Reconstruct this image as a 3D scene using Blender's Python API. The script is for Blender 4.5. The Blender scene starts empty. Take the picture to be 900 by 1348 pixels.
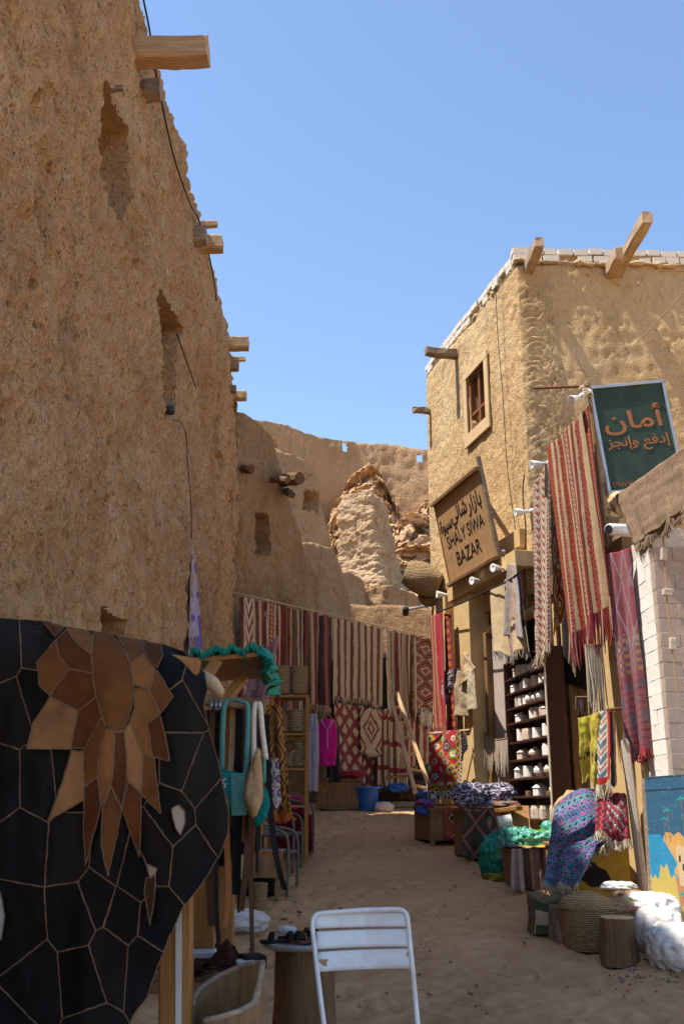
import bpy, math, random
import numpy as np
from mathutils import Vector, Matrix
random.seed(7); RNG = np.random.default_rng(11)
scene = bpy.context.scene
COL = scene.collection
PI = math.pi
# ---------------------------------------------------------------- camera
CAM = np.array([0.0, 0.0, 1.3]); FPX = 1312.0; TILT = math.atan(386/1312.0)
cam = bpy.data.cameras.new('camera'); cam.sensor_fit = 'HORIZONTAL'; cam.sensor_width = 24.0
cam.lens = FPX/900*24.0; cam.clip_start = 0.05; cam.clip_end = 5000
cam.dof.use_dof = True; cam.dof.focus_distance = 13.0; cam.dof.aperture_fstop = 5.6
co = bpy.data.objects.new('camera', cam); COL.objects.link(co)
co.location = CAM; co.rotation_euler = (PI/2+TILT, 0, 0); scene.camera = co
# ---------------------------------------------------------------- sky and sun
SUN_EL = math.radians(64.5); SUN_AZ = math.radians(-102)      # azimuth from +Y towards +X
w = bpy.data.worlds.new('World'); scene.world = w; w.use_nodes = True
nt = w.node_tree; bg = nt.nodes['Background']
sk = nt.nodes.new('ShaderNodeTexSky'); sk.sky_type = 'NISHITA'; sk.sun_disc = False
sk.sun_elevation = SUN_EL; sk.sun_rotation = SUN_AZ; sk.air_density = 1.0; sk.dust_density = 0.25; sk.ozone_density = 2.2; sk.altitude = 0
nt.links.new(sk.outputs[0], bg.inputs[0]); bg.inputs[1].default_value = 0.148
sl = bpy.data.lights.new('sun', 'SUN'); sl.energy = 4.8; sl.angle = math.radians(0.53); sl.color = (1.0, 0.93, 0.83)
so = bpy.data.objects.new('sun', sl); COL.objects.link(so)
sd = Vector((math.sin(SUN_AZ)*math.cos(SUN_EL), math.cos(SUN_AZ)*math.cos(SUN_EL), math.sin(SUN_EL)))
so.rotation_euler = sd.to_track_quat('Z', 'Y').to_euler(); so.location = sd*60
vs = scene.view_settings; vs.view_transform = 'Standard'; vs.look = 'None'; vs.exposure = 0.85; vs.gamma = 1.0; vs.use_curve_mapping = False
scene.cycles.max_bounces = 7; scene.cycles.diffuse_bounces = 5; scene.cycles.use_denoising = True
# ---------------------------------------------------------------- pixel <-> place
def ray(x, y):
    a = (x-450)/FPX; b = (674-y)/FPX
    return np.array([a, math.cos(TILT)-b*math.sin(TILT), math.sin(TILT)+b*math.cos(TILT)])
def at(x, y, Y):
    r = ray(x, y); return CAM + r*(Y/r[1])
def on(x, y, p, n):
    r = ray(x, y); p = np.asarray(p, float); n = np.asarray(n, float)
    return CAM + r*(np.dot(p-CAM, n)/np.dot(r, n))
_GY = [-60, 6.5, 8.6, 10, 11.5, 13.5, 15, 19, 22, 25, 30, 40]
_GZ = [0, 0, .05, .20, .42, .62, .78, 1.20, 1.36, 1.5, 2.6, 4.0]
def gz(y): return np.interp(y, _GY, _GZ)
def V(*a): return np.array(a, float)
# ---------------------------------------------------------------- noise (numpy)
def _h(ix, iy, iz, seed):
    n = (ix.astype(np.int64)*374761393 + iy.astype(np.int64)*668265263 + iz.astype(np.int64)*2147483647 + seed*1274126177) & 0xffffffff
    n = ((n ^ (n >> 13))*1274126177) & 0xffffffff
    n = ((n ^ (n >> 16))*2246822519) & 0xffffffff
    return ((n ^ (n >> 15)) & 0xffffff)/float(0xffffff)
def vnoise(x, y, z, seed=0):
    x, y, z = np.broadcast_arrays(np.asarray(x, float), np.asarray(y, float), np.asarray(z, float))
    ix, iy, iz = np.floor(x), np.floor(y), np.floor(z)
    fx, fy, fz = x-ix, y-iy, z-iz
    fx = fx*fx*(3-2*fx); fy = fy*fy*(3-2*fy); fz = fz*fz*(3-2*fz)
    r = 0
    for dx in (0, 1):
        for dy in (0, 1):
            for dz in (0, 1):
                r = r + _h(ix+dx, iy+dy, iz+dz, seed)*(fx if dx else 1-fx)*(fy if dy else 1-fy)*(fz if dz else 1-fz)
    return r*2-1
def fbm(x, y, z, oct=4, seed=0, gain=.5):
    a, s, t = 1.0, 0, 0
    for o in range(oct):
        s = s + a*vnoise(x*2**o, y*2**o, z*2**o, seed+o*17); t += a; a *= gain
    return s/t
def pits(u, v, su, sv, dens, seed):
    """depth 0..1 of scattered elongated hollows"""
    gu, gv = u/su, v/sv; iu, iv = np.floor(gu), np.floor(gv); out = np.zeros_like(gu); z0 = np.zeros_like(iu)
    for du in (-1, 0, 1):
        for dv in (-1, 0, 1):
            cu, cv = iu+du, iv+dv
            px = cu+_h(cu, cv, z0, seed); py = cv+_h(cu, cv, z0, seed+1)
            rr = .22+.4*_h(cu, cv, z0, seed+2); keep = _h(cu, cv, z0, seed+3) < dens
            ang = (_h(cu, cv, z0, seed+4)-.5)*.9
            a, b = gu-px, gv-py
            a, b = a*np.cos(ang)+b*np.sin(ang), -a*np.sin(ang)+b*np.cos(ang)
            d = np.sqrt(a*a+b*b)/rr
            out = np.maximum(out, np.where(keep, np.clip(1-d, 0, 1)**.6, 0))
    return out
# ---------------------------------------------------------------- mesh building
class MB:
    def __init__(s): s.v = []; s.f = []; s.c = []; s.n = 0
    def add(s, verts, faces, col=None):
        verts = np.asarray(verts, float).reshape(-1, 3)
        s.v.append(verts); s.f += [tuple(int(i)+s.n for i in f) for f in faces]
        if col is not None:
            col = np.asarray(col, float)
            s.c += [tuple(col)]*len(faces) if col.ndim == 1 else [tuple(c) for c in col]
        s.n += len(verts); return s
    def box(s, c, size, R=None, bev=0.0, col=None, jit=0.0):
        c = np.asarray(c, float); h = np.asarray(size, float)/2; b = min(bev, *(h*.9))
        vs, ix = [], {}
        for sx in (-1, 1):
            for sy in (-1, 1):
                for sz in (-1, 1):
                    for ax in range(3):
                        p = np.array([sx, sy, sz])*(h-b) if b > 0 else np.array([sx, sy, sz])*h
                        if b > 0: p[ax] = (sx, sy, sz)[ax]*h[ax]
                        ix[(sx, sy, sz, ax)] = len(vs); vs.append(p)
        fs = []
        for ax in range(3):
            o1, o2 = (ax+1) % 3, (ax+2) % 3
            for sg in (-1, 1):
                q = []
                for a, d in ((-1, -1), (1, -1), (1, 1), (-1, 1)):
                    k = [0, 0, 0]; k[ax] = sg; k[o1] = a; k[o2] = d; q.append(ix[(*k, ax)])
                fs.append(q if sg > 0 else q[::-1])
        if b > 0:
            for ax in range(3):
                o1, o2 = (ax+1) % 3, (ax+2) % 3
                for a in (-1, 1):
                    for d in (-1, 1):
                        k0 = [0, 0, 0]; k1 = [0, 0, 0]
                        k0[ax] = -1; k1[ax] = 1
                        for k in (k0, k1): k[o1] = a; k[o2] = d
                        q = [ix[(*k0, o1)], ix[(*k1, o1)], ix[(*k1, o2)], ix[(*k0, o2)]]
                        fs.append(q if a*d > 0 else q[::-1])
            for sx in (-1, 1):
                for sy in (-1, 1):
                    for sz in (-1, 1):
                        q = [ix[(sx, sy, sz, a)] for a in range(3)]
                        fs.append(q if sx*sy*sz > 0 else q[::-1])
        vs = np.array(vs)
        if jit: vs = vs+RNG.normal(0, jit, vs.shape)
        if R is not None: vs = vs @ np.asarray(R, float).T
        return s.add(vs+c, fs, col)
    def bar(s, a, b, wd, th, up=(0, 0, 1), bev=.004, col=None, jit=0.0):
        a = np.asarray(a, float); b = np.asarray(b, float); L = np.linalg.norm(b-a); z = (b-a)/L
        up = np.asarray(up, float); x = np.cross(up, z)
        if np.linalg.norm(x) < 1e-4: x = np.cross((0, 1, 0), z)
        x /= np.linalg.norm(x); y = np.cross(z, x)
        return s.box((a+b)/2, (wd, th, L), np.stack([x, y, z], 1), bev, col, jit)
    def tube(s, pts, r, seg=8, col=None, caps=True, flat=1.0):
        pts = np.asarray(pts, float); n = len(pts); r = np.broadcast_to(np.asarray(r, float), (n,))
        tg = np.gradient(pts, axis=0); tg /= np.maximum(np.linalg.norm(tg, axis=1, keepdims=True), 1e-9)
        ref = np.array([0, 0, 1.0]) if abs(tg[0][2]) < .9 else np.array([1.0, 0, 0])
        x = np.cross(ref, tg[0]); x /= np.linalg.norm(x); vs = []
        for i in range(n):
            x = x-tg[i]*np.dot(x, tg[i]); x /= max(np.linalg.norm(x), 1e-9); y = np.cross(tg[i], x)
            for k in range(seg):
                a = 2*PI*k/seg; vs.append(pts[i]+r[i]*(math.cos(a)*x+flat*math.sin(a)*y))
        fs = [(i*seg+k, i*seg+(k+1) % seg, (i+1)*seg+(k+1) % seg, (i+1)*seg+k) for i in range(n-1) for k in range(seg)]
        if caps: fs += [tuple(range(seg))[::-1], tuple((n-1)*seg+k for k in range(seg))]
        return s.add(vs, fs, col)
    def lathe(s, prof, c=(0, 0, 0), seg=20, R=None, col=None, sq=None, wob=0.0):
        """prof: [(radius, z)...]; sq: superellipse power for squarish pots"""
        c = np.asarray(c, float); vs = []; n = len(prof)
        for r, z in prof:
            for k in range(seg):
                a = 2*PI*k/seg; ca, sa = math.cos(a), math.sin(a); q = r
                if sq: q = r/((abs(ca)**sq+abs(sa)**sq)**(1/sq))
                q *= 1+wob*math.sin(3*a+z*9)
                vs.append((q*ca, q*sa, z))
        fs = [(i*seg+k, i*seg+(k+1) % seg, (i+1)*seg+(k+1) % seg, (i+1)*seg+k) for i in range(n-1) for k in range(seg)]
        fs += [tuple(range(seg))[::-1], tuple((n-1)*seg+k for k in range(seg))]
        vs = np.array(vs)
        if R is not None: vs = vs @ np.asarray(R, float).T
        return s.add(vs+c, fs, col)
    def grid(s, P, col=None, closed_u=False):
        """P: (nv, nu, 3)"""
        nv, nu = P.shape[:2]; i = np.arange(nv*nu).reshape(nv, nu)
        if closed_u: i = np.concatenate([i, i[:, :1]], 1)
        q = np.stack([i[:-1, :-1], i[:-1, 1:], i[1:, 1:], i[1:, :-1]], -1).reshape(-1, 4)
        return s.add(P.reshape(-1, 3), q.tolist(), col)
    def mesh(s, name, mat, smooth=False):
        me = bpy.data.meshes.new(name); v = np.concatenate(s.v) if s.v else np.zeros((0, 3))
        me.from_pydata(v.tolist(), [], s.f)
        if s.c and len(s.c) == len(s.f):
            c = np.array(s.c, float)
            if c.shape[1] == 3: c = np.concatenate([c, np.ones((len(c), 1))], 1)
            at_ = me.color_attributes.new('Col', 'FLOAT_COLOR', 'CORNER')
            lt = np.array([p.loop_total for p in me.polygons])
            at_.data.foreach_set('color', np.repeat(c, lt, axis=0).astype(np.float32).ravel())
        if mat: me.materials.append(M[mat] if isinstance(mat, str) else mat)
        if smooth: me.polygons.foreach_set('use_smooth', [True]*len(me.polygons))
        me.update(); return me
    def build(s, name, mat, parent=None, smooth=False, **tags):
        o = bpy.data.objects.new(name, s.mesh(name, mat, smooth)); COL.objects.link(o)
        if parent is not None:
            o.parent = parent
            L = parent.matrix_basis.copy(); p = parent
            while p.parent: p = p.parent; L = p.matrix_basis @ L
            o.matrix_parent_inverse = L.inverted()
        for k, v_ in tags.items(): o[k] = v_
        return o
def tag(o, label, category, group=None, kind=None):
    o['label'] = label; o['category'] = category
    if group: o['group'] = group
    if kind: o['kind'] = kind
    return o
def thing(name, label, category, loc=(0, 0, 0), group=None, rz=0.0):
    o = bpy.data.objects.new(name, None); COL.objects.link(o); o.empty_display_size = .1
    o.location = [float(c) for c in loc]; o.rotation_euler = (0, 0, rz)
    return tag(o, label, category, group)
def struct(o): o['kind'] = 'structure'; return o
def rotz(a): return np.array([[math.cos(a), -math.sin(a), 0], [math.sin(a), math.cos(a), 0], [0, 0, 1]])
def rotx(a): return np.array([[1, 0, 0], [0, math.cos(a), -math.sin(a)], [0, math.sin(a), math.cos(a)]])
def roty(a): return np.array([[math.cos(a), 0, math.sin(a)], [0, 1, 0], [-math.sin(a), 0, math.cos(a)]])
def solidify(o, t):
    m = o.modifiers.new('thickness', 'SOLIDIFY'); m.thickness = t; m.offset = 0; return o
def smooth_path(pts, n=8):
    pts = np.asarray(pts, float); P = np.concatenate([[2*pts[0]-pts[1]], pts, [2*pts[-1]-pts[-2]]]); out = []
    for i in range(1, len(P)-2):
        for k in range(n):
            t = k/n; a, b, c, d = P[i-1], P[i], P[i+1], P[i+2]
            out.append(.5*((2*b)+(c-a)*t+(2*a-5*b+4*c-d)*t*t+(3*b-a-3*c+d)*t**3))
    out.append(pts[-1]); return np.array(out)
# ---------------------------------------------------------------- materials
M = {}
class NB:
    def __init__(s, name):
        s.m = bpy.data.materials.new(name); s.m.use_nodes = True; s.t = s.m.node_tree
        s.b = s.t.nodes['Principled BSDF']; M[name] = s.m
        s.co = None; s.bump_prev = None
    def n(s, typ, **kw):
        nd = s.t.nodes.new('ShaderNode'+typ)
        for k, v_ in kw.items(): setattr(nd, k, v_)
        return nd
    def l(s, a, b): s.t.links.new(a, b)
    def coord(s, which='Object', scale=(1, 1, 1)):
        tc = s.n('TexCoord'); mp = s.n('Mapping'); mp.inputs['Scale'].default_value = scale
        s.l(tc.outputs[which], mp.inputs['Vector']); return mp.outputs[0]
    def noise(s, vec, scale, detail=4, rough=.55, dist=0.0):
        nd = s.n('TexNoise'); nd.inputs['Scale'].default_value = scale; nd.inputs['Detail'].default_value = detail
        nd.inputs['Roughness'].default_value = rough; nd.inputs['Distortion'].default_value = dist
        s.l(vec, nd.inputs['Vector']); return nd.outputs['Fac']
    def voro(s, vec, scale, feature='F1', rand=1.0):
        nd = s.n('TexVoronoi', feature=feature); nd.inputs['Scale'].default_value = scale; nd.inputs['Randomness'].default_value = rand
        s.l(vec, nd.inputs['Vector']); return nd.outputs['Distance']
    def ramp(s, fac, stops):
        nd = s.n('ValToRGB'); el = nd.color_ramp.elements
        while len(el) < len(stops): el.new(.5)
        for e, (p, c) in zip(el, stops):
            e.position = p; e.color = (*c, 1) if len(c) == 3 else c
        s.l(fac, nd.inputs[0]); return nd.outputs[0]
    def mr(s, fac, a, b, c=0.0, d=1.0):
        nd = s.n('MapRange'); 
        for k, v_ in zip((1, 2, 3, 4), (a, b, c, d)): nd.inputs[k].default_value = v_
        s.l(fac, nd.inputs[0]); return nd.outputs[0]
    def mix(s, fac, a, b, mode='MIX'):
        nd = s.n('Mix', data_type='RGBA', blend_type=mode)
        if isinstance(fac, (int, float)): nd.inputs[0].default_value = fac
        else: s.l(fac, nd.inputs[0])
        for sock, v_ in ((nd.inputs[6], a), (nd.inputs[7], b)):
            if isinstance(v_, tuple): sock.default_value = (*v_, 1)
            else: s.l(v_, sock)
        return nd.outputs[2]
    def math(s, op, a, b):
        nd = s.n('Math', operation=op)
        for sock, v_ in ((nd.inputs[0], a), (nd.inputs[1], b)):
            if isinstance(v_, (int, float)): sock.default_value = v_
            else: s.l(v_, sock)
        return nd.outputs[0]
    def bump(s, h, strength, dist):
        nd = s.n('Bump'); nd.inputs['Strength'].default_value = strength; nd.inputs['Distance'].default_value = dist
        s.l(h, nd.inputs['Height'])
        if s.bump_prev is not None: s.l(s.bump_prev, nd.inputs['Normal'])
        s.bump_prev = nd.outputs[0]; s.l(nd.outputs[0], s.b.inputs['Normal']); return s
    def color(s, c):
        if isinstance(c, tuple): s.b.inputs['Base Color'].default_value = (*c, 1)
        else: s.l(c, s.b.inputs['Base Color'])
        return s
    def rough(s, r, spec=.3):
        if isinstance(r, (int, float)): s.b.inputs['Roughness'].default_value = r
        else: s.l(r, s.b.inputs['Roughness'])
        s.b.inputs['Specular IOR Level'].default_value = spec; return s
def mat_mud(name, dark, mid, light, fine=42.0, pit=.5, straw=True, bumpd=.03, patch=.9, fleck_shade=.5, lump=.6):
    b = NB(name); v = b.coord(); 
    big = b.noise(v, patch, 5, .6, .6); med = b.noise(v, 7, 5, .65); fi = b.noise(v, fine, 4, .7)
    c = b.ramp(big, [(.30, dark), (.44, mid), (.56, tuple((p+q)/2 for p, q in zip(mid, light))), (.66, light)])
    sh = b.noise(b.coord(scale=(1, 1, .16)), 2.4, 5, .7, .4); c = b.mix(b.mr(sh, .52, .66, 0, .48), c, tuple(x*.72 for x in dark))
    cr = b.voro(b.coord(scale=(1, 1, .8)), 1.7, 'DISTANCE_TO_EDGE'); crn = b.math('ADD', cr, b.mr(med, .3, .7, -.03, .05)); c = b.mix(b.mr(crn, .0, .012, .55, 0), c, tuple(x*.4 for x in dark))
    c = b.mix(b.mr(med, .35, .75, 0, .55), c, light)
    c = b.mix(b.mr(fi, .52, .72, 0, .45), c, dark)
    st = b.voro(b.coord(scale=(1, 1, .45)), 24)
    c = b.mix(b.mr(st, .04, .15, fleck_shade, 0), c, tuple(x*.30 for x in dark))  # dark straw flecks, also painted shade inside the bump pits
    dv = b.n('VectorMath', operation='ADD'); nz_ = b.n('TexNoise'); nz_.inputs['Scale'].default_value = 9; v2 = b.coord(scale=(1, 1, .55)); b.l(v2, nz_.inputs['Vector'])
    sc_ = b.n('VectorMath', operation='SCALE'); sc_.inputs['Scale'].default_value = .12; b.l(nz_.outputs['Color'], sc_.inputs[0]); b.l(v2, dv.inputs[0]); b.l(sc_.outputs[0], dv.inputs[1])
    pt = b.voro(dv.outputs[0], 13); c = b.mix(b.mr(pt, .04, .17, fleck_shade*.75, 0), c, tuple(x*.45 for x in dark))  # larger hollows darkened in colour to imitate the shade inside them
    wp = b.voro(b.coord(scale=(1, 1, .7)), 15)
    c = b.mix(b.mr(wp, .02, .1, .4, 0), c, tuple(min(1, x*1.5) for x in light))
    b.color(c).rough(.95, .08)
    lum = b.noise(b.coord(scale=(1, 1, .7)), 17, 4, .6, .8)
    b.bump(med, .8, bumpd*2.2); b.bump(lum, lump, bumpd*1.3)
    b.bump(b.mr(st, .0, .22, 0, 1), pit, bumpd); b.bump(b.mr(pt, .0, .2, 0, 1), pit*.9, bumpd*1.1)
    b.bump(fi, .8, bumpd*.6)
    return b.m
mat_mud('mud_left', (.42, .235, .108), (.61, .362, .172), (.74, .48, .26), pit=1.0, bumpd=.075, fleck_shade=.5, lump=1.0)
mat_mud('mud_right', (.465, .30, .138), (.54, .365, .18), (.62, .445, .24), fine=34, pit=.4, bumpd=.032, fleck_shade=.22, patch=.7)
mat_mud('mud_mid', (.33, .182, .082), (.43, .252, .12), (.52, .325, .165), fine=28, pit=.7, bumpd=.055, fleck_shade=.5)
mat_mud('mud_far', (.38, .225, .115), (.49, .305, .16), (.58, .39, .22), fine=14, pit=.7, bumpd=.06, patch=.35, fleck_shade=.5)
mat_mud('mud_pale', (.42, .27, .145), (.53, .36, .205), (.61, .445, .275), fine=14, pit=.7, bumpd=.05, patch=.5, fleck_shade=.4)
def mat_rock():
    b = NB('rock'); v = b.coord(); vs_ = b.coord(scale=(.5, .5, 3.0))
    st = b.noise(vs_, 1.1, 6, .65, .8); big = b.noise(v, .5, 5, .6); fi = b.noise(v, 6, 6, .7)
    c = b.ramp(st, [(.25, (.40, .22, .11)), (.45, (.52, .32, .17)), (.6, (.61, .43, .26)), (.8, (.55, .29, .145))])
    c = b.mix(b.mr(big, .5, .7, 0, .5), c, (.56, .30, .17))
    c = b.mix(b.mr(fi, .45, .8, 0, .35), c, (.60, .43, .26))
    b.color(c).rough(.95, .08); b.bump(st, .8, .25); b.bump(fi, .9, .12)
mat_rock()
def mat_ground():
    b = NB('ground'); v = b.coord()
    big = b.noise(v, .6, 5, .6, .5); med = b.noise(v, 5, 5, .65); fi = b.noise(v, 45, 4, .7)
    c = b.ramp(big, [(.3, (.33, .19, .092)), (.55, (.44, .268, .132)), (.75, (.52, .333, .175))])
    c = b.mix(b.mr(med, .4, .75, 0, .5), c, (.34, .205, .118))
    c = b.mix(b.mr(fi, .5, .75, 0, .5), c, (.20, .12, .065))
    sp = b.voro(v, 16); c = b.mix(b.mr(sp, .02, .075, .75, 0), c, (.15, .095, .06))
    sp2 = b.voro(b.coord(scale=(1.1, .9, 1)), 7.3); c = b.mix(b.mr(sp2, .015, .05, .7, 0), c, (.40, .31, .23))
    b.color(c).rough(.95, .08); b.bump(big, .5, .06); b.bump(med, .7, .05); b.bump(fi, .5, .012)
mat_ground()
def mat_wood(name, dark, light, axis=2, scale=5.0, rough=.75, nails=False, spec=.25, bump=.5):
    b = NB(name); sc = [1.0, 1.0, 1.0]; sc[axis] = .07
    v = b.coord(scale=tuple(s*scale for s in sc)); g = b.noise(v, 4, 6, .7, 1.2); f = b.noise(v, 22, 3, .6)
    c = b.ramp(g, [(.3, dark), (.55, tuple((a+d)/2 for a, d in zip(dark, light))), (.75, light)])
    c = b.mix(b.mr(f, .5, .75, 0, .35), c, tuple(x*.55 for x in dark))
    big = b.noise(b.coord(), 3, 4); c = b.mix(b.mr(big, .5, .75, 0, .35), c, tuple(x*.7 for x in dark))
    b.color(c).rough(rough, spec); b.bump(g, bump, .012); b.bump(f, bump, .004)
mat_wood('wood_beam', (.33, .20, .10), (.60, .42, .24), 0)
mat_wood('wood_beam_y', (.34, .22, .12), (.62, .46, .29), 1)
mat_wood('wood_grey', (.16, .11, .075), (.42, .32, .22), 0)
mat_wood('wood_dark', (.035, .012, .007), (.085, .03, .016), 1, rough=.5)
mat_wood('wood_sign', (.36, .20, .085), (.56, .35, .17), 2, rough=.6)
mat_wood('wood_post', (.20, .10, .035), (.42, .23, .085), 2, rough=.6)
mat_wood('wood_orange', (.22, .092, .022), (.42, .20, .055), 2, rough=.5)
mat_wood('wood_brown', (.14, .075, .03), (.33, .19, .085), 2)
mat_wood('wood_pale', (.42, .27, .12), (.68, .48, .26), 2)
mat_wood('bark', (.10, .055, .025), (.27, .155, .075), 2, scale=7, rough=.95, bump=1.0)
mat_wood('window_wood', (.16, .06, .02), (.32, .13, .05), 2)
def mat_plain(name, c, rough=.6, spec=.3, var=.15, nsc=9.0, bump=0.0, bd=.005, dirt=None, dirt_amt=.6, metal=0.0):
    b = NB(name); v = b.coord(); n = b.noise(v, nsc, 5, .65)
    k = b.mix(b.mr(n, .35, .7, 0, 1), tuple(x*(1-var) for x in c), tuple(min(1, x*(1+var)) for x in c))
    if dirt is not None:
        d = b.noise(v, 3.1, 6, .7, .7); k = b.mix(b.mr(d, .5, .68, 0, dirt_amt), k, dirt)
    b.color(k).rough(rough, spec); b.b.inputs['Metallic'].default_value = metal
    if bump: b.bump(n, bump, bd)
    return b
def mat_attr(name, rough=.9, spec=.15, weave=0.0, wsc=420.0, wd=.002, var=.25, nsc=14.0, sheen=0.0, wear=0.0, fade=0.0):
    b = NB(name); a = b.n('Attribute', attribute_name='Col'); v = b.coord(); n = b.noise(v, nsc, 5, .65)
    c = b.mix(b.mr(n, .3, .75, var, 0), a.outputs['Color'], (0.0, 0.0, 0.0), 'MIX')
    f = b.noise(v, 160, 2, .5); c = b.mix(b.mr(f, .35, .7, 0, .22 if weave else .08), c, (.02, .012, .008))
    if fade:
        fd = b.noise(v, 2.6, 5, .6, .5); c = b.mix(b.mr(fd, .42, .72, 0, fade), c, (.30, .22, .15))
    if wear:
        d = b.noise(v, 26, 5, .7); c = b.mix(b.mr(d, .60, .68, 0, wear), c, (.46, .34, .2))
    b.color(c).rough(rough, spec)
    if weave: b.bump(f, weave, wd); b.bump(b.noise(v, 38, 3), .35, .008)
    if sheen: b.b.inputs['Sheen Weight'].default_value = sheen
    return b
mat_attr('textile', weave=.8, wd=.006, sheen=.05, fade=.10)
mat_attr('leather', rough=.68, spec=.06, var=.45, nsc=7)
_lb = M['leather']; _nb = NB.__new__(NB); _nb.m = _lb; _nb.t = _lb.node_tree; _nb.b = _nb.t.nodes['Principled BSDF']; _nb.bump_prev = None; _vv = _nb.coord(); _nb.bump(_nb.noise(_vv, 9, 5, .6, 1.5), .5, .02); _nb.bump(_nb.voro(_vv, 120), .25, .002)
mat_attr('paint', rough=.7, spec=.2, var=.12, nsc=6, wear=.5)
mat_attr('paint_flat', rough=.75, spec=.15, var=.15)
mat_plain('white_paint', (.74, .745, .75), .38, .45, .05, dirt=(.42, .33, .25), dirt_amt=.55)
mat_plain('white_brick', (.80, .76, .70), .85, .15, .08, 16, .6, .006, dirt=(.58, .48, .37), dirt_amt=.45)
mat_plain('parapet_brick', (.68, .61, .51), .9, .1, .12, 14, .8, .012, dirt=(.5, .40, .28), dirt_amt=.8)
mat_plain('mortar', (.62, .55, .47), .95, .1, .15, 20, .6, .008)
mat_plain('yellow_plaster', (.55, .385, .185), .85, .15, .08, 5, .35, .006, dirt=(.42, .28, .13), dirt_amt=.5)
mat_plain('plaster_trim', (.60, .43, .235), .9, .1, .06, 6, .4, .006)
mat_plain('white_plastic', (.78, .77, .74), .35, .45, .05, dirt=(.45, .36, .25), dirt_amt=.35)
mat_plain('salt', (.80, .745, .69), .6, .3, .10, 28, .7, .008, dirt=(.62, .50, .42), dirt_amt=.5)
mat_plain('salt_warm', (.62, .49, .40), .7, .2, .14, 24, .7, .01, dirt=(.45, .33, .26), dirt_amt=.5)
mat_plain('black_plastic', (.018, .018, .02), .45, .4, .2)
mat_plain('cable', (.03, .027, .025), .7, .2, .2)
mat_plain('rope', (.42, .31, .19), .95, .1, .25, 60, .6, .003)
mat_plain('grey_metal', (.11, .095, .085), .5, .3, .15, dirt=(.08, .05, .03), dirt_amt=.5)
mat_plain('bright_metal', (.42, .43, .44), .4, .5, .1, metal=.8)
mat_plain('rust', (.17, .075, .035), .8, .2, .3, 20, .4, .004)
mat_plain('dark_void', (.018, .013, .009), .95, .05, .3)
mat_plain('green_plastic', (.06, .27, .20), .35, .45, .2, 12, .5, .02)
mat_plain('net_green', (.004, .19, .13), .55, .35, .25, 16, .4, .01)
mat_plain('blue_plastic', (.02, .11, .42), .4, .4, .12)
mat_plain('teal_knit', (.01, .17, .16), .9, .1, .25, 70, .9, .008)
mat_plain('aqua_knit', (.10, .27, .235), .9, .1, .2, 70, .9, .006)
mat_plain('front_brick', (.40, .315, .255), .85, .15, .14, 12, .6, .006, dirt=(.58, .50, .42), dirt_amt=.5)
mat_plain('white_sack', (.52, .50, .475), .92, .08, .06, 30, .4, .006, dirt=(.55, .47, .38), dirt_amt=.4)
mat_plain('cream_string', (.68, .60, .47), .95, .1, .15, 60, .5, .004)
mat_plain('grey_door', (.44, .37, .33), .5, .3, .05, dirt=(.30, .22, .17), dirt_amt=.3)
mat_plain('stone_light', (.50, .42, .33), .9, .1, .12, 20, .5, .01)
mat_plain('plate', (.30, .31, .33), .3, .5, .1, dirt=(.15, .13, .11))
mat_plain('foam_white', (.50, .48, .46), .6, .3, .08)
mat_plain('hide_edge', (.42, .26, .15), .8, .2, .2)
mat_plain('seam_rope', (.20, .12, .07), .9, .1, .25, 90, .6, .003)
mat_plain('belt_black', (.011, .010, .009), .65, .12, .2)
mat_plain('belt_brown', (.075, .032, .015), .6, .15, .3)
mat_plain('belt_tan', (.26, .095, .025), .6, .15, .2)
mat_plain('burlap_brown', (.40, .26, .13), .95, .1, .2, 60, .7, .006)
mat_plain('mauve_cloth', (.24, .11, .10), .9, .1, .12, 8, .3, .004)
mat_plain('red_fluff', (.16, .004, .015), .95, .05, .4, 90, 1.0, .03)
mat_plain('grey_cloth', (.34, .33, .40), .9, .1, .12)
mat_plain('pink_cloth', (.50, .012, .20), .85, .15, .2)
mat_plain('letter_black', (.012, .011, .010), .6, .3, .2)
mat_plain('letter_orange', (.34, .135, .05), .7, .2, .15)
mat_plain('green_sign', (.026, .052, .034), .6, .3, .25, 2.5, dirt=(.05, .085, .05), dirt_amt=.5)
def mat_weave(name, c1, c2, sx=60.0, sz=70.0, bd=.012, rough=.9):
    b = NB(name); v = b.coord('Object')
    w1 = b.n('TexWave', wave_type='BANDS', bands_direction='Z'); w1.inputs['Scale'].default_value = sz/6.28; w1.inputs['Distortion'].default_value = 1.2; w1.inputs['Detail'].default_value = 2
    b.l(v, w1.inputs['Vector']); n = b.noise(v, 55, 3, .6); g = b.noise(v, 5, 4)
    f = b.math('MULTIPLY', w1.outputs['Fac'], b.mr(n, .3, .7, .4, 1))
    c = b.ramp(f, [(.05, c1), (.6, c2)]); c = b.mix(b.mr(g, .45, .75, 0, .5), c, c1)
    b.color(c).rough(rough, .15); b.bump(f, .9, bd); b.bump(n, .6, bd*.6)
mat_weave('wicker', (.16, .09, .04), (.46, .30, .15), sz=170, bd=.01)
mat_weave('palm_basket', (.24, .14, .06), (.50, .34, .17), sz=110, bd=.02)
mat_weave('jute_basket', (.24, .15, .07), (.66, .48, .27), sz=75, bd=.03)
mat_weave('rattan', (.06, .05, .045), (.22, .20, .18), sz=240, bd=.005)
b_ = NB('burlap_mat'); v_ = b_.coord(scale=(40, 40, 6)); n_ = b_.noise(v_, 2, 5, .7); k_ = b_.ramp(n_, [(.3, (.13, .08, .05)), (.55, (.36, .25, .165)), (.8, (.50, .38, .27))])
b_.color(k_).rough(.97, .05).bump(n_, 1.0, .03)
b_ = NB('glass_dark'); b_.color((.02, .022, .025)).rough(.12, .5)
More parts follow.
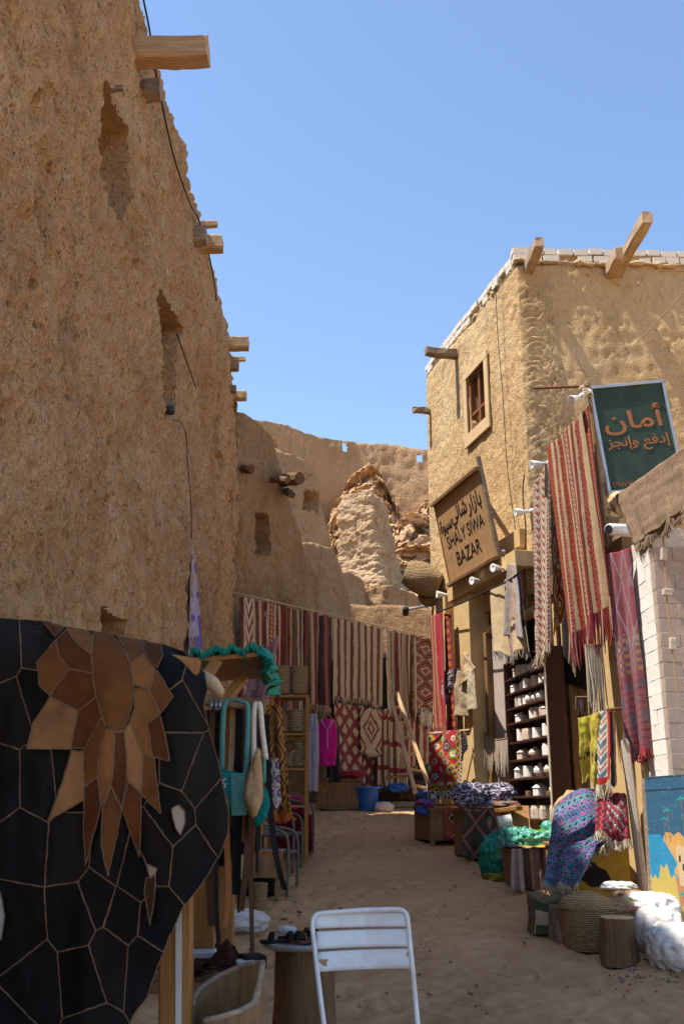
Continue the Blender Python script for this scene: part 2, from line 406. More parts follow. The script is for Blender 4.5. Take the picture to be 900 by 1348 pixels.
b_ = NB('label_glass'); b_.color((.03, .075, .055)).rough(.25, .5)
# ================================================================ ground
def build_ground():
    xs = np.concatenate([np.linspace(-900, -12, 14), np.linspace(-8, -3, 10), np.linspace(-2.6, 4.2, 250), np.linspace(4.6, 12, 12), np.linspace(20, 900, 12)])
    ys = np.concatenate([np.linspace(-900, -10, 10), np.linspace(-6, 2.5, 10), np.linspace(2.8, 24, 600), np.linspace(25, 60, 24), np.linspace(80, 1500, 12)])
    X, Y = np.meshgrid(xs, ys); near = np.exp(-((X-.6)/5)**2)*(Y < 26)*(Y > -4)
    Z = gz(Y)+near*(.035*fbm(X*.7, Y*.7, 0, 3, 5)+.022*fbm(X*3.1, Y*3.1, 0, 4, 9)+.006*vnoise(X*14, Y*14, 0, 3))
    Z += near*.05*np.clip((np.abs(X-.45)-1.25), 0, 1)
    Z -= near*(.030*pits(X, Y, .26, .34, .55, 71)+.018*pits(X+.7, Y+.3, .13, .16, .5, 75)); Z += near*.012*np.abs(fbm(X*5, Y*5, 1, 3, 41))
    mb = MB(); mb.grid(np.stack([X, Y, Z], -1))
    o = mb.build('ground', 'ground', smooth=True); struct(o); o['label'] = 'trodden sandy earth of the rising alley'; return o
build_ground()
# ================================================================ mud walls
def inpoly(px, py, poly):
    poly = np.asarray(poly, float); r = np.zeros(px.shape, bool); j = len(poly)-1
    for i in range(len(poly)):
        (xi, yi), (xj, yj) = poly[i], poly[j]
        if yi != yj:
            c = ((yi > py) != (yj > py)) & (px < (xj-xi)*(py-yi)/(yj-yi)+xi); r ^= c
        j = i
    return r
def path_s(path, p):
    path = np.asarray(path, float); p = np.asarray(p[:2], float); best = (1e9, 0); acc = 0
    for a, b in zip(path[:-1], path[1:]):
        L = np.linalg.norm(b-a); t = np.clip(np.dot(p-a, b-a)/L/L, -.2, 1.2); d = np.linalg.norm(p-(a+t*(b-a)))
        if d < best[0]: best = (d, acc+t*L)
        acc += L
    return best[1]
def mud_wall(name, path, z0, top, res, mat, parent=None, batter=.03, relief=(.05, .02, .03), pit=(.07, .13, .55), seed=1, niches=(), thick=.7, back=1.0, rough_top=.06, extra=None, rnd=.12, fine=.0):
    path = np.asarray(path, float); seg = np.linalg.norm(np.diff(path, axis=0), axis=1); cum = np.concatenate([[0], np.cumsum(seg)])
    ns = max(4, int(cum[-1]/res)); s = np.linspace(0, cum[-1], ns)
    px = np.interp(s, cum, path[:, 0]); py = np.interp(s, cum, path[:, 1])
    k = max(1, int(rnd/res)); ker = np.ones(2*k+1)/(2*k+1)            # rounded corners
    def sm(a): return np.convolve(np.concatenate([2*a[0]-a[k:0:-1], a, 2*a[-1]-a[-2:-k-2:-1]]), ker, 'valid')
    px, py = sm(px), sm(py); tx, ty = np.gradient(px), np.gradient(py); L = np.hypot(tx, ty); nx, ny = ty/L, -tx/L
    tz = np.array([top(v) for v in s]) if callable(top) else np.full(ns, float(top))
    tz = tz+rough_top*fbm(s*1.7, 0, 0, 4, seed+5)
    bz = np.array([z0(v) for v in s]) if callable(z0) else np.full(ns, float(z0))
    nr = max(4, int(np.max(tz-bz)/res)); f = np.linspace(0, 1, nr)[:, None]
    Zr = bz+(tz-bz)*f; S = np.broadcast_to(s, Zr.shape)
    d = relief[0]*fbm(S*.45, Zr*.45, seed*3.7, 3, seed)+relief[1]*fbm(S*2.6, Zr*2.6, seed*1.3, 4, seed+1)
    if relief[2]:
        hi = np.clip(.55+.75*fbm(S*.6, Zr*.5, 2.2, 3, seed+31), .15, 1)
        d = d-relief[2]*hi*np.maximum(pits(S, Zr, pit[0], pit[1], pit[2], seed), .6*pits(S+3, Zr+1, pit[0]*2.1, pit[1]*2.0, pit[2]*.45, seed+20))
        d = d+relief[2]*.35*vnoise(S/pit[0]*1.3, Zr/pit[1]*1.3, 0, seed+8)
    if fine: d = d+fine*fbm(S*8.5, Zr*6.5, seed*.7, 3, seed+41, .6)
    if extra is not None: d = d+extra(S, Zr)
    for poly, dep in niches:
        wob = .006*vnoise(S*9, Zr*9, 0, seed+3)
        ins = inpoly(S+wob, Zr+wob, poly); d = np.where(ins, d*.4-dep, d)
    off = d-batter*(Zr-bz)
    P = np.stack([px+nx*off, py+ny*off, Zr], -1)
    rows = [P]
    e = P[-1]; nn = np.stack([nx, ny, 0*nx], -1)
    for a, dz in ((.04, .02), (.14, .03), (thick*.6, .0), (thick, -.05), (thick+.02, -back)):
        rows.append((e-nn*a+np.stack([0*nx, 0*nx, dz+(.02*vnoise(s*4+a*7, a*3, 0, seed+2) if dz > -.5 else 0*nx)], -1))[None])
    P = np.concatenate(rows, 0); mb = MB(); mb.grid(P)
    # end caps close the two ends
    o = mb.build(name, mat, parent, smooth=True)
    if niches: o.data.set_sharp_from_angle(angle=math.radians(62))
    return o
# ---- left house
LX = -1.8
LTOP = lambda y: np.interp(y, [3, 8.76, 10.56, 12.68, 14.57, 16.0, 17.6], [9.5, 9.64, 9.71, 9.7, 9.52, 9.14, 8.66])
LP = [(LX-.12, 2.4), (LX-.06, 9.0), (LX, 17.75), (LX-4.5, 18.6)]
def lw(x, y, off=0.0):
    p = None; X = LX-.12
    for _ in range(4):
        p = on(x, y, (X+off, 0, 0), (1, 0, 0)); X = np.interp(p[1], [2.4, 9, 17.75], [LX-.12, LX-.06, LX])-.03*p[2]
    return p
def lpoly(*px): return [(path_s(LP, lw(x, y)), lw(x, y)[2]) for x, y in px]
left_house = thing('mud_house', 'tall pitted mud-brick house along the shaded side of the alley', 'house', (LX, 10, 0))
nich = [(lpoly((131, 106), (148, 128), (158, 152), (171, 178), (170, 200), (168, 235), (166, 262), (154, 288), (140, 264), (128, 236), (128, 160)), .85),
        (lpoly((210, 376), (223, 402), (237, 432), (235, 450), (232, 480), (232, 520), (224, 548), (214, 528), (210, 450)), .8),
        (lpoly((128, 800), (160, 818), (164, 850), (128, 845)), .8),
        (lpoly((284, 582), (291, 602), (290, 642), (284, 628)), .12), (lpoly((299, 640), (304, 662), (303, 700), (299, 690)), .12)]
for _ in range(16):
    x, y = random.uniform(15, 290), random.uniform(60, 780)
    if x > 190+.22*y: continue
    nich.append((lpoly((x, y-5), (x+4, y-2), (x+4, y+6), (x, y+5), (x-3, y)), .06))
def lextra(S, Z):    # old plaster edge running down the wall and a vertical plaster lap
    l1 = lw(30, 470); l2 = lw(250, 715); s1, s2 = path_s(LP, l1), path_s(LP, l2)
    zz = l1[2]+(l2[2]-l1[2])*(S-s1)/(s2-s1)+.06*fbm(S*2, 0, 0, 3, 77)
    sv = path_s(LP, lw(86, 480))
    return .06/(1+np.exp(-(zz-Z)/.02))*(S < s2+2)*(S > s1-3)*np.clip((s2+2-S)/3, 0, 1)+.05/(1+np.exp((S-sv+.03*fbm(Z*2, 0, 0, 3, 5))/.012))
mud_wall('wall', LP, lambda s: -.1+gz(s+2.4)*.8, lambda s: float(LTOP(min(s+2.4, 17.7))), .031, 'mud_left', left_house, .03, (.10, .055, .085), (.085, .16, .6), 3, nich, .6, 9, .10, lextra, fine=.05)
us = MB(); us.box((-5.2, 4.4, 11.0), (4.0, 10.4, 3.8), None, .15, jit=.02); us.build('unseen_shade_block', 'mud_left', left_house)  # unseen block added behind the parapet to lengthen the shadow across the alley
def beam(parent, mat, root, length, w_, h_, dirn=(1, 0, 0), inset=.25, jit=.006, name='beam'):
    d = np.asarray(dirn, float); d = d/np.linalg.norm(d); mb = MB()
    n = 7; a = root-d*inset; up = V(0, 0, 1); sd_ = np.cross(d, up); sd_ /= np.linalg.norm(sd_); up = np.cross(sd_, d)
    rings = []
    ph = random.uniform(0, 9)
    for i in range(n):
        c = a+d*(length+inset)*i/(n-1)+up*.006*math.sin(i*1.3+ph); k = 1-.05*(i == n-1)-.06*(i == 0)
        ring = []
        for q in range(8):
            sx, sy = [(-1, -.75), (-.8, -1), (.8, -1), (1, -.75), (1, .75), (.8, 1), (-.8, 1), (-1, .75)][q]
            ring.append(c+sd_*sx*w_/2*k+up*sy*h_/2*k+RNG.normal(0, jit, 3))
        rings.append(ring)
    P = np.array(rings); mb.grid(P.reshape(n, 8, 3), closed_u=True)
    mb.add(P[-1], [tuple(range(8))[::-1]]); mb.add(P[0], [tuple(range(8))])
    return mb.build(name, mat, parent)
def lbeam(x, y, xt, h, mat='wood_beam', w_=None, j=.006, dirn=(1, 0, .03)):
    p = lw(x, y); q = at(xt, y, p[1]); px_m = FPX/np.dot(p-CAM, V(0, math.cos(TILT), math.sin(TILT))); hh = h/px_m
    return beam(left_house, mat, p, np.linalg.norm(q-p), w_ or hh*.95, hh, dirn, .3, j)
lbeam(181, 70, 274, 33); lbeam(194, 119, 211, 24, 'wood_grey'); lbeam(256, 296, 286, 8, 'wood_pale', j=.003); lbeam(262, 322, 293, 20); lbeam(255, 311, 272, 22, 'wood_grey')
lbeam(293, 453, 327, 16); lbeam(296, 479, 314, 17, 'wood_grey'); lbeam(298, 473, 323, 6, 'wood_pale', j=.003); lbeam(304, 521, 324, 12); lbeam(300, 512, 311, 9, 'wood_grey')
# shelter ledge in the tall slit window and sticks
beam(left_house, 'wood_grey', lw(133, 116, -.1), .2, .05, .05, (1, 0, 0), .05, .004, 'lintel_stick')
# ---- second mud house behind, tiers above it
def outline_house(name, label, pxs, Ys, zlow, mat, res, seed, thick=1.2, beams=(), windows=(), rel=(.06, .07, .07), cat='house', relp=(.12, .2, .5), back=6, rtop=.06):
    """front face on a plan line through the given pixels/depths; its top follows the outline"""
    pts = [at(x, y, Yd) for (x, y), Yd in zip(pxs, Ys)]
    path = [(p[0], p[1]) for p in pts]; ss = [0]
    for a, b in zip(path[:-1], path[1:]): ss.append(ss[-1]+math.hypot(b[0]-a[0], b[1]-a[1]))
    zs = [p[2] for p in pts]
    t = thing(name, label, cat, (path[0][0], path[0][1], zlow))
    nic = []
    for poly, dep in windows:
        q = []
        for x, y in poly:
            # intersect with the average plan line
            a, b = np.array(path[0]), np.array(path[-1]); dn = (b-a)/np.linalg.norm(b-a); nrm = (dn[1], -dn[0], 0)
            p = on(x, y, (*a, 0), nrm); q.append((path_s(path, p), p[2]))
        nic.append((q, dep))
    mud_wall('wall', path, zlow, lambda s: float(np.interp(s, ss, zs)), res, mat, t, .015, rel, relp, seed, nic, thick, back, rtop)
    return t, path
t2, p2path = outline_house('mud_house', 'brown mud house with projecting palm logs behind the hanging rugs', [(300, 530), (325, 540), (345, 552), (360, 570), (369, 592), (377, 625), (388, 665), (400, 705), (410, 740), (425, 760)],
    [17.9, 18.4, 18.9, 19.3, 19.6, 19.9, 20.3, 20.8, 21.2, 21.8], .8, 'mud_mid', .05, 21, 1.6,
    windows=[([(334, 676), (350, 680), (352, 730), (336, 728)], .4)])
def logb(parent, x, y, Yd, xt, yt, r):
    a = at(x, y, Yd); b = at(xt, yt, Yd-.5); mb = MB(); d = b-a; pts = [a-d*.6]+[a+d*f+RNG.normal(0, .01, 3) for f in (0, .35, .7, 1)]
    mb.tube(pts, [r, r*1.02, r*.98, r*1.05, r*.95], 9); return mb.build('palm_log', 'bark', parent)
logb(t2, 316, 618, 18.6, 332, 617, .085); logb(t2, 355, 631, 19.4, 377, 632, .075); logb(t2, 374, 632, 19.9, 394, 630, .14); logb(t2, 380, 648, 19.8, 384, 651, .08)
outline_house('mud_house', 'mud house tier with one small square window behind the log house', [(350, 583), (372, 592), (396, 600), (419, 611), (424, 640), (433, 690), (443, 720), (448, 770)], [25, 25, 25.4, 25.8, 26.2, 26.8, 27.2, 27.5], 2, 'mud_far', .08, 31, 1.2,
    windows=[([(389, 651), (405, 654), (405, 676), (389, 673)], .5)])
outline_house('mud_wall', 'rounded rough mud wall above the far rugs', [(385, 712), (420, 715), (440, 720), (449, 735), (456, 755), (462, 785), (468, 815)], [22.0, 22.4, 22.8, 23.1, 23.4, 23.8, 24.2], 1.2, 'mud_far', .06, 41, 1.2, cat='wall')
outline_house('mud_wall', 'low shaded mud wall below the ruined tower', [(452, 752), (470, 758), (484, 765), (487, 800)], [26, 26.2, 26.4, 26.8], 2, 'mud_far', .08, 43, 1.0, cat='wall')
outline_house('mud_wall', 'broad low mud wall right behind the rug line', [(440, 796), (470, 798), (520, 797), (575, 803), (640, 806)], [25.2, 25.2, 25, 24.6, 24.3], 1.2, 'mud_mid', .07, 47, 1.0, cat='wall', rel=(.05, .03, .03))
outline_house('mud_block', 'lumpy mud-brick block at the foot of the ruin', [(474, 778), (490, 772), (512, 770), (524, 772), (545, 781), (566, 790)], [26.5, 26.4, 26.3, 26.6, 27.2, 27.8], 2, 'mud_far', .06, 49, 2.0, cat='wall', rel=(.12, .12, .08))
# ---- far ring wall of the old fortress
fw, fpath = outline_house('fortress_wall', 'curved fortress wall with small square openings against the sky', [(310, 543), (345, 551), (375, 556), (400, 566), (430, 575), (470, 580), (515, 584), (566, 591), (640, 598), (720, 600)],
    [36, 36.5, 37.5, 38.8, 39.6, 40.2, 40.3, 40, 39, 37], 3.5, 'mud_far', .12, 51, .5, cat='wall', rel=(.04, .07, .08), relp=(.2, .35, .5), back=.1, rtop=.05,
    windows=[([(388, 566), (396, 568), (396, 579), (388, 577)], .5), ([(448, 583), (458, 584), (458, 594), (448, 593)], .5), ([(547, 597), (557, 598), (557, 608), (547, 607)], .5)])
# sky shows through two of the openings: cut the faces at the back of those niches
def punch(parent_wall, pxs, Ylo, tol=1.0):
    import bmesh
    for o in parent_wall.children:
        bm = bmesh.new(); bm.from_mesh(o.data); kill = []
        for f in bm.faces:
            c = f.calc_center_median()
            if c.y < Ylo: continue
            d = V(*c)-CAM; fy = d[1]*math.cos(TILT)+d[2]*math.sin(TILT); fz = -d[1]*math.sin(TILT)+d[2]*math.cos(TILT)
            if fy <= 0: continue
            x, y = 450+FPX*d[0]/fy, 674-FPX*fz/fy
            if any(a < x < c2 and b < y < d2 for a, b, c2, d2 in pxs): kill.append(f)
        bmesh.ops.delete(bm, geom=kill, context='FACES'); bm.to_mesh(o.data); bm.free()
punch(fw, [(449.5, 584.5, 457, 593.5), (548.5, 598.5, 556, 607.5)], 34)
# ---- rock outcrop and ruin
def outcrop(name, label, x0, x1, ytop, ybot, Y0, Y1, seed, amp=1.0, res=(190, 150)):
    nu, nv = res; U, Vv = np.meshgrid(np.linspace(0, 1, nu), np.linspace(0, 1, nv)); P = np.zeros((nv, nu, 3))
    tops = lambda u: np.interp(u, np.linspace(0, 1, len(ytop)), ytop)
    for j in range(nv):
        for i in range(nu):
            u, v = U[j, i], Vv[j, i]; yy = ybot+(tops(u)-ybot)*v; P[j, i] = at(x0+(x1-x0)*u, yy, Y0+(Y1-Y0)*v)
    a, b, c = P[..., 0]*.35, P[..., 1]*.35, P[..., 2]*.35
    r = 1-np.abs(fbm(a*1.3, b*1.3, c*2.2, 4, seed)); sw = P[..., 2]*1.5+1.6*fbm(a*1.1, b*1.1, c*.5, 3, seed+4); msk = np.clip(.35+1.6*fbm(a*1.4+3, b*1.4, c*1.4, 3, seed+24), 0, 1); stp = msk*(.75*(1-(sw-np.floor(sw)))**2-.2)+.75*fbm(a*5, b*5, c*6, 4, seed+14, .6)
    wq = fbm(a*2, b*2, c*2, 2, seed+33)*1.2; blk = _h(np.floor(a*5.0+wq), np.floor(b*3.5), np.floor(c*8.0+wq*1.5), seed+3)-.5; blk2 = _h(np.floor(a*11+wq*2), np.floor(b*6), np.floor(c*17+wq*2), seed+5)-.5
    P[..., 1] -= amp*(r*1.5-1.0+.45*stp+.75*blk+.30*blk2); P[..., 0] += amp*.35*fbm(a*2, b*2, c*2, 3, seed+9); P[..., 2] += amp*.5*fbm(a*2.4, b*2.4, c*1.5, 4, seed+6)*Vv**.5
    back = P[-1].copy(); back[:, 1] += 2.0; back2 = back.copy(); back2[:, 2] -= 6
    P = np.concatenate([P, back[None], back2[None]]); mb = MB(); mb.grid(P)
    o = mb.build(name, 'rock', smooth=False); return tag(o, label, 'rock')
outcrop('rock_outcrop', 'broad orange banded rock slope below the fortress wall', 395, 640, [725, 715, 690, 655, 630, 618, 630, 672, 688, 668, 652, 668, 655, 668, 660], 815, 32.5, 38.6, 3, 1.0)
outcrop('rock_outcrop', 'pale broken rock ledge beside the ruined tower', 490, 640, [700, 690, 672, 690, 676, 690, 700], 820, 28.5, 33, 13, .8)
outcrop('rubble_mound', 'heap of crumbled mud at the foot of the ruined tower', 440, 570, [745, 735, 728, 738, 752, 748, 765], 820, 27.5, 30, 23, .5)
def ruin():
    nz, nu = 90, 90; c = at(482, 790, 29.5); P = []
    ztop = at(482, 650, 29.5)[2]
    for j in range(nz):
        f = j/(nz-1); z = c[2]+(ztop-c[2])*f; row = []
        w2 = np.interp(f, [0, .3, .6, .85, .97, 1], [1.05, .80, .66, .60, .48, .05]); d2 = w2*.8
        cx = c[0]+np.interp(f, [0, 1], [.08, -.07])
        for k in range(nu):
            a = 2*PI*k/nu; ca, sa = math.cos(a+.5), math.sin(a+.5); q = 1/((abs(ca)**6+abs(sa)**6)**(1/6))
            row.append((cx+w2*q*math.cos(a), c[1]+d2*q*math.sin(a), z))
        P.append(row)
    P = np.array(P); q = P*1.0; n = fbm(q[..., 0]*1.7, q[..., 1]*1.7, q[..., 2]*2.1, 4, 8); r = 1-np.abs(fbm(q[..., 0]*3, q[..., 1]*3, q[..., 2]*4, 3, 18))
    k = 1+.20*n+.20*(r-.7)+.06*fbm(q[..., 0]*8, q[..., 1]*8, q[..., 2]*6, 3, 28)+.13*(_h(np.floor(q[..., 0]*1.9+n), np.floor(q[..., 1]*1.9), np.floor(q[..., 2]*2.6+n), 77)-.5); P[..., 0] = c[0]+(P[..., 0]-c[0])*k; P[..., 1] = c[1]+(P[..., 1]-c[1])*k; P[..., 2] += .12*n
    mb = MB(); mb.grid(P, closed_u=True); tag(mb.build('ruined_tower', 'mud_pale', smooth=False), 'eroded stump of a mud tower standing on the rocks', 'ruin')
ruin()
# ================================================================ building on the sunny side
C = V(2.54, 13.0, 0); FD = V(-.242, .970, 0); FN = V(-.970, -.242, 0)
def face(x, y, off=0.0): return on(x, y, C+FN*off, FN)
def front(x, y, off=0.0): return on(x, y, (0, 13.0-off, 0), (0, 1, 0))
FE = C+FD*4.25
RP = [(FE[0]+4, FE[1]+1.0), (FE[0], FE[1]), (C[0], C[1]), (C[0]+6, C[1]+.25)]
sunny = thing('plastered_house', 'two-storey ochre plastered house with white brick parapet in the sun', 'house', (C[0]+2, C[1]+2, 0))
def rpoly(*px): return [(path_s(RP, face(x, y)), face(x, y)[2]) for x, y in px]
SC = path_s(RP, C)
def swirl(S, Z):
    a = S-SC-.05; k = np.floor(Z/.30); zz = Z-k*.30; off = .05*np.sin(k*2.3)
    d = np.hypot(a-.18-off, (zz-.02)*1.05); arcs = np.abs((d/.085) % 1-.5)*2
    strip = np.clip((a-.02)/.05, 0, 1)*np.clip((.55+.06*np.sin(Z*3)-a)/.06, 0, 1)*(Z > 2.5)*(Z < 8.6)
    lump = .035*np.clip(fbm(S*1.8, Z*3.5, 3, 4, 91), 0, 1)*np.clip((Z-8.4)/.4, 0, 1)
    return strip*.045*(arcs**.6-.5)+strip*.012+lump
low = rpoly((622, 815), (700, 782), (705, 1075), (640, 1075))
win = rpoly((613, 497), (636, 474), (640, 548), (619, 574))
mud_wall('wall', RP, lambda s: .3, 8.93, .038, 'mud_right', sunny, .006, (.02, .014, .02), (.10, .16, .45), 61, [(low, .9), (win, .22)], .45, 2.5, .05, swirl, rnd=.06)
def fbox(x0, x1, z0, z1, o0, o1, s_px=None):
    """box on the alley face between along-face s0..s1"""
    pass
def fpt(s, z, off=0.0): return C+FD*s+FN*off+V(0, 0, z)
def face_sz(x, y, off=0.0):
    p = face(x, y, off); return float(np.dot(p-C, FD)), float(p[2])
RF = np.stack([FD, FN, V(0, 0, 1)], 1)      # local x along the face, y out of it
def facebox(mb, s0, s1, z0, z1, o0, o1, bev=.006, jit=0):
    return mb.box(fpt((s0+s1)/2, (z0+z1)/2, (o0+o1)/2), (abs(s1-s0), abs(o1-o0), abs(z1-z0)), RF, bev, jit=jit)
# window with plaster surround
ws0, wz1 = face_sz(636, 474); ws1, _ = face_sz(613, 500); _, wz0 = face_sz(636, 552)
trim = MB(); m_ = .14
facebox(trim, ws0-m_, ws1+m_*.9, wz1, wz1+m_*.9, -.02, .012); facebox(trim, ws0-m_, ws0, wz0, wz1-.002, -.02, .010); facebox(trim, ws1, ws1+m_*.9, wz0, wz1-.002, -.02, .010); facebox(trim, ws0-m_*1.05, ws1+m_, wz0-m_*1.5, wz0-.002, -.02, .016)
trim.build('window_surround', 'plaster_trim', sunny)
wn = MB(); t_ = .05
facebox(wn, ws0, ws1, wz1-t_, wz1, -.16, -.05); facebox(wn, ws0, ws1, wz0, wz0+t_, -.16, -.05)
facebox(wn, ws0, ws0+t_, wz0+t_+.001, wz1-t_-.001, -.16, -.05); facebox(wn, ws1-t_, ws1, wz0+t_+.001, wz1-t_-.001, -.16, -.05)
facebox(wn, (ws0+ws1)/2-.035, (ws0+ws1)/2+.035, wz0+t_+.001, wz1-t_-.001, -.15, -.06); facebox(wn, ws0+t_+.001, ws1-t_-.001, wz0+.62*(wz1-wz0)-.32*(wz1-wz0), wz0+.36*(wz1-wz0), -.145, -.065)
wo = wn.build('window', 'window_wood', sunny)
for k, (a, b_, z0_, z1_, mt) in enumerate(((ws0, (ws0+ws1)/2, .36, .97, 'glass_dark'), ((ws0+ws1)/2, ws1, .36, .97, 'glass_dark'), (ws0, (ws0+ws1)/2, .03, .31, 'window_wood'), ((ws0+ws1)/2, ws1, .03, .31, 'window_wood'))):
    g = MB(); facebox(g, a+.04, b_-.04, wz0+z0_*(wz1-wz0), wz0+z1_*(wz1-wz0), -.125, -.105, .002); g.build('pane' if mt == 'glass_dark' else 'panel', mt, wo)
# projecting roof beams
def fbeam(x, y, off, h_, w_, dirn, L, mat): return beam(sunny, mat, face(x, y), L, w_, h_, dirn, .3, .006)
beam(sunny, 'wood_grey', face(597, 466), .5, .16, .14, FN, .3)
beam(sunny, 'wood_grey', face(563, 541), .28, .1, .1, FN, .3)
beam(sunny, 'wood_beam_y', front(697, 350, .02), .6, .14, .16, (.06, -1, .06), .3)
beam(sunny, 'wood_beam_y', front(815, 352, .02), 1.2, .15, .17, (.05, -1, .06), .3)
beam(sunny, 'wood_beam_y', front(806, 352, .02), .40, .17, .20, (.05, -1, .02), .3)
# white bricks of the parapet
bm_ = MB(); bm_.box((0, 0, 0), (1, 1, 1), None, .06); bmesh_ = bm_.mesh('brick', 'parapet_brick')
def brick(parent, c, size, R, mesh=bmesh_, jit=.006, name='brick'):
    o = bpy.data.objects.new(name, mesh); COL.objects.link(o); o.parent = parent
    o.matrix_parent_inverse = parent.matrix_basis.inverted()
    q = Matrix(np.asarray(R).tolist()).to_4x4() @ Matrix.Rotation(random.gauss(0, .012), 4, 'Z') @ Matrix.Rotation(random.gauss(0, .012), 4, 'Y')
    o.matrix_basis = Matrix.Translation(Vector(c)+Vector(RNG.normal(0, jit, 3))) @ q @ Matrix.Diagonal((*size, 1)); return o
zb = 8.98
for row in range(2):
    x = C[0]-.03
    while x < C[0]+4.4:
        L = random.uniform(.19, .27)
        if row == 1 or random.random() < .72:
            brick(sunny, (x+L/2, 13.11+.01*row+(x-C[0])*.04, zb+.06+row*.118), (L-.014-random.uniform(0, .012), .2, .108-random.uniform(0, .008)), np.eye(3), jit=.005)
        x += L
    s = .25
    while s < 4.2:
        L = random.uniform(.2, .28)
        if row == 1 or random.random() < .6:
            brick(sunny, fpt(s+L/2, zb+.06+row*.118, -.15), (L-.02, .2, .104), RF, jit=.006)
        s += L
for nm_, pts_ in (('mud_smear', [(C[0]-.02+4.4*t, 13.0+4.4*t*.042, zb-.01+.05*float(fbm(t*14, 0, 0, 3, 5))) for t in np.linspace(0, 1, 120)]), ('mud_smear', [fpt(.1+4.05*t, zb-.02+.02*float(fbm(t*8, 3, 0, 2, 6)), -.08) for t in np.linspace(0, 1, 120)])):
    q = MB(); q.tube(pts_, [.008+.06*max(0, float(fbm(i*.31, 7, 0, 4, 9)))+.012*random.random() for i in range(120)], 9); q.build(nm_, 'mud_right', sunny, smooth=True)
core = MB(); facebox(core, .15, 4.2, 8.85, zb+.2, -.36, -.10); core.box((C[0]+2.3, 13.28, 9.03), (4.4, .30, .30)); core.build('parapet_core', 'mud_right', sunny)
# ---- ground-floor shop front on the alley side
pil = MB()
s0, _ = face_sz(604, 950); s1, _ = face_sz(628, 950); zt = face_sz(615, 792)[1]
for nm_, a_ in (('pilaster', (1.80, 2.45, .45, zt, -.1, .22)), ('pilaster', (3.05, 3.5, .5, zt+.25, -.1, .14)), ('ledge', (-.05, 2.6, zt+.004, zt+.22, -.05, .26)), ('cornice', (.2, 3.6, zt+.345, zt+.6, -.05, .07))):
    pil = MB(); facebox(pil, *a_); pil.build(nm_, 'yellow_plaster', sunny)
sh = MB(); 
for k in range(7): facebox(sh, -.1, 1.78, zt-.5+k*.072, zt-.5+k*.072+.066, -.22, -.16, .012)
sh.build('roller_shutter', 'yellow_plaster', sunny)
mt_ = MB(); mt_.tube([fpt(-.1, zt-.56, -.1), fpt(1.78, zt-.56, -.1)], .075, 12); mt_.build('shutter_drum', 'plaster_trim', sunny)
dv = MB(); facebox(dv, -.2, 1.9, .35, zt, -.86, -.80); dv.build('shop_dark_panel', 'dark_void', sunny)  # near-black panel stands in for the unlit shop interior
for k in range(4):
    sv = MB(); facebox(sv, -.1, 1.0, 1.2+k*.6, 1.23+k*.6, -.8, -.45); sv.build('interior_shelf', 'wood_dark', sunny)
dr = MB(); facebox(dr, 1.18, 1.66, .62, zt-.62, -.12, -.07); do = dr.build('door', 'grey_door', sunny)
df = MB(); facebox(df, 1.68, 1.78, .6, zt-.6, -.14, .02); df.build('door_frame', 'wood_brown', sunny)
lk = MB(); facebox(lk, 1.38, 1.46, 2.0, 2.1, -.07, -.03, .02); lk.lathe([(.045, 0), (.05, .02), (.04, .05)], fpt(1.42, 1.95, -.045), 10); lk.build('padlock', 'rust', do)
# ================================================================ white brick shop corner, annex
annex = thing('market_annex', 'low ochre boarded shop annex beside the white brick pillar', 'shop', (3.2, 11.5, .4))
a0, a1 = V(2.74, 12.9, 0), V(3.15, 10.75, 0); ad = (a1-a0)/np.linalg.norm(a1-a0); an = V(ad[1], -ad[0], 0); RA = np.stack([ad, an, V(0, 0, 1)], 1)
LA = np.linalg.norm(a1-a0)
def apt(s, z, o=0.0): return a0+ad*s+an*o+V(0, 0, z)
if an[0] > 0: an = -an; RA = np.stack([ad, an, V(0, 0, 1)], 1)
nb = 7
for k in range(nb):
    q = MB(); q.box(apt(LA*(k+.5)/nb, 2.15, -.03+random.uniform(-.006, .006)), (LA/nb-.008, .05, 3.6), RA, .004); q.build('board', 'yellow_plaster', annex)
q = MB(); q.box(apt(LA/2, 4.05, -.03), (LA, .14, .26), RA, .01); q.build('top_rail', 'wood_brown', annex)
q = MB(); q.box((5.2, 12.0, 3.95), (4.2, 1.7, .12), None, .02); q.build('roof', 'mud_right', annex)
for x, y, wd, mt in ((757, 950, .10, 'wood_post'), (743, 950, .05, 'wood_dark')):
    p = on(x, y, a0+an*.06, an); q = MB(); q.bar((p[0], p[1], .4), (p[0]-.01, p[1], 3.95), wd, .08, (0, 1, 0), .01, jit=.004); q.build('post', mt, annex)
q = MB(); p = at(835, 1040, 10.6); q.bar((p[0]+.02, p[1], .3), (p[0]-.06, p[1], 1.95), .075, .08, (0, 1, 0), .02, jit=.01); q.build('corner_post', 'stone_light', annex)
pillar = thing('brick_pillar', 'white painted brick shop corner under the burlap awning', 'pillar', (3.2, 10, .2))
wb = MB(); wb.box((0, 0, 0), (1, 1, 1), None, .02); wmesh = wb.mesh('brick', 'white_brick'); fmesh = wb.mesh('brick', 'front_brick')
PXl, PYf = 3.19, 9.95     # corner of alley side and camera side
wc = MB(); wc.box((PXl+1.0, PYf+.50, 2.1), (1.99, .99, 3.9), None, .004); wc.build('mortar_core', 'mortar', pillar)
rh = .148
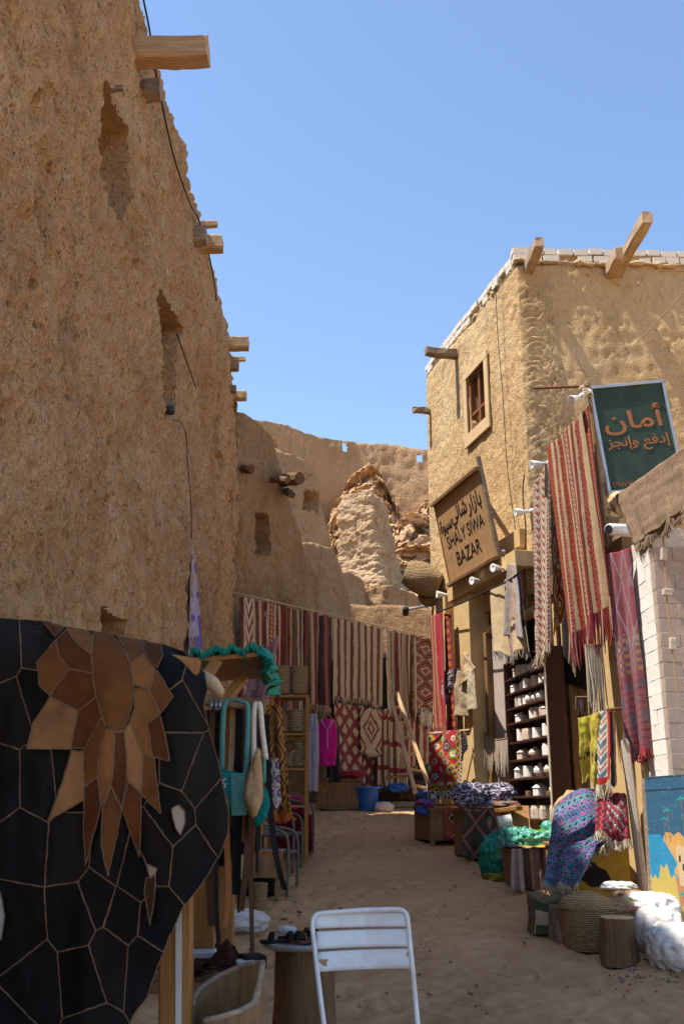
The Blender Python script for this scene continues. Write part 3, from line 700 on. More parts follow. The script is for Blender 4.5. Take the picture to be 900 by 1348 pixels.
for r in range(8, 25):
    z = .15+rh*(r+.5); tap = 0.0
    x = PXl+tap; k = 0
    while x < PXl+1.5:
        L = .37 if (k or r % 2) else .20
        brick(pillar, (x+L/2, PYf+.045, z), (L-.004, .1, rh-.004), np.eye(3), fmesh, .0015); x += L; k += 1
    y = PYf+.10; k = 0
    while y < PYf+.72:
        L = .31 if (k or r % 2 == 0) else .19
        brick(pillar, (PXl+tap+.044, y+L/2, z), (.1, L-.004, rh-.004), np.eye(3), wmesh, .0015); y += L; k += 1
q = MB(); q.box((PXl+.28, PYf-.08, 1.68), (.2, .2, .32), None, .02); q.build('ledge_block', 'white_brick', pillar)
# ================================================================ textiles
CREAM = (.50, .37, .215); MAROON = (.12, .023, .018); RED = (.30, .033, .022); RUST = (.33, .09, .03); DBROWN = (.045, .022, .014); BROWN = (.16, .07, .035)
ORANGE = (.5, .15, .025); BEIGE = (.46, .34, .20); PINK = (.36, .11, .085); WHITE = (.62, .56, .46); BLACK = (.015, .013, .014); GOLD = (.52, .26, .03); NAVY = (.02, .03, .10)
SKY = (.10, .26, .55); TEAL = (.02, .22, .22); GREEN = (.12, .34, .02)
def fr(a): return a-np.floor(a)
def sel(*pairs, default):
    """first matching mask wins"""
    m0 = pairs[0][0]; out = np.empty(m0.shape+(3,)); out[:] = default
    for m, c in reversed(pairs): out[np.broadcast_to(m, m0.shape)] = c
    return out
def stripes(defs, motif_len=30.0):
    """defs: (weight, colour[, colour2[, kind]])"""
    tot = sum(d[0] for d in defs)
    def f(U, Vv):
        out = np.zeros(U.shape+(3,)); acc = 0
        for d in defs:
            a, b = acc/tot, (acc+d[0])/tot; acc += d[0]; m = (U >= a) & (U < b+1e-9); out[m] = d[1]
            if len(d) > 2:
                x = (U-a)/(b-a); k = d[3] if len(d) > 3 else 'zig'; n = motif_len
                if k == 'zig': q = np.abs(x-(.5+.38*(np.abs(fr(Vv*n)-.5)*4-1))) < .2
                elif k == 'dia': q = (np.abs(x-.5)*1.2+np.abs(fr(Vv*n)-.5)) < .42
                elif k == 'dash': q = (fr(Vv*n*1.6) < .5) & (np.abs(x-.5) < .3)
                elif k == 'chev': q = fr(Vv*n*.5+np.abs(x-.5)*1.6) < .5
                else: q = fr(Vv*n) < .5
                out[m & q] = d[2]
        return out
    return f
def lattice(base, line, inner, nu, nv, wl=.16, wi=.22, inner2=None):
    def f(U, Vv):
        a = fr(U*nu+Vv*nv); b = fr(U*nu-Vv*nv); da = np.minimum(a, 1-a); db = np.minimum(b, 1-b); d = np.minimum(da, db)
        i = np.maximum(np.abs(a-.5), np.abs(b-.5))
        o = sel((d < wl*.5, line), (i < wi*.45, inner2 or inner), (i < wi, inner), default=base); return o
    return f
def concentric(cols, nu, nv, rings=5):
    cols = [np.array(c) for c in cols]
    def f(U, Vv):
        k = np.floor((np.abs(fr(U*nu)-.5)+np.abs(fr(Vv*nv)-.5))*rings*2).astype(int) % len(cols)
        return np.array(cols)[k]
    return f
def border(f, col, wu, wv, col2=None):
    def g(U, Vv):
        o = f(np.clip((U-wu)/(1-2*wu), 0, .999), np.clip((Vv-wv)/(1-2*wv), 0, .999)); m = (U < wu) | (U > 1-wu) | (Vv < wv) | (Vv > 1-wv); o[m] = col
        if col2 is not None: m2 = m & (fr((U*8+Vv*20)*2) < .5) & ((U > wu*.25) & (U < 1-wu*.25)); o[m2] = col2
        return o
    return g
def quad(c4, U, Vv):
    tl, tr, br, bl = [np.asarray(c, float) for c in c4]; U = U[..., None]; Vv = Vv[..., None]
    return (tl*(1-U)+tr*U)*(1-Vv)+(bl*(1-U)+br*U)*Vv
def drape_pts(c4, nu, nv, fold=(.03, 3, 0), sag=0.0, seed=0, crumple=.01, ragged=.0, nrm=None, warp=None, scal=0.):
    U, Vv = np.meshgrid(np.linspace(0, 1, nu+1), np.linspace(0, 1, nv+1)); P = quad(c4, U, Vv)
    if nrm is None:
        e1 = np.asarray(c4[1], float)-c4[0]; e2 = np.asarray(c4[3], float)-c4[0]; n = np.cross(e1, e2); n /= np.linalg.norm(n)
        if np.dot(n, CAM-c4[0]) < 0: n = -n
    else: n = np.asarray(nrm, float)
    amp, fq, ph = fold
    d = amp*(.35+.65*Vv)*(np.sin(2*PI*(fq*U+ph+.12*np.sin(2.2*Vv+seed)))+.35*np.sin(2*PI*(fq*2.3*U+ph*2+.2*Vv)))
    d = d+crumple*fbm(U*4+seed, Vv*6, seed, 3, seed)
    P = P+d[..., None]*n; P[..., 2] -= sag*(1-(2*U-1)**2)*(1-Vv*.5)
    if scal: P[..., 2] -= scal*np.abs(np.sin(PI*(U*3.3+seed*.37)))*(1-Vv)
    if ragged: P[..., 2] += ragged*Vv**2*fbm(U*3, seed, 0, 3, seed+4)
    if warp: P = warp(P, U, Vv)
    return P
def textile(name, label, cat, c4, colf, nu, nv, fold=(.02, 2, 0), mat='textile', sag=0., seed=0, crumple=.01, ragged=.02, group=None, parent=None, thick=.008, warp=None, nrm=None, scal=0.):
    P = drape_pts(c4, nu, nv, fold, sag, seed, crumple, ragged, nrm, warp, scal); mb = MB()
    U, Vv = np.meshgrid((np.arange(nu)+.5)/nu, (np.arange(nv)+.5)/nv)
    uw = U+.004*fbm(U*3, Vv*14, seed, 3, seed+2); vw = Vv+.004*fbm(U*14, Vv*3, seed+5., 3, seed+3)
    c = colf(np.clip(uw, 0, .999), np.clip(vw, 0, .999)).reshape(-1, 3)
    c = c*(1+.16*(RNG.random((len(c), 1))-.5)); mb.grid(P, c); o = mb.build(name, mat, parent, smooth=True); solidify(o, thick)
    o['_edge'] = 0
    if cat: tag(o, label, cat, group)
    del o['_edge']; return o, P
def fringe(parent, pts, length, cols, per=3, r=.006, seed=0, name='fringe', spread=.02):
    """strands hanging from a line of points; one joined part of strands too fine to pick apart"""
    rg = np.random.default_rng(seed); mb = MB(); pts = np.asarray(pts, float)
    for i in range(len(pts)-1):
        for k in range(per):
            p = pts[i]+(pts[i+1]-pts[i])*((k+rg.random())/per); L = length*(.7+.5*rg.random()); d = rg.normal(0, spread, 3); d[2] = 0
            mb.tube([p+V(0, 0, .01), p+d*.4-V(0, 0, L*.5), p+d-V(0, 0, L)], [r, r*.9, r*.5], 4, cols[rg.integers(len(cols))], caps=False)
    return mb.build(name, 'textile', parent, smooth=True, kind='stuff')
def lump(name, mat, c, rad, amp, seed, parent=None, nu=40, nv=26, sq=2.6, col=None, floor=True, fq=3.0, R=None, dip=0., detail=.5, wr=.05):
    th, ph = np.meshgrid(np.linspace(0, 2*PI, nu, endpoint=False), np.linspace(.04, PI-.04, nv)); 
    cx, sx_ = np.cos(th)*np.sin(ph), np.sin(th)*np.sin(ph); cz = np.cos(ph)
    q = 1/((np.abs(cx)**sq+np.abs(sx_)**sq+np.abs(cz)**sq)**(1/sq)); d = np.stack([cx, sx_, cz], -1)
    k = q*(1+wr*np.abs(vnoise(d[..., 0]*fq*2.4+seed, d[..., 1]*fq*2.4, d[..., 2]*fq*1.0+2*fbm(d[..., 0]*2, d[..., 1]*2, d[..., 2]*2, 2, seed), seed+7))+amp*fbm(d[..., 0]*fq, d[..., 1]*fq, d[..., 2]*fq, 4, seed, .6)-amp*detail*np.abs(vnoise(d[..., 0]*fq*2.2, d[..., 1]*fq*2.2, d[..., 2]*fq*1.4, seed+5)))
    P = d*k[..., None]*np.asarray(rad); P[..., 2] -= dip*np.exp(-((cx**2+sx_**2)/.25))*(cz > 0)
    if floor: P[..., 2] = np.maximum(P[..., 2], -rad[2]*.93+.004*vnoise(cx*9, sx_*9, 0, seed))
    if R is not None: P = P @ np.asarray(R).T
    mb = MB(); colr = None
    if col is not None:
        cc = col(th[:-1]/(2*PI), ph[:-1]/PI) ; colr = cc.reshape(-1, 3)
    mb.grid(P+np.asarray(c), colr, closed_u=True)
    n0 = mb.n; mb.f.append(tuple(range(nu))); mb.f.append(tuple(range(n0-nu, n0))[::-1])
    if colr is not None: mb.c += [tuple(colr[0]), tuple(colr[-1])]
    return mb.build(name, mat, parent, smooth=True)
def px2m(p): return FPX/np.dot(np.asarray(p)-CAM, V(0, math.cos(TILT), math.sin(TILT)))
# ================================================================ signs
def text_mesh(body, size, bold=.0, ext=.004):
    c = bpy.data.curves.new('lettering', 'FONT'); c.body = body; c.size = size; c.extrude = ext; c.offset = bold; c.align_x = 'CENTER'; c.resolution_u = 5
    for i, bf in enumerate(c.body_format): bf.material_index = i
    for i in range(len(body)): c.materials.append(M['letter_black'])
    o = bpy.data.objects.new('lettering', c); COL.objects.link(o); dg = bpy.context.evaluated_depsgraph_get(); dg.update()
    me = bpy.data.meshes.new_from_object(o.evaluated_get(dg)); bpy.data.objects.remove(o); return me
def lettering(parent, body, ctr, wu, hu, origin, ex, ey, en, mat, bold=0., off=.006, shear=0., fit=True, name='lettering'):
    """body scaled to width wu and height hu, centred at ctr=(u, v) metres on the board plane"""
    me = text_mesh(body, 1.0, bold); v = np.array([x.co[:] for x in me.vertices]); lo, hi = v.min(0), v.max(0)
    q = (v-(lo+hi)/2); q[:, 0] *= wu/(hi[0]-lo[0]); q[:, 1] *= hu/(hi[1]-lo[1]); q[:, 2] = np.where(v[:, 2] > 0, .004, -.002)
    for pl in me.polygons:
        for vi in pl.vertices: q[vi, 2] = (.004 if v[vi, 2] > 0 else -.002)+.0004*(pl.material_index % 3)
        pl.material_index = 0
    q[:, 1] += shear*q[:, 0]
    W = np.asarray(origin)+np.outer(q[:, 0]+ctr[0], ex)+np.outer(q[:, 1]+ctr[1], ey)+np.outer(q[:, 2]+off, en)
    for i, x in enumerate(me.vertices): x.co = W[i]
    me.materials.clear(); me.materials.append(M[mat]); o = bpy.data.objects.new(name, me); COL.objects.link(o); o.parent = parent
    o.matrix_parent_inverse = parent.matrix_basis.inverted(); return o
# ---- carved plank sign of the bazaar
BL, BR = face(598, 764, .30), face(660, 728, .30); TL, TR = on(567, 672, C+FN*.52, FN), on(627, 623, C+FN*.52, FN)
so_ = (BL+BR+TL+TR)/4; ex = (BR-BL); Wd = np.linalg.norm(ex); ex = ex/Wd; ey = ((TL+TR)-(BL+BR))/2; Hd = np.linalg.norm(ey); ey = ey-ex*np.dot(ey, ex); ey /= np.linalg.norm(ey); en = np.cross(ex, ey)
bz = thing('bazaar_sign', 'tilted wooden plank sign with black Arabic and Latin lettering above the shop door', 'sign', so_)
npl = 7; Rs = np.stack([ex, ey, en], 1)
for k in range(npl):
    q = MB(); q.box(so_+ex*Wd*((k+.5)/npl-.5), (Wd/npl-.003, Hd, .025), Rs, .003); q.build('plank', 'wood_sign', bz)
for sg in (1, -1):
    q = MB(); q.box(so_+ey*sg*(Hd/2+.012)+en*.025, (Wd+.1, .055, .09), Rs, .006, jit=.002); q.build('rail', 'wood_brown', bz)
q = MB(); q.box(so_+ex*(Wd/2+.02)+ey*.08-en*.02, (.05, Hd+.22, .06), Rs, .006, jit=.002); q.build('side_post', 'wood_grey', bz)
q = MB(); q.box(so_-ex*(Wd/2+.012), (.025, Hd, .05), Rs, .004); q.build('edge_strip', 'wood_brown', bz)
lettering(bz, 'SHALY SIWA', (.03, -.03*Hd), Wd*.80, Hd*.15, so_, ex, ey, en, 'letter_black', .0, .014)
lettering(bz, 'BAZAR', (.02, -.27*Hd), Wd*.52, Hd*.16, so_, ex, ey, en, 'letter_black', .0, .014)
lettering(bz, "\uFEAD\uFE8D\uFEAF\uFE8E\uFE91", (.31*Wd, .20*Hd), Wd*.27, Hd*.24, so_, ex, ey, en, 'letter_black', .012, .014)
lettering(bz, "\uFEF2\uFEDF\uFE8E\uFEB7", (-.02*Wd, .20*Hd), Wd*.34, Hd*.27, so_, ex, ey, en, 'letter_black', .012, .014)
lettering(bz, "\uFE93\uFEEE\uFEF4\uFEB3", (-.34*Wd, .17*Hd), Wd*.27, Hd*.20, so_, ex, ey, en, 'letter_black', .012, .014)
q = MB(); q.bar(face(628, 640, .0), TR-en*.03, .05, .05); q.build('bracket', 'wood_grey', bz)
q = MB(); q.bar(face(661, 720, 0), BR-en*.03, .05, .05); q.build('bracket', 'wood_grey', bz)
# ---- green sign
GY = 11.2; gTL, gTR, gBL, gBR = at(778, 509, GY), at(877, 501, GY), at(796, 652, GY), at(897, 641, GY)
go = (gTL+gTR+gBL+gBR)/4; gx = ((gTR+gBR)-(gTL+gBL))/2; GW = np.linalg.norm(gx); gx /= GW; gy = ((gTL+gTR)-(gBL+gBR))/2; GH = np.linalg.norm(gy); gy = gy-gx*np.dot(gy, gx); gy /= np.linalg.norm(gy); gn = np.cross(gx, gy)
gs = thing('green_sign', 'tilted dark green sign board with orange Arabic lettering and pale frame', 'sign', go); Rg = np.stack([gx, gy, gn], 1)
q = MB(); q.box(go, (GW-.04, GH-.04, .02), Rg, .002); q.build('panel', 'green_sign', gs)
for sx, sy, w1, h1 in ((0, .5, GW, .035), (0, -.5, GW, .035), (.5, 0, .035, GH-.037), (-.5, 0, .035, GH-.037)):
    q = MB(); q.box(go+gx*sx*(GW-.035)+gy*sy*(GH-.035)+gn*.012, (w1, h1, .05), Rg, .004); q.build('frame', 'bright_metal', gs)
lettering(gs, "\uFEE5\uFE8E\uFEE3\uFE83", (.02*GW, .16*GH), GW*.82, GH*.27, go, gx, gy, gn, 'letter_orange', .016, .012)
lettering(gs, "\uFEB0\uFEA0\uFEE7\uFE87\uFEED \uFECA\uFED3\uFEA9\uFE87", (.02*GW, -.06*GH), GW*.84, GH*.14, go, gx, gy, gn, 'letter_orange', .012, .012)
lettering(gs, "\u0661\u0669\u0665\u0667\u0660", (-.27*GW, -.42*GH), GW*.30, GH*.045, go, gx, gy, gn, 'letter_orange', .0, .012)
q = MB(); q.bar(gBL+V(.05, .05, -.5), gTL+V(.0, .05, -.1), .05, .05); q.build('prop', 'wood_grey', gs)
q = MB(); q.bar(gBR+V(-.3, .05, -.5), gBR+V(-.3, .05, .3), .05, .05); q.build('prop', 'wood_grey', gs)
# ================================================================ things hung on the sunny side
pole = thing('rug_pole', 'rusty pole sticking out at the top of the striped rug', 'pole', at(765, 512, 10.9))
q = MB(); q.tube([at(702, 511, 11.2), at(775, 508, 10.9)], .018, 8); q.build('rod', 'rust', pole)
q = MB(); q.tube([at(774, 505, 10.95), at(800, 720, 10.95)], .022, 8); q.build('upright', 'wood_brown', pole)
for k in range(5):
    q = MB(); a = np.linspace(0, 2*PI, 11); c0 = at(768+k*1.5, 512+k*2, 10.9); q.tube([c0+V(.05*math.cos(t), .05*math.sin(t), .02*math.sin(2*t+k)) for t in a], .012, 6); q.build('rope_turn', 'cream_string', pole)
big, P = textile('striped_kilim', 'long red and cream striped kilim with red tassels hung from the pole', 'rug',
    [at(721, 590, 11.35), at(776, 534, 10.75), at(808, 792, 10.7), at(750, 838, 11.2)],
    stripes([(5, RUST, RED, 'zig'), (3, CREAM), (3, PINK, MAROON, 'dash'), (2, CREAM), (4, RED, RUST, 'dia'), (3, CREAM), (2, MAROON), (4, PINK, CREAM, 'zig'), (2, RED), (3, CREAM), (3, MAROON, RED, 'dash'), (2, CREAM), (4, RED, PINK, 'zig'), (7, CREAM), (2, MAROON), (6, RED, ORANGE, 'zig'), (1, MAROON)], 34), 110, 190, (.05, 2.2, .1), seed=3, ragged=.06)
fringe(big, P[-1][::4], .42, [RED, MAROON, CREAM, PINK, RED, (.2, .01, .05)], 3, .010, 4)
big2, P = textile('kilim_strip', 'narrow white and red patterned kilim beside the striped kilim', 'rug', [at(702, 640, 11.9), at(722, 606, 11.7), at(724, 845, 11.8), at(706, 868, 12.0)],
    stripes([(3, WHITE, RED, 'zig'), (5, PINK, WHITE, 'chev'), (2, CREAM), (5, RUST, WHITE, 'chev'), (3, WHITE, RED, 'dia')], 44), 44, 150, (.025, 1.2, .3), seed=5)
fringe(big2, P[-1][::3], .10, [CREAM, WHITE, BEIGE], 3, .010, 6)
textile('diamond_kilim', 'dark folded kilim with yellow stepped diamonds behind the striped kilim', 'rug', [at(722, 604, 11.75), at(733, 600, 11.9), at(742, 815, 12.0), at(728, 836, 11.8)], concentric([MAROON, GOLD, DBROWN, WHITE, MAROON, RED], 1.4, 4.5, 5), 36, 170, (.015, .8, .2), seed=6)
textile('black_gap_sheet', 'black sheet added to darken the gap behind the striped kilim', 'cloth', [at(728, 612, 12.1), at(795, 590, 11.5), at(826, 930, 11.4), at(745, 900, 12.2)], lambda U, W_: sel((U < 0, BLACK), default=(.012, .009, .008)), 16, 30, (.03, 3, .4), seed=9)  # black sheet stands in for the dark gap between the hangings
pk, P = textile('pink_carpet', 'faded pink checked carpet hanging beside the white pillar', 'rug', [at(798, 730, 10.75), at(829, 722, 10.5), at(856, 985, 10.45), at(829, 1000, 10.75)],
    lambda U, W_: sel(((np.abs(fr(U*2.2+W_*3.5)-.5) < .045) & (W_ < .5), (.30, .26, .33)), ((np.abs(fr(U*2.2-W_*3.5)-.5) < .045) & (W_ < .5), (.32, .27, .30)), ((fr(U*5) < .5) & (fr(W_*26) < .5) & (W_ > .42) & (W_ < .62), (.23, .16, .20)), ((fr(U*5) > .5) & (fr(W_*26) > .5) & (W_ > .42) & (W_ < .62), (.40, .27, .16)), ((np.abs(fr(U*1.5+W_*6)-.5)+np.abs(fr(U*1.5-W_*6)-.5) < .35) & (W_ > .66), (.16, .11, .15)), ((W_ > .64) & (fr(W_*30) < .3), (.18, .06, .08)), ((W_ > .97) | (W_ < .012), (.42, .05, .08)), default=(.30, .09, .105)), 48, 170, (.05, 1.4, .15), seed=11)
fringe(pk, P[-1][::3], .08, [(.42, .05, .08), RED], 3, .009, 8)
bg_, P = textile('beige_rug', 'beige and lilac rug with a dark pattern hung over the shop string', 'rug', [face(647, 775, .36), face(683, 752, .36), face(694, 858, .40), face(655, 862, .42)],
    lambda U, W_: sel(((np.abs(W_-.55-.08*np.sin(U*9)) < .03) & (U > .35), BROWN), ((np.abs(W_-.75+.1*U) < .04) & (U > .5), DBROWN), ((U > .45) & (U < .62), (.38, .24, .25)), ((U > .62) & (W_ < .4), (.36, .27, .32)), default=(.55, .41, .24)), 50, 60, (.05, 1.7, .1), seed=13, ragged=.08)
fringe(bg_, P[-1][::3], .10, [CREAM, (.3, .3, .32)], 3, .008, 9)
textile('grey_shawl', 'grey lilac shawl end hanging down from the lamp by the plank sign', 'cloth', [face(668, 742, .42), face(679, 742, .40), face(690, 840, .42), face(664, 838, .44)], lambda U, W_: sel((U > .75, (.42, .37, .36)), (U < .25, (.30, .25, .24)), default=(.50, .37, .29)), 24, 40, (.03, 1.2, .3), seed=15)
rd, P = textile('red_scarf', 'long crimson striped scarf hung at the corner of the shop', 'scarf', [face(565, 812, .40), face(583, 806, .40), face(590, 955, .40), face(573, 962, .42)], stripes([(2, RED, MAROON, 'dash'), (1, (.46, .25, .12)), (2, RED), (1, (.42, .18, .09)), (4, (.40, .012, .03)), (3, (.30, .01, .02))], 40), 40, 90, (.03, 1.3, 0), seed=17)
fringe(rd, P[-1][::4], .22, [RED, ORANGE, PINK, MAROON], 3, .012, 10)
textile('dark_red_scarf', 'dark red scarf with yellow fire pattern behind the crimson scarf', 'scarf', [face(584, 808, .34), face(593, 806, .34), face(602, 965, .32), face(590, 968, .34)], stripes([(2, RED, ORANGE, 'chev'), (4, (.28, .01, .02), ORANGE, 'dash'), (2, MAROON)], 9), 20, 80, (.02, 1, 0), seed=18)
textile('grey_scarf', 'small grey printed scarf on the pilaster hook', 'scarf', [face(582, 884, .36), face(603, 880, .30), face(596, 905, .32), face(588, 930, .36)], lambda U, W_: sel((vnoise(U*14, W_*18, 0, 5) > .1, (.38, .36, .38)), default=(.12, .11, .13)), 26, 36, (.05, 2, 0), seed=19, crumple=.04)
bagt = thing('felt_robe', 'beige felt robe with pointed hood hanging on the yellow pilaster', 'robe', face(612, 900, .3))
textile('hood', '', None, [face(611, 860, .30), face(614, 859, .30), face(627, 880, .34), face(606, 905, .34)], lambda U, W_: sel((U < .3, (.42, .26, .12)), default=(.52, .39, .23)), 20, 20, (.03, 1, 0), parent=bagt, crumple=.03)
textile('body', '', None, [face(602, 884, .32), face(625, 880, .34), face(629, 935, .36), face(600, 944, .34)], lambda U, W_: sel((U < .35, (.40, .30, .18)), default=(.48, .38, .25)), 26, 30, (.05, 1.2, .2), parent=bagt, crumple=.03, ragged=.1)
# pompom cloth, red with coloured squares
def pom(U, W_):
    a = fr(U*2.6+W_*4.2); b = fr(U*2.6-W_*4.2); ia = np.floor(U*2.6+W_*4.2); ib = np.floor(U*2.6-W_*4.2); k = (ia*3+ib*5).astype(int) % 6; r = np.hypot(a-.5, b-.5); ins = (np.maximum(np.abs(a-.5), np.abs(b-.5)) < .40)
    bord = (W_ > .93) | (U > .93); band = ((W_ > .84) | (U > .82)) & ~bord
    chk = (np.floor(U*22)+np.floor(W_*34)) % 2 == 0
    return sel((bord & chk, BLACK), (bord, WHITE), (band & ((fr(U*9+W_*9) < .4)), ORANGE), (band & (fr(U*7-W_*11) < .35), GREEN), (band, (.12, .02, .02)), (ins & (r < .10), ORANGE), (ins & (r < .2) & (k < 3), BLACK), (ins & (r < .26), WHITE), (ins & (k == 0), NAVY), (ins & (k == 1), (.42, .36, .02)), (ins & (k == 3), GREEN), (ins & (k == 4), ORANGE), default=(.44, .008, .02))
pm, P = textile('pompom_cloth', 'red cloth with green, yellow and black rosettes on a stick before the shop', 'cloth', [face(567, 963, .62), face(607, 961, .50), face(604, 1050, .55), face(563, 1047, .70)], pom, 90, 110, (.035, 1.6, .2), seed=21, crumple=.03)
fringe(pm, P[-1][::3], .05, [WHITE, BLACK, WHITE], 2, .012, 12)
q = MB(); q.tube([face(557, 967, .75), face(618, 961, .3)], .014, 7); tag(q.build('cloth_stick', 'wood_pale'), 'stick holding up the red rosette cloth', 'stick')
fold_, P = textile('fold', '', None, [face(600, 962, .52), face(613, 966, .30), face(617, 985, .30), face(598, 1015, .54)], lambda U, W_: sel((((np.floor(U*9)+np.floor(W_*12)) % 2 == 0) & (U > .6), WHITE), ((U > .6), BLACK), (fr(W_*8+U*3) < .4, GOLD), default=(.10, .06, .02)), 30, 40, (.02, 1, 0), seed=22, parent=pm)
# string with lamps above the shop
st = MB(); st.tube(smooth_path([face(575, 806, .38), face(605, 795, .40), face(640, 778, .42), face(668, 765, .42), face(690, 748, .42)], 6), .012, 6); st.build('string', 'cable'); tag(bpy.data.objects['string'], 'dark twisted string along the shop ledge', 'string')
def spot(name, label, c, d, s=1.0, grp='white spotlights on the sunny house'):
    d = np.asarray(d, float); d /= np.linalg.norm(d); z = d; x = np.cross((0, 0, 1), z); x /= np.linalg.norm(x); y = np.cross(z, x); R = np.stack([x, y, z], 1)
    s *= .78; t = thing(name, label, 'lamp', c, grp)
    q = MB(); q.lathe([(.025*s, -.13*s), (.032*s, -.06*s), (.045*s, -.02*s), (.062*s, .05*s), (.075*s, .10*s), (.078*s, .115*s), (.070*s, .118*s), (.03*s, .10*s)], c, 16, R); q.build('lamp_shade', 'white_plastic', t, smooth=True)
    q = MB(); q.lathe([(.045*s, -.02), (.05*s, .0), (.045*s, .03*s)], np.asarray(c)-d*.20*s, 12, R); q.tube([np.asarray(c)-d*.18*s, np.asarray(c)-d*.1*s], .018*s, 7); q.build('base', 'white_plastic', t, smooth=True); return t
spot('spotlight', 'white spotlight pointing left at the far end of the shop ledge', face(582, 783, .34), -V(FN[0]*-.2, 0, 0)+V(-1, -.2, 0))
spot('spotlight', 'white spotlight directly under the plank sign', face(627, 765, .34), V(-1, -.6, -.1))
spot('spotlight', 'white spotlight under the right end of the plank sign', face(655, 748, .36), V(-1, -.6, -.1))
spot('spotlight', 'white spotlight on the wall beside the narrow kilim', face(686, 674, .20), V(-1, -.25, -.15), 1.0)
spot('spotlight', 'white spotlight at the top of the narrow kilim', at(708, 611, 11.7), V(-1, -.25, -.2), 1.0)
spot('spotlight', 'white spotlight at the top of the tall striped kilim', at(757, 524, 10.8), V(-.8, -.5, -.5), .85)
# surveillance cameras and cables
def ccam(label, c, d):
    t = thing('security_camera', label, 'camera', c); d = np.asarray(d, float); d /= np.linalg.norm(d); x = np.cross((0, 0, 1), d); x /= np.linalg.norm(x); R = np.stack([x, np.cross(d, x), d], 1)
    q = MB(); q.lathe([(.05, -.2), (.065, -.18), (.065, .1), (.06, .12)], c, 14, R); q.build('body', 'white_plastic', t, smooth=True)
    q = MB(); q.lathe([(.05, .105), (.052, .126), (.03, .128)], c, 14, R); q.build('lens', 'black_plastic', t); return t
ccam('white security camera beside the burlap awning', at(810, 697, 10.7), V(-.8, -.6, -.15))
cc = thing('security_camera', 'small camera on a pale metal arm over the far rugs', 'camera', at(536, 803, 17))
q = MB(); q.tube([at(536, 803, 17.0), at(582, 793, 16.6)], .022, 7); q.build('arm', 'bright_metal', cc); q = MB(); q.lathe([(.05, -.07), (.06, -.03), (.06, .05), (.04, .08)], at(534, 805, 17), 12, rotx(.4)); q.build('body', 'black_plastic', cc)
lwall = MB(); lwall.lathe([(.035, -.07), (.05, -.06), (.055, .05), (.03, .07)], lw(222, 540, .07), 12, roty(PI/2)); tag(lwall.build('wall_lamp', 'black_plastic', smooth=True), 'small dark lamp below the second slit window', 'lamp')
def cable(label, pts, r=.008, mat='cable', name='cable'):
    q = MB(); q.tube(smooth_path(pts, 6), r, 5); return tag(q.build(name, mat), label, 'cable')
cable('black cable running down near the top edge of the tall mud house', [lw(x, y, .09) for x, y in ((188, -5), (197, 40), (205, 95), (214, 140), (226, 195), (238, 235), (252, 272), (262, 290), (275, 335), (283, 380), (288, 420))], .011)
cable('thin cable hanging down from the dark wall lamp', [lw(x, y, .08) for x, y in ((233, 440), (247, 480), (258, 510))], .009)
cable('cable from the dark wall lamp to the lilac cloth', [lw(x, y, .07) for x, y in ((226, 552), (238, 556), (245, 575), (247, 610), (251, 660), (253, 722))], .006)
cable('thin cable down the sunlit wall next to the house corner', [face(x, y, .05) for x, y in ((652, 375), (655, 440), (660, 500), (664, 560), (668, 620), (676, 680), (683, 740))], .006)
cable('pale rope running up from the rug pole to the roof', [at(766, 508, 10.9), at(800, 482, 10.2), at(835, 454, 9.5), at(905, 380, 8.2)], .006, 'rope', 'stay_rope')
cable('dark cable by the white wall spotlight', [face(x, y, .06) for x, y in ((690, 625), (688, 650), (692, 700), (690, 745), (694, 800))], .010)
# jute baskets at the far corner
def basket_big(label, c, r, h, d):
    d = np.asarray(d, float); d /= np.linalg.norm(d); x = np.cross((0, 0, 1), d); x /= np.linalg.norm(x); R = np.stack([x, np.cross(d, x), d], 1)
    prof = []
    n = 16
    for i in range(n):
        f = i/(n-1); rr = r*(.55+.45*math.sin(PI*min(1, f*.75+.12))); prof += [(rr+.012*r*(i % 2)*3, h*f)]
    prof += [(r*.62, h*.99), (r*.6, h*.5)]
    q = MB(); q.lathe([(r*.3, -.02)]+prof, c, 26, R, wob=.02); return tag(q.build('jute_basket', 'jute_basket', smooth=True), label, 'basket', 'jute baskets hanging at the shop corner')
basket_big('large ribbed jute basket hanging beside the plank sign', face(578, 772, .12), .27, .60, V(-.85, .1, .42))
basket_big('flat jute basket hanging under the large ribbed basket', face(570, 785, .12), .22, .22, V(-.4, -.8, .2))
basket_big('dark jute basket behind the large ribbed basket', face(563, 772, .0), .22, .34, V(-.7, .1, .6))
# burlap awning and string of stone beads
textile('burlap_awning', 'shaggy brown burlap awning above the white pillar', 'awning', [at(812, 652, 10.9), at(975, 538, 7.6), at(975, 615, 7.6), at(838, 719, 10.35)], lambda U, W_: sel((U < -1, CREAM), default=(.3, .2, .12)), 70, 34, (.012, 5, .2), mat='burlap_mat', seed=25, crumple=.015, ragged=.03, thick=.04)
fr_o = bpy.data.objects['burlap_awning']
Pq = drape_pts([at(812, 652, 10.9), at(975, 538, 7.6), at(975, 615, 7.6), at(838, 719, 10.35)], 70, 4, (.025, 5, .2), seed=25, crumple=.05)
fringe(fr_o, Pq[-1], .09, [(.3, .2, .12), (.2, .13, .08), (.4, .3, .2)], 4, .007, 31)
aw = MB(); aw.bar(at(830, 668, 11.05), at(985, 556, 7.7), .10, .10, jit=.006); aw.build('awning_pole', 'wood_brown', fr_o)
aw = MB(); aw.tube([at(812, 660, 11.2), at(824, 668, 11.0)], .13, 10); tag(aw.build('log', 'wood_pale'), 'thick pale log end right under the awning corner', 'log')
aw = MB(); aw.tube([at(806, 690, 11.2), at(822, 690, 11.0)], .09, 10); tag(aw.build('log', 'wood_pale'), 'thin pale log end behind the white security camera', 'log')
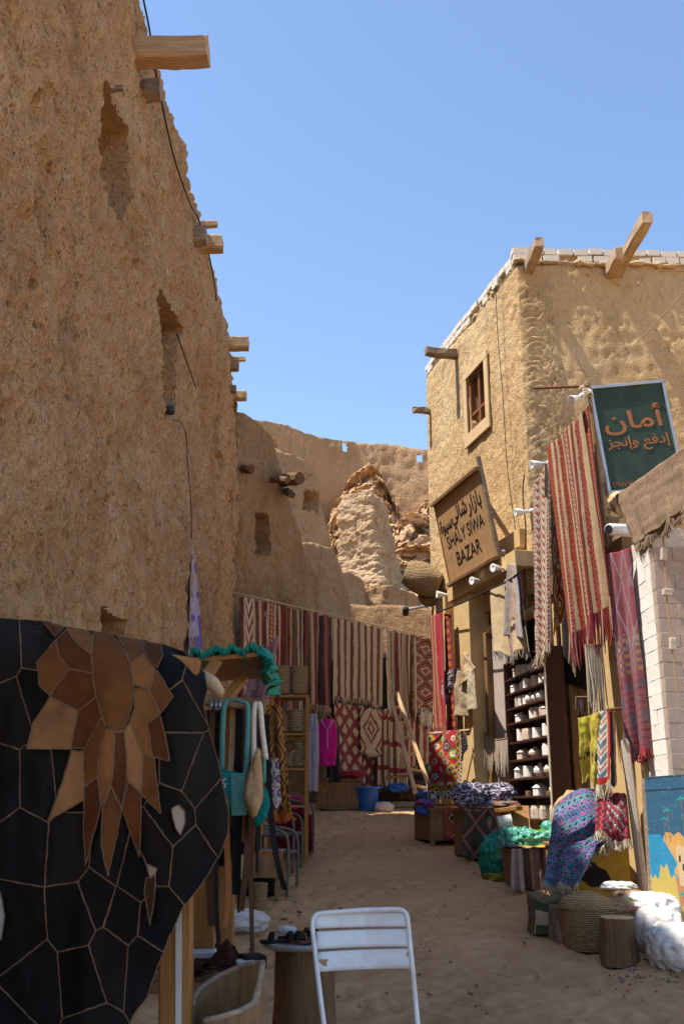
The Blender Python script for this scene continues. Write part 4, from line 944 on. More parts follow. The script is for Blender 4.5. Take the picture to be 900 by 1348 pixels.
bs = thing('bead_string', 'cord with square stone beads hanging before the white pillar', 'ornament', at(872, 690, 9.7))
q = MB(); q.tube(smooth_path([at(x, y, 9.75) for x, y in ((872, 695), (874, 730), (878, 790), (884, 850), (889, 890), (891, 912))], 4), .009, 6); q.build('cord', 'burlap_brown', bs)
for x, y, w1, h1 in ((873, 730, .06, .13), (878, 780, .09, .07), (885, 848, .06, .12)):
    q = MB(); q.box(at(x, y, 9.74), (w1, .06, h1), roty(.08), .008, jit=.002); q.build('bead', 'stone_light', bs)
# ================================================================ shelf with salt pots
SA = at(723, 1000, 12.0); SB = at(668, 1000, 13.65); SA[2] = SB[2] = 0
sdir = (SA-SB)/np.linalg.norm(SA-SB); snrm = V(-sdir[1], sdir[0], 0)
if snrm[0] > 0: snrm = -snrm
SL = np.linalg.norm(SA-SB); RS = np.stack([sdir, snrm, V(0, 0, 1)], 1)
sh_ = thing('pottery_shelf', 'tall dark red-brown shelf filled with white salt pots', 'shelf', (SA+SB)/2+V(0, 0, .5))
zrow = [at(723, y, 12.0)[2] for y in (875, 896, 918, 940, 968, 994, 1021, 1047, 1080)]; ztop = at(716, 850, 12.0)[2]; DEP = .24
def spt(s, z, o=0.0): return SB+sdir*s+snrm*o+V(0, 0, z)     # s from far end, o out of the shelf front
q = MB(); q.box(spt(SL/2, (ztop+.5)/2, -DEP), (SL, .02, ztop-.5), RS, .002); q.build('back_panel', 'wood_dark', sh_)
for s in (0, SL):
    q = MB(); q.box(spt(s, (ztop+.5)/2, -DEP/2), (.035, DEP, ztop-.5), RS, .004); q.build('side_panel', 'wood_dark', sh_)
for z in zrow+[ztop]:
    q = MB(); q.box(spt(SL/2, z-.014, -DEP/2+.004), (SL-.04, DEP-.016, .028), RS, .003); q.build('shelf_board', 'wood_dark', sh_)
q = MB(); q.tube([spt(SL+.02, ztop, 0), spt(SL+.025, 1.0, .01)], .012, 5); q.build('light_string', 'cream_string', sh_)
rows = [[.17, .26, .37, .56, .65, .75, .85, .95], [.12, .33, .44, .53, .64, .79, .88, .96], [.20, .29, .39, .50, .62, .75, .96], [.20, .55, .64, .78, .88], [.22, .43, .60, .86], [.24, .52, .86], [.14, .36, .62, .86], [.36, .62, .84, .97], [.24, .52, .72, .93]]
ordn = ['first', 'second', 'third', 'fourth', 'fifth', 'sixth', 'seventh', 'eighth', 'ninth']
for ri, us in enumerate(rows):
    for pi, u in enumerate(us):
        gap = (zrow[ri-1] if ri else ztop)-zrow[ri]; h = min(gap*.72, random.uniform(.13, .17)); r = random.uniform(.055, .068)*(1.25 if ri > 3 else 1); c = spt(.03+u*(SL-.06), zrow[ri], -.08-random.uniform(0, .03)); k = random.choice('bcrhb'); q = MB()
        if ri == 7 and pi in (0, 2): k = 'd'
        if k == 'b': q.lathe([(r*.95, 0), (r, .01), (r*1.02, h*.8), (r*.9, h*.83), (r*.9, h)], c, 16, rotz(random.uniform(0, 1.5)), sq=5); w_ = 'squarish lidded'
        elif k == 'c': q.lathe([(r*.9, 0), (r, .012), (r*.96, h*.95), (r*.9, h), (r*.7, h), (r*.68, h*.75)], c, 16); w_ = 'round open'
        elif k == 'r': q.lathe([(r*.7, 0), (r*1.1, h*.3), (r*1.15, h*.5), (r*.7, h*.8), (r*.3, h*.88), (r*.28, h)], c, 16); w_ = 'bulbous knobbed'
        elif k == 'h': q.lathe([(r, 0), (r*1.0, h*.62), (r*1.12, h*.64), (r*.55, h*.9), (r*.2, h)], c, 16, rotz(random.uniform(0, 1.5)), sq=5); w_ = 'house-shaped'
        else: q.lathe([(r*.8, 0), (r*.85, h*.35), (r*.7, h*.38)], c, 14); w_ = 'low brown'
        tag(q.build('salt_pot', ('salt' if random.random() < .68 else 'salt_warm') if k != 'd' else 'wood_brown', smooth=False), f'{w_} {"white" if k != "d" else "wooden"} pot, {ordn[pi]} from far end, {ordn[ri]} shelf down', 'pot', 'pots on the dark shelf')
# ================================================================ chests and goods along the sunny side
def chest(name, label, c, size, rz, mat, cat='chest', legs=True, panel=True):
    t = thing(name, label, cat, c, rz=0); R = rotz(rz); w_, d_, h_ = size
    q = MB(); q.box(np.asarray(c)+V(0, 0, h_/2+.03), (w_, d_, h_-.06), R, .008); q.build('body', mat, t)
    q = MB(); q.box(np.asarray(c)+V(0, 0, h_-.0), (w_+.05, d_+.05, .035), R, .006); q.build('lid', mat, t)
    if legs:
        for sx in (-1, 1):
            for sy in (-1, 1):
                q = MB(); q.box(np.asarray(c)+R@V(sx*(w_/2-.03), sy*(d_/2-.03), .05), (.07, .07, .14), R, .006); q.build('leg', mat, t)
    if panel:
        for sx in (-.25, .25):
            q = MB(); q.box(np.asarray(c)+R@V(sx*w_, -d_/2-.004, h_*.5), (w_*.42, .012, h_*.55), R, .004); q.build('panel', mat, t)
    return t
def gp(x, y, Y=None):
    """ground point under a pixel"""
    if Y is None:
        lo, hi = 2.0, 26.0
        for _ in range(50):
            m = (lo+hi)/2; p = at(x, y, m)
            if p[2] > gz(m): lo = m
            else: hi = m
        Y = lo
    p = at(x, y, Y); p[2] = gz(Y); return p
cA = gp(578, 1106, 14.8); cA = cA+V(.08, .3, 0)
chest('wooden_chest', 'brown wooden chest with a patterned rug over its front below the red cloth', cA, (.62, .72, .48), .25, 'wood_brown')
R25 = rotz(.25)
def onbox(c, R, x, y, z): return np.asarray(c)+R@V(x, y, z)
textile('chest_rug', 'red rug with stepped diamonds over the chest below the red cloth', 'rug', [onbox(cA, R25, -.12, -.39, .50), onbox(cA, R25, .36, -.39, .50), onbox(cA, R25, .36, -.40, .08), onbox(cA, R25, -.10, -.40, .06)],
    lambda U, W_: sel((W_ > .9, (.3, .01, .06)), ((np.abs(fr(U*2)-.5)+np.abs(fr(W_*1.6)-.5) < .15), BLACK), ((np.abs(fr(U*2)-.5)+np.abs(fr(W_*1.6)-.5) < .28), CREAM), ((np.abs(fr(U*2)-.5)+np.abs(fr(W_*1.6)-.5) < .36), MAROON), default=(.34, .085, .05)), 50, 44, (.006, 1, 0), seed=33, crumple=.006)
textile('chest_rug', 'brown folded rug lying on top of the chest below the red cloth', 'rug', [onbox(cA, R25, -.33, .30, .55), onbox(cA, R25, .33, .30, .55), onbox(cA, R25, .33, -.38, .53), onbox(cA, R25, -.30, -.40, .53)], stripes([(2, BROWN), (1, PINK), (2, BEIGE), (1, MAROON), (3, BROWN)]), 24, 24, (.01, 2, 0), seed=34, nrm=(0, 0, 1))
lump('bright_cloth_bundle', 'textile', onbox(cA, R25, -.34, -.2, .50), (.14, .13, .12), .3, 3, col=lambda a, b: sel((vnoise(a*9, b*7, 0, 2) > .3, (.05, .12, .4)), (vnoise(a*8, b*8, 3, 2) > .1, (.5, .02, .12)), default=(.12, .01, .04)))
tag(bpy.data.objects['bright_cloth_bundle'], 'small pink and blue bundle on the chest corner', 'bundle')
cB = gp(630, 1118, 13.4)+V(.1, .3, 0)
chest('rug_table', 'low wooden table hidden under hanging green and red rugs', cB, (.6, .62, .62), .2, 'wood_brown', 'table', panel=False)
R2 = rotz(.2)
textile('table_rug', 'dark green and maroon kilim hanging over the low table', 'rug', [onbox(cB, R2, -.34, -.30, .66), onbox(cB, R2, .08, -.36, .66), onbox(cB, R2, .04, -.40, .02), onbox(cB, R2, -.42, -.36, .06)], lattice((.10, .03, .03), (.26, .16, .10), (.03, .075, .05), 1.4, 1.6, .14, .3, (.16, .05, .035)), 44, 60, (.04, 1.6, .1), seed=36)
textile('table_rug', 'red striped rug at the side of the low table', 'rug', [onbox(cB, R2, .06, -.34, .66), onbox(cB, R2, .35, -.34, .66), onbox(cB, R2, .34, -.36, .1), onbox(cB, R2, .06, -.37, .02)], stripes([(3, RED), (1, DBROWN), (2, RUST), (1, BEIGE), (3, MAROON)]), 30, 40, (.04, 1.4, .3), seed=37)
def scarfcol(a, b): return sel((vnoise(a*60, b*40, 0, 4) > .15, (.58, .54, .60)), (vnoise(a*30, b*22, 3, 9) > .35, (.15, .13, .24)), default=(.06, .05, .09))
for i, (dx, dy, rr, lab) in enumerate(((-.16, -.08, .25, 'crumpled black and white scarf on the low table, end near the red cloth'), (.2, -.05, .27, 'crumpled lilac and white scarf on the low table, end near the shelf'))):
    tag(lump('scarf_heap', 'textile', onbox(cB, R2, dx, dy, .80), (rr, rr*.9, .17), .20, 40+i, col=scarfcol, nu=110, nv=60, fq=3, detail=.9), lab, 'scarf', 'scarves on the low table')
tag(lump('cloth_heap', 'textile', onbox(cB, R2, .15, -.18, .68), (.34, .25, .07), .3, 44, col=lambda a, b: sel((vnoise(a*14, b*9, 0, 4) > .2, (.3, .02, .06)), (vnoise(a*14, b*9, 6, 4) > .1, (.04, .1, .25)), default=(.25, .2, .12)), nu=60, nv=30), 'flat pile of mixed cloths under the crumpled scarves', 'cloth')
# wooden rack with paper roll, green plastic bags
rk = thing('wood_rack', 'small orange wooden rack with a roll beside the green bags', 'rack', gp(668, 1120, 12.6))
for a, b, w1, t1 in (((654, 1068), (684, 1064), .14, .05), ((684, 1062), (686, 1100), .22, .05), ((656, 1072), (660, 1105), .05, .05)):
    q = MB(); q.bar(at(*a, 12.5), at(*b, 12.3), w1, t1, bev=.006); q.build('board', 'wood_orange', rk)
q = MB(); q.tube([at(655, 1084, 12.2), at(673, 1081, 12.2)], .075, 16); tag(q.build('paper_roll', 'foam_white'), 'white roll with yellow prints on the orange rack', 'roll')
for i, (x, y, Yd, rx, rzv, lab) in enumerate(((660, 1128, 12.3, .24, .26, 'dark green net bag next to the rug table'), (682, 1118, 12.1, .26, .22, 'big green plastic bag below the shelf'), (710, 1108, 11.9, .26, .17, 'open pale green plastic bag full of herbs on the striped box'))):
    p = at(x, y, Yd); b_o = lump('plastic_bag', 'green_plastic' if i else 'net_green', p, (rx, rx*.9, rzv), .26, 60+i, nu=110, nv=60, fq=2.6, wr=.18, dip=.12 if i == 2 else 0); tag(b_o, lab, 'bag', 'green bags below the shelf')
    if i == 2: lump('herbs', 'green_sign', p+V(-.02, -.02, .06), (rx*.7, rx*.6, .07), .3, 70, parent=b_o); bpy.data.objects['herbs'].data.materials[0] = mat_plain('herb', (.10, .30, .03), .8, .2, .5, 60, .8, .01).m
tag(lump('plastic_bag', 'green_plastic', at(727, 1092, 12.0), (.13, .12, .10), .35, 66, nu=40, nv=24), 'small knotted mint plastic bag at the shelf foot', 'bag', 'green bags below the shelf')
tag(lump('yellow_straw', 'textile', gp(652, 1146, 12.1)+V(0, 0, .02), (.16, .14, .05), .5, 68, col=lambda a, b: sel((vnoise(a*30, b*20, 0, 4) > 0, (.42, .30, .03)), default=(.2, .14, .02))), 'little heap of yellow straw on the ground', 'straw')
cC = gp(692, 1157, 11.4)+V(.1, .25, 0)
chest('covered_box', 'low box under a striped rag rug below the green bags', cC, (.48, .5, .42), .12, 'wood_brown', 'box', panel=False)
R3 = rotz(.12)
textile('rag_rug', 'striped brown rag rug hanging over the low box', 'rug', [onbox(cC, R3, -.27, -.29, .45), onbox(cC, R3, .27, -.29, .45), onbox(cC, R3, .27, -.30, .04), onbox(cC, R3, -.26, -.30, .03)], stripes([(2, (.22, .12, .09)), (1, BEIGE), (2, (.10, .05, .05)), (1, (.35, .25, .1)), (2, (.25, .14, .12)), (1, DBROWN), (2, (.33, .22, .17)), (1, (.12, .02, .04)), (2, BEIGE), (1, BROWN)]), 40, 36, (.02, 4, 0), seed=39)
textile('rag_rug', 'yellow and purple rag rug lying on top of the low box', 'rug', [onbox(cC, R3, -.28, .25, .46), onbox(cC, R3, .28, .25, .46), onbox(cC, R3, .28, -.31, .455), onbox(cC, R3, -.29, -.32, .455)], lambda U, W_: sel((W_ > .86, (.05, .015, .05)), ((U > .35) & (U < .75), (.46, .33, .03)), ((U > .75), CREAM), default=(.10, .03, .07)), 24, 24, (.008, 3, 0), seed=40, nrm=(0, 0, 1))
rr_, P = textile('rag_scarf', 'pale knotted rag hanging down the corner of the low box', 'cloth', [onbox(cC, R3, -.30, -.33, .44), onbox(cC, R3, -.20, -.34, .44), onbox(cC, R3, -.20, -.42, .02), onbox(cC, R3, -.36, -.42, .02)], stripes([(1, (.4, .32, .28)), (1, (.25, .17, .15)), (1, (.5, .42, .36))]), 10, 30, (.02, 1, 0), seed=41)
# ---- big chest with camel cloth, blue and red carpets draped over
cD = gp(785, 1172, 10.6)+V(0, .35, 0)
chest('camel_chest', 'wooden chest covered with a yellow camel cloth', cD, (.75, .6, .62), -.05, 'wood_brown', 'chest', panel=False)
RD = rotz(-.05)
def camel(U, W_):
    body = inpoly(U*100, W_*100, [(x-16, y-14) for x, y in [(30, 40), (34, 36), (38, 44), (42, 58), (50, 62), (60, 44), (66, 40), (72, 52), (84, 58), (92, 78), (94, 84), (60, 84), (52, 76), (42, 70), (36, 58), (33, 46)]])
    sun_ = np.hypot((U-.22)*1.3, W_-.93) < .09; hill = (W_ > .96-.12*np.exp(-((U-.1)/.18)**2))
    return sel((W_ < .05, (.32, .03, .02)), (body, BLACK), (sun_, (.6, .1, .01)), (hill & (U < .5), (.03, .06, .03)), default=(.42, .26, .035))
textile('camel_cloth', 'yellow cloth printed with a black camel on the chest front', 'cloth', [onbox(cD, RD, -.36, -.33, .65), onbox(cD, RD, .36, -.33, .65), onbox(cD, RD, .36, -.335, .04), onbox(cD, RD, -.36, -.335, .04)], camel, 90, 76, (.004, 1, 0), mat='paint_flat', seed=42, crumple=.006)
# sack pile under the blue carpet that gives it its hump
hmp = at(752, 1072, 10.75)
tag(lump('goods_pile', 'burlap_brown', hmp+V(.12, .15, -.2), (.30, .26, .42), .15, 80, nu=30, nv=20), 'stuffed brown sack under the blue carpet', 'sack')
def bluecol(U, W_):
    a = fr(U*9); b = fr(W_*14); k = np.floor(W_*14).astype(int); dia = np.abs(a-.5)+np.abs(b-.5)
    n = vnoise(U*40, W_*60, 0, 3)
    row = k % 4
    return sel((W_ > .96, BEIGE), ((row == 0) & (dia < .28), (.34, .07, .17)), ((row == 1) & (dia < .30), BLACK), ((row == 1) & (fr(U*27+b) < .45), (.10, .34, .33)), ((row == 2) & (dia < .3), (.03, .02, .06)), ((row == 2) & (dia < .45), (.36, .16, .33)), ((row == 3) & (fr(U*18-b*1) < .4), (.03, .03, .08)), ((W_ > .55) & (row == 3), (.03, .22, .16)), (n > .35, (.28, .09, .18)), (n < -.4, (.03, .2, .22)), (vnoise(U*70, W_*90, 3, 8) > .3, (.02, .02, .05)), ((W_ > .62) & (row == 0), (.10, .06, .20)), default=(.045, .12, .33))
def bluewarp(P, U, W_):
    P = P.copy(); P[..., 1] -= .22*np.sin(PI*np.clip(W_*1.25, 0, 1))*np.sin(PI*np.clip(U, 0, 1))**.6+.06*np.sin(5*U+3*W_)*W_
    P[..., 2] += .10*np.sin(PI*U)*(1-W_)**2; return P
bl, P = textile('blue_carpet', 'blue patterned carpet with beige fringe draped over the goods by the chest', 'rug', [at(729, 1062, 10.75), at(795, 1044, 10.9), at(812, 1108, 10.35), at(713, 1160, 10.45)], bluecol, 110, 130, (.04, 1.5, .15), seed=45, crumple=.03, warp=bluewarp)
fringe(bl, P[-1][::3], .07, [BEIGE, CREAM, (.35, .25, .15)], 3, .008, 14, spread=.03)
bl2, P = textile('lower_half', '', None, [at(722, 1118, 10.55), at(795, 1098, 10.35), at(762, 1170, 10.15), at(716, 1168, 10.3)], bluecol, 70, 50, (.04, 2, .4), seed=46, crumple=.04, parent=bl); fringe(bl2, P[-1][::3], .07, [BEIGE, CREAM], 3, .008, 15)
def redcol(U, W_):
    k = (np.floor(U*26)*7+np.floor(W_*22)*13).astype(int) % 9; ins = (U > .25) & (U < .78) & (W_ > .22) & (W_ < .86)
    zig = fr(U*7+np.abs(fr(W_*9)-.5)) < .4
    return sel((ins & (k == 0), (.5, .45, .4)), (ins & (k == 2), (.04, .12, .3)), (ins & (k == 4), (.45, .10, .03)), (ins & (k == 6), BLACK), (ins & (k == 7), (.06, .2, .1)), (ins, (.26, .015, .04)), (zig, (.38, .03, .06)), default=(.07, .008, .015))
def redwarp(P, U, W_):
    P = P.copy(); P[..., 1] -= .16*np.sin(PI*U)*np.sin(PI*np.clip(W_*.9+.1, 0, 1)); return P
rc, P = textile('red_carpet', 'dark red embroidered carpet with pale fringe thrown over the blue carpet', 'rug', [at(786, 1038, 10.8), at(824, 1046, 10.7), at(830, 1112, 10.3), at(783, 1098, 10.2)], redcol, 70, 66, (.03, 1.3, .2), seed=47, crumple=.04, warp=redwarp)
fringe(rc, P[-1][::2], .08, [CREAM, WHITE, BEIGE], 3, .008, 16, spread=.03)
rn, P = textile('patterned_runner', 'cream runner with red border hanging over a peg above the red carpet', 'runner', [at(788, 938, 10.75), at(802, 934, 10.6), at(803, 1030, 10.5), at(787, 1036, 10.6)], lambda U, W_: sel((U > .78, (.42, .02, .02)), (W_ > .9, (.42, .02, .02)), ((U > .62), CREAM), (np.abs(fr(W_*5+np.abs(U-.3)*1.6)-.5) < .2, (.13, .17, .24)), (np.abs(fr(W_*5+np.abs(U-.3)*1.6)-.5) > .42, (.34, .12, .09)), default=(.62, .55, .44)), 30, 90, (.025, .9, .2), seed=48)
fringe(rn, P[-1][::2], .13, [WHITE, CREAM], 3, .010, 17)
textile('back_half', '', None, [at(802, 935, 10.62), at(809, 938, 10.75), at(814, 1032, 10.7), at(803, 1036, 10.6)], stripes([(3, (.03, .02, .03)), (2, CREAM), (2, (.42, .02, .02))]), 16, 60, (.015, .7, 0), seed=49, parent=rn)
ye, P = textile('yellow_cloth', 'yellow cloth printed with small dark figures hanging beside the runner', 'cloth', [at(762, 946, 10.85), at(790, 938, 10.7), at(786, 1038, 10.65), at(768, 1020, 10.85)], lambda U, W_: sel(((np.abs(W_-.62) < .05) & (vnoise(U*14, W_*20, 0, 3) > -.1), (.08, .06, .03)), ((U < .5) & (W_ < .35), (.44, .40, .03)), default=(.46, .36, .05)), 40, 60, (.05, 1.4, .1), seed=50, crumple=.03, ragged=.12)
q = MB(); q.tube([at(800, 935, 10.5), at(818, 933, 10.9)], .02, 7); tag(q.build('wall_peg', 'rust'), 'iron peg carrying the red bordered runner', 'peg')
# macrame hangings
def macrame(label, pts, L, cols, per, r, seed, c0):
    t = thing('macrame_hanging', label, 'macrame', c0); q = MB(); q.tube(pts, .014, 6); q.build('stick', 'wood_brown', t); fringe(t, pts, L, cols, per, r, seed, 'strands', .015); return t
macrame('white knotted macrame hanging below the striped kilim', [at(770, 850, 10.9)+V(.02*i, 0, .005*math.sin(i)) for i in range(10)], .72, [CREAM, WHITE, (.5, .42, .32)], 4, .010, 20, at(778, 850, 10.9))
macrame('pale macrame garland strung across the grey door', smooth_path([face(637, 965, .05), face(652, 974, .12), face(668, 972, .2)], 8), .42, [CREAM, (.5, .42, .33), (.42, .34, .26)], 4, .010, 21, face(652, 975, .1))
macrame('dark beaded strands hanging in the shop shade below the kilim fringe', [at(758, 918, 11.4)+V(.02*i, 0, 0) for i in range(7)], .18, [(.2, .1, .1), (.4, .3, .28), (.1, .05, .05)], 3, .010, 22, at(764, 918, 11.4))
# ---- cloth-covered bundles and baskets on the ground
def throw(name, label, c, w_, d_, h_, colf, seed, rz=0., amp=.08, fr_c=None, mat='textile', res=46, cat='bundle', group=None):
    """cloth thrown over a box-like pile, hem on the ground"""
    nu = res; U = np.linspace(-1, 1, nu+1); X, Y = np.meshgrid(U*1.5, U*1.5); r = np.maximum(np.abs(X), np.abs(Y)); rad = np.hypot(X, Y)
    k = np.where(r > 1, 1+(r-1)*.18, r)/np.maximum(r, 1e-6); z = np.where(r > 1, 1-(r-1)/.5, 1.0); z = np.clip(z, 0, 1)
    n = fbm(X*1.5+seed, Y*1.5, seed, 4, seed); x = X*k*(1+.1*n*(r > .9)); y = Y*k*(1+.1*n*(r > .9))
    z = z*(1+.18*n)+.05*np.sin(X*7+seed)*(r > 1)*0
    ang = np.arctan2(Y, X); wob = 1+.07*np.sin(ang*9+seed)*np.clip((r-.9)*2, 0, 1); P = np.stack([x*wob*w_/2, y*wob*d_/2, np.clip(z, .0, 2)*h_+.006], -1)
    P[..., 2] += amp*h_*fbm(X*3, Y*3, 5, 3, seed+2)*(r < 1.2); P = P @ rotz(rz).T+np.asarray(c); mb = MB(); Uc, Vc = np.meshgrid((np.arange(nu)+.5)/nu, (np.arange(nu)+.5)/nu)
    mb.grid(P, colf(Uc, Vc).reshape(-1, 3)); return tag(mb.build(name, mat, smooth=True), label, cat, group)
g1 = gp(736, 1190, 9.75); throw('rug_bundle', 'fringed olive rug over a low pile under the blue carpet', g1+V(.02, .15, 0), .5, .4, .30, lambda U, W_: sel((fr(W_*9) < .3, (.05, .07, .035)), (W_ < .12, BEIGE), default=(.16, .11, .05)), 51)
g2 = gp(752, 1203, 9.4); throw('rug_bundle', 'grey brown blanket over a low pile next to the palm basket', g2+V(.04, .12, 0), .36, .36, .30, lambda U, W_: sel((vnoise(U*20, W_*20, 0, 5) > .3, (.30, .22, .17)), default=(.20, .13, .09)), 53)
g3 = gp(766, 1210, 9.15); throw('rug_bundle', 'pink flowered rug over a low pile behind the palm basket', g3+V(.04, .22, 0), .3, .36, .30, lambda U, W_: sel((vnoise(U*26, W_*26, 0, 5) > .35, (.42, .10, .14)), (vnoise(U*20, W_*20, 4, 5) > .4, (.05, .12, .08)), default=(.16, .09, .07)), 55)
def palm_basket(name, label, c, r0, r1, h, rz=0., mat='palm_basket', grp=None, handles=True, fold=.0, cat='basket'):
    t = thing(name, label, cat, c, grp); prof = [(r0*.2, 0), (r0, .01)]; n = 14
    for i in range(1, n): f = i/(n-1); prof.append(((r0+(r1-r0)*f)*(1+.012*(i % 2)), h*f))
    prof += [(r1*1.03, h*1.01), (r1*.97, h*1.02), (r1*.93, h*.98), (r0*.9, h*.25), (r0*.1, h*.24)]
    q = MB(); q.lathe(prof, c, 30, rotz(rz), wob=.02); q.build('body', mat, t, smooth=True)
    if handles:
        for sg in (-1, 1):
            a = np.linspace(0, PI, 9); q = MB(); q.tube([np.asarray(c)+rotz(rz)@V(r1*.45*math.cos(k), sg*r1*.96, h+r1*.42*math.sin(k)) for k in a], .012, 6); q.build('handle', 'rope', t)
    return t
pb = gp(778, 1226, 9.05)+V(.02, .2, 0)
t = palm_basket('palm_basket', 'wide coarse palm-fibre basket lying beside the tree stump', pb, .20, .25, .34, .3, handles=False)
q = MB(); q.lathe([(.25, .34), (.26, .36), (.2, .43), (.08, .48), (.01, .48)], pb, 26, wob=.03); q.build('flap', 'palm_basket', t, smooth=True)
tag(lump('flower_rug', 'textile', pb+V(.22, .02, .33), (.26, .15, .10), .35, 90, col=lambda a, b: sel((vnoise(a*50, b*30, 0, 5) > .3, (.42, .06, .08)), (vnoise(a*40, b*26, 4, 5) > .42, (.1, .2, .08)), default=(.34, .24, .12)), nu=70, nv=36), 'flowered cloth bundle behind the tree stump', 'cloth')
tag(lump('white_bundle', 'white_sack', at(815, 1168, 10.0), (.16, .16, .05), .25, 91, nu=50), 'white folded cloth in front of the camel chest', 'cloth')
tag(lump('straw_hat_pile', 'wicker', at(830, 1195, 9.6), (.2, .2, .14), .3, 92), 'crushed straw bag between the stump and the white sacks', 'bag')
def stump(name, label, c, r0, r1, h, seed, mat='bark', top='wood_pale'):
    t = thing(name, label, 'stump', c); nz, nu = 16, 40; P = np.zeros((nz, nu, 3))
    for j in range(nz):
        f = j/(nz-1); rr = r0+(r1-r0)*min(1, f*1.6)**.7
        for k in range(nu):
            a = 2*PI*k/nu; w_ = rr*(1+.05*math.sin(5*a+seed)+.025*math.sin(11*a+seed*2)+.03*float(vnoise(math.cos(a)*5, math.sin(a)*5, f*2, seed))); P[j, k] = (c[0]+w_*math.cos(a), c[1]+w_*math.sin(a), c[2]+h*f)
    q = MB(); q.grid(P, closed_u=True); q.build('trunk', mat, t, smooth=True)
    cap = P[-1].copy(); q = MB(); ctr = cap.mean(0)+V(0, 0, .004); ring = cap+(ctr-cap)*.04+V(0, 0, .006); q.add(np.concatenate([cap, ring, [ctr+V(0, 0, .004)]]), [(k, (k+1) % nu, nu+(k+1) % nu, nu+k) for k in range(nu)]+[(nu+k, nu+(k+1) % nu, 2*nu) for k in range(nu)]); q.build('cut_top', top, t); return t
stump('tree_stump', 'short tree stump on the ground in front of the white sacks', gp(820, 1257, 8.65)+V(0, .12, 0), .165, .135, .36, 2)
def sack(label, c, rad, seed, R=None):
    t = thing('white_sack', label, 'sack', c, 'white sacks at the foot of the painted board'); lump('body', 'white_sack', c, rad, .12, seed, t, 150, 90, 2.5, fq=1.8, R=R, detail=.8, wr=.10)
    return t
sack('full white woven sack lying right behind the tree stump', gp(862, 1225, 8.95)+V(.08, .15, .18), (.21, .26, .21), 95)
sack('dirty pinkish white sack nearest to the frame edge', gp(892, 1258, 8.45)+V(.08, .1, .15), (.28, .3, .20), 97)
sack('small white sack squeezed between the stump and the full sack', gp(846, 1220, 9.05)+V(-.02, .25, .12), (.14, .15, .13), 98)
sack('empty crumpled white sack on top of the full sack', gp(862, 1225, 8.95)+V(.10, .38, .36), (.24, .22, .12), 99)
# ---- painted board leaning below the pillar
def painting(U, W_):
    x, y = U*240, W_*100
    hill1 = y > 43-.09*x+3*np.sin(x*.09)+2*np.sin(x*.21+1); water = (x < 66+5*np.sin(y*.5)) & (y > 37) & (y < 60+4*np.sin(x*.13)+2*np.sin(x*.4)) & (x < 30+2.2*(y-37)); sand = y > 58+4*np.sin(x*.1+1.2)+2*np.sin(x*.33)
    fort = inpoly(x, y, [(66, 46), (72, 43), (86, 45), (110, 40), (190, 42), (190, 66), (72, 68)]); doors = fort & (((np.abs(x-76) < 2.6) & (np.abs(y-52) < 2)) | ((np.abs(x-84) < 2.6) & (np.abs(y-57) < 2)) | ((np.abs(x-94) < 2.4) & (np.abs(y-51) < 2)))
    def palm(px, py, h, s): 
        tr = (np.abs(x-px-.15*(y-py)) < 1.3*s) & (y > py) & (y < py+h); le = np.zeros(U.shape, bool)
        for j in range(9):
            a = PI*(j/8.)-PI/2; L = 17*s*(.75+.25*math.sin(j*2.1))
            for t in np.linspace(.0, 1, 16):
                le |= np.hypot(x-px-L*math.sin(a)*t, (y-py+L*.13*math.cos(a)*t-L*.17*t*t*abs(math.sin(a)))*4.2) < (2.6*s)*(1-.75*t)
        return tr, le
    trs, les = np.zeros(U.shape, bool), np.zeros(U.shape, bool)
    for p in ((52, 22, 20, .75), (42, 27, 14, .6), (88, 15, 20, .85), (16, 45, 9, .5), (80, 73, 18, .8), (150, 18, 22, 1), (180, 70, 20, .9)):
        a, b = palm(*p); trs |= a; les |= b
    return sel((W_ < .015, (.02, .05, .08)), ((W_ > .085) & (W_ < .095), (.01, .03, .05)), (les, (.02, .33, .27)), (doors, (.05, .03, .02)), (trs, (.16, .14, .07)), (fort, (.62, .46, .25)), (water, (.03, .27, .46)), ((W_ > .36) & hill1 & ~sand, (.62, .34, .10)), (sand & (x > 60+.5*(y-58)) & (y < 80), (.48, .22, .10)), (sand, (.55, .42, .10)), (W_ < .38, (.035, .115, .19)), default=(.05, .2, .32))
pbd = thing('painted_board', 'board painted with palms, lake and mud fort leaning before the white pillar', 'painting', at(870, 1190, 9.3))
textile('panel', '', None, [at(848, 1024, 9.45), at(975, 1014, 9.2), at(990, 1250, 9.0), at(862, 1235, 9.3)], painting, 150, 200, (0, 1, 0), mat='paint', crumple=.004, ragged=0, parent=pbd, thick=.04)
q = MB(); q.bar(at(846.5, 1026, 9.47), at(860, 1232, 9.32), .035, .05); q.build('edge_strip', 'wood_grey', pbd)
# spilled beads
bd = thing('x', 'x', 'x'); bpy.data.objects.remove(bd)
cols = [(.34, .02, .02), (.05, .2, .03), (.03, .05, .2), (.4, .27, .02), (.05, .02, .1), (.3, .08, .02), (.25, .17, .1)]
mb = MB()
for i in range(300):
    x, y = random.gauss(865, 30), random.gauss(1283, 13); p = gp(min(x, 960), y); r = random.uniform(.005, .012)
    mb.box((p[0], p[1], p[2]+r*.7+.012), (r*2, r*1.6, r*1.3), rotz(random.random()*3), r*.5, random.choice(cols))
o = mb.build('spilled_beads', 'paint_flat', kind='stuff'); o['label'] = 'many coloured beads spilled on the ground by the stump'
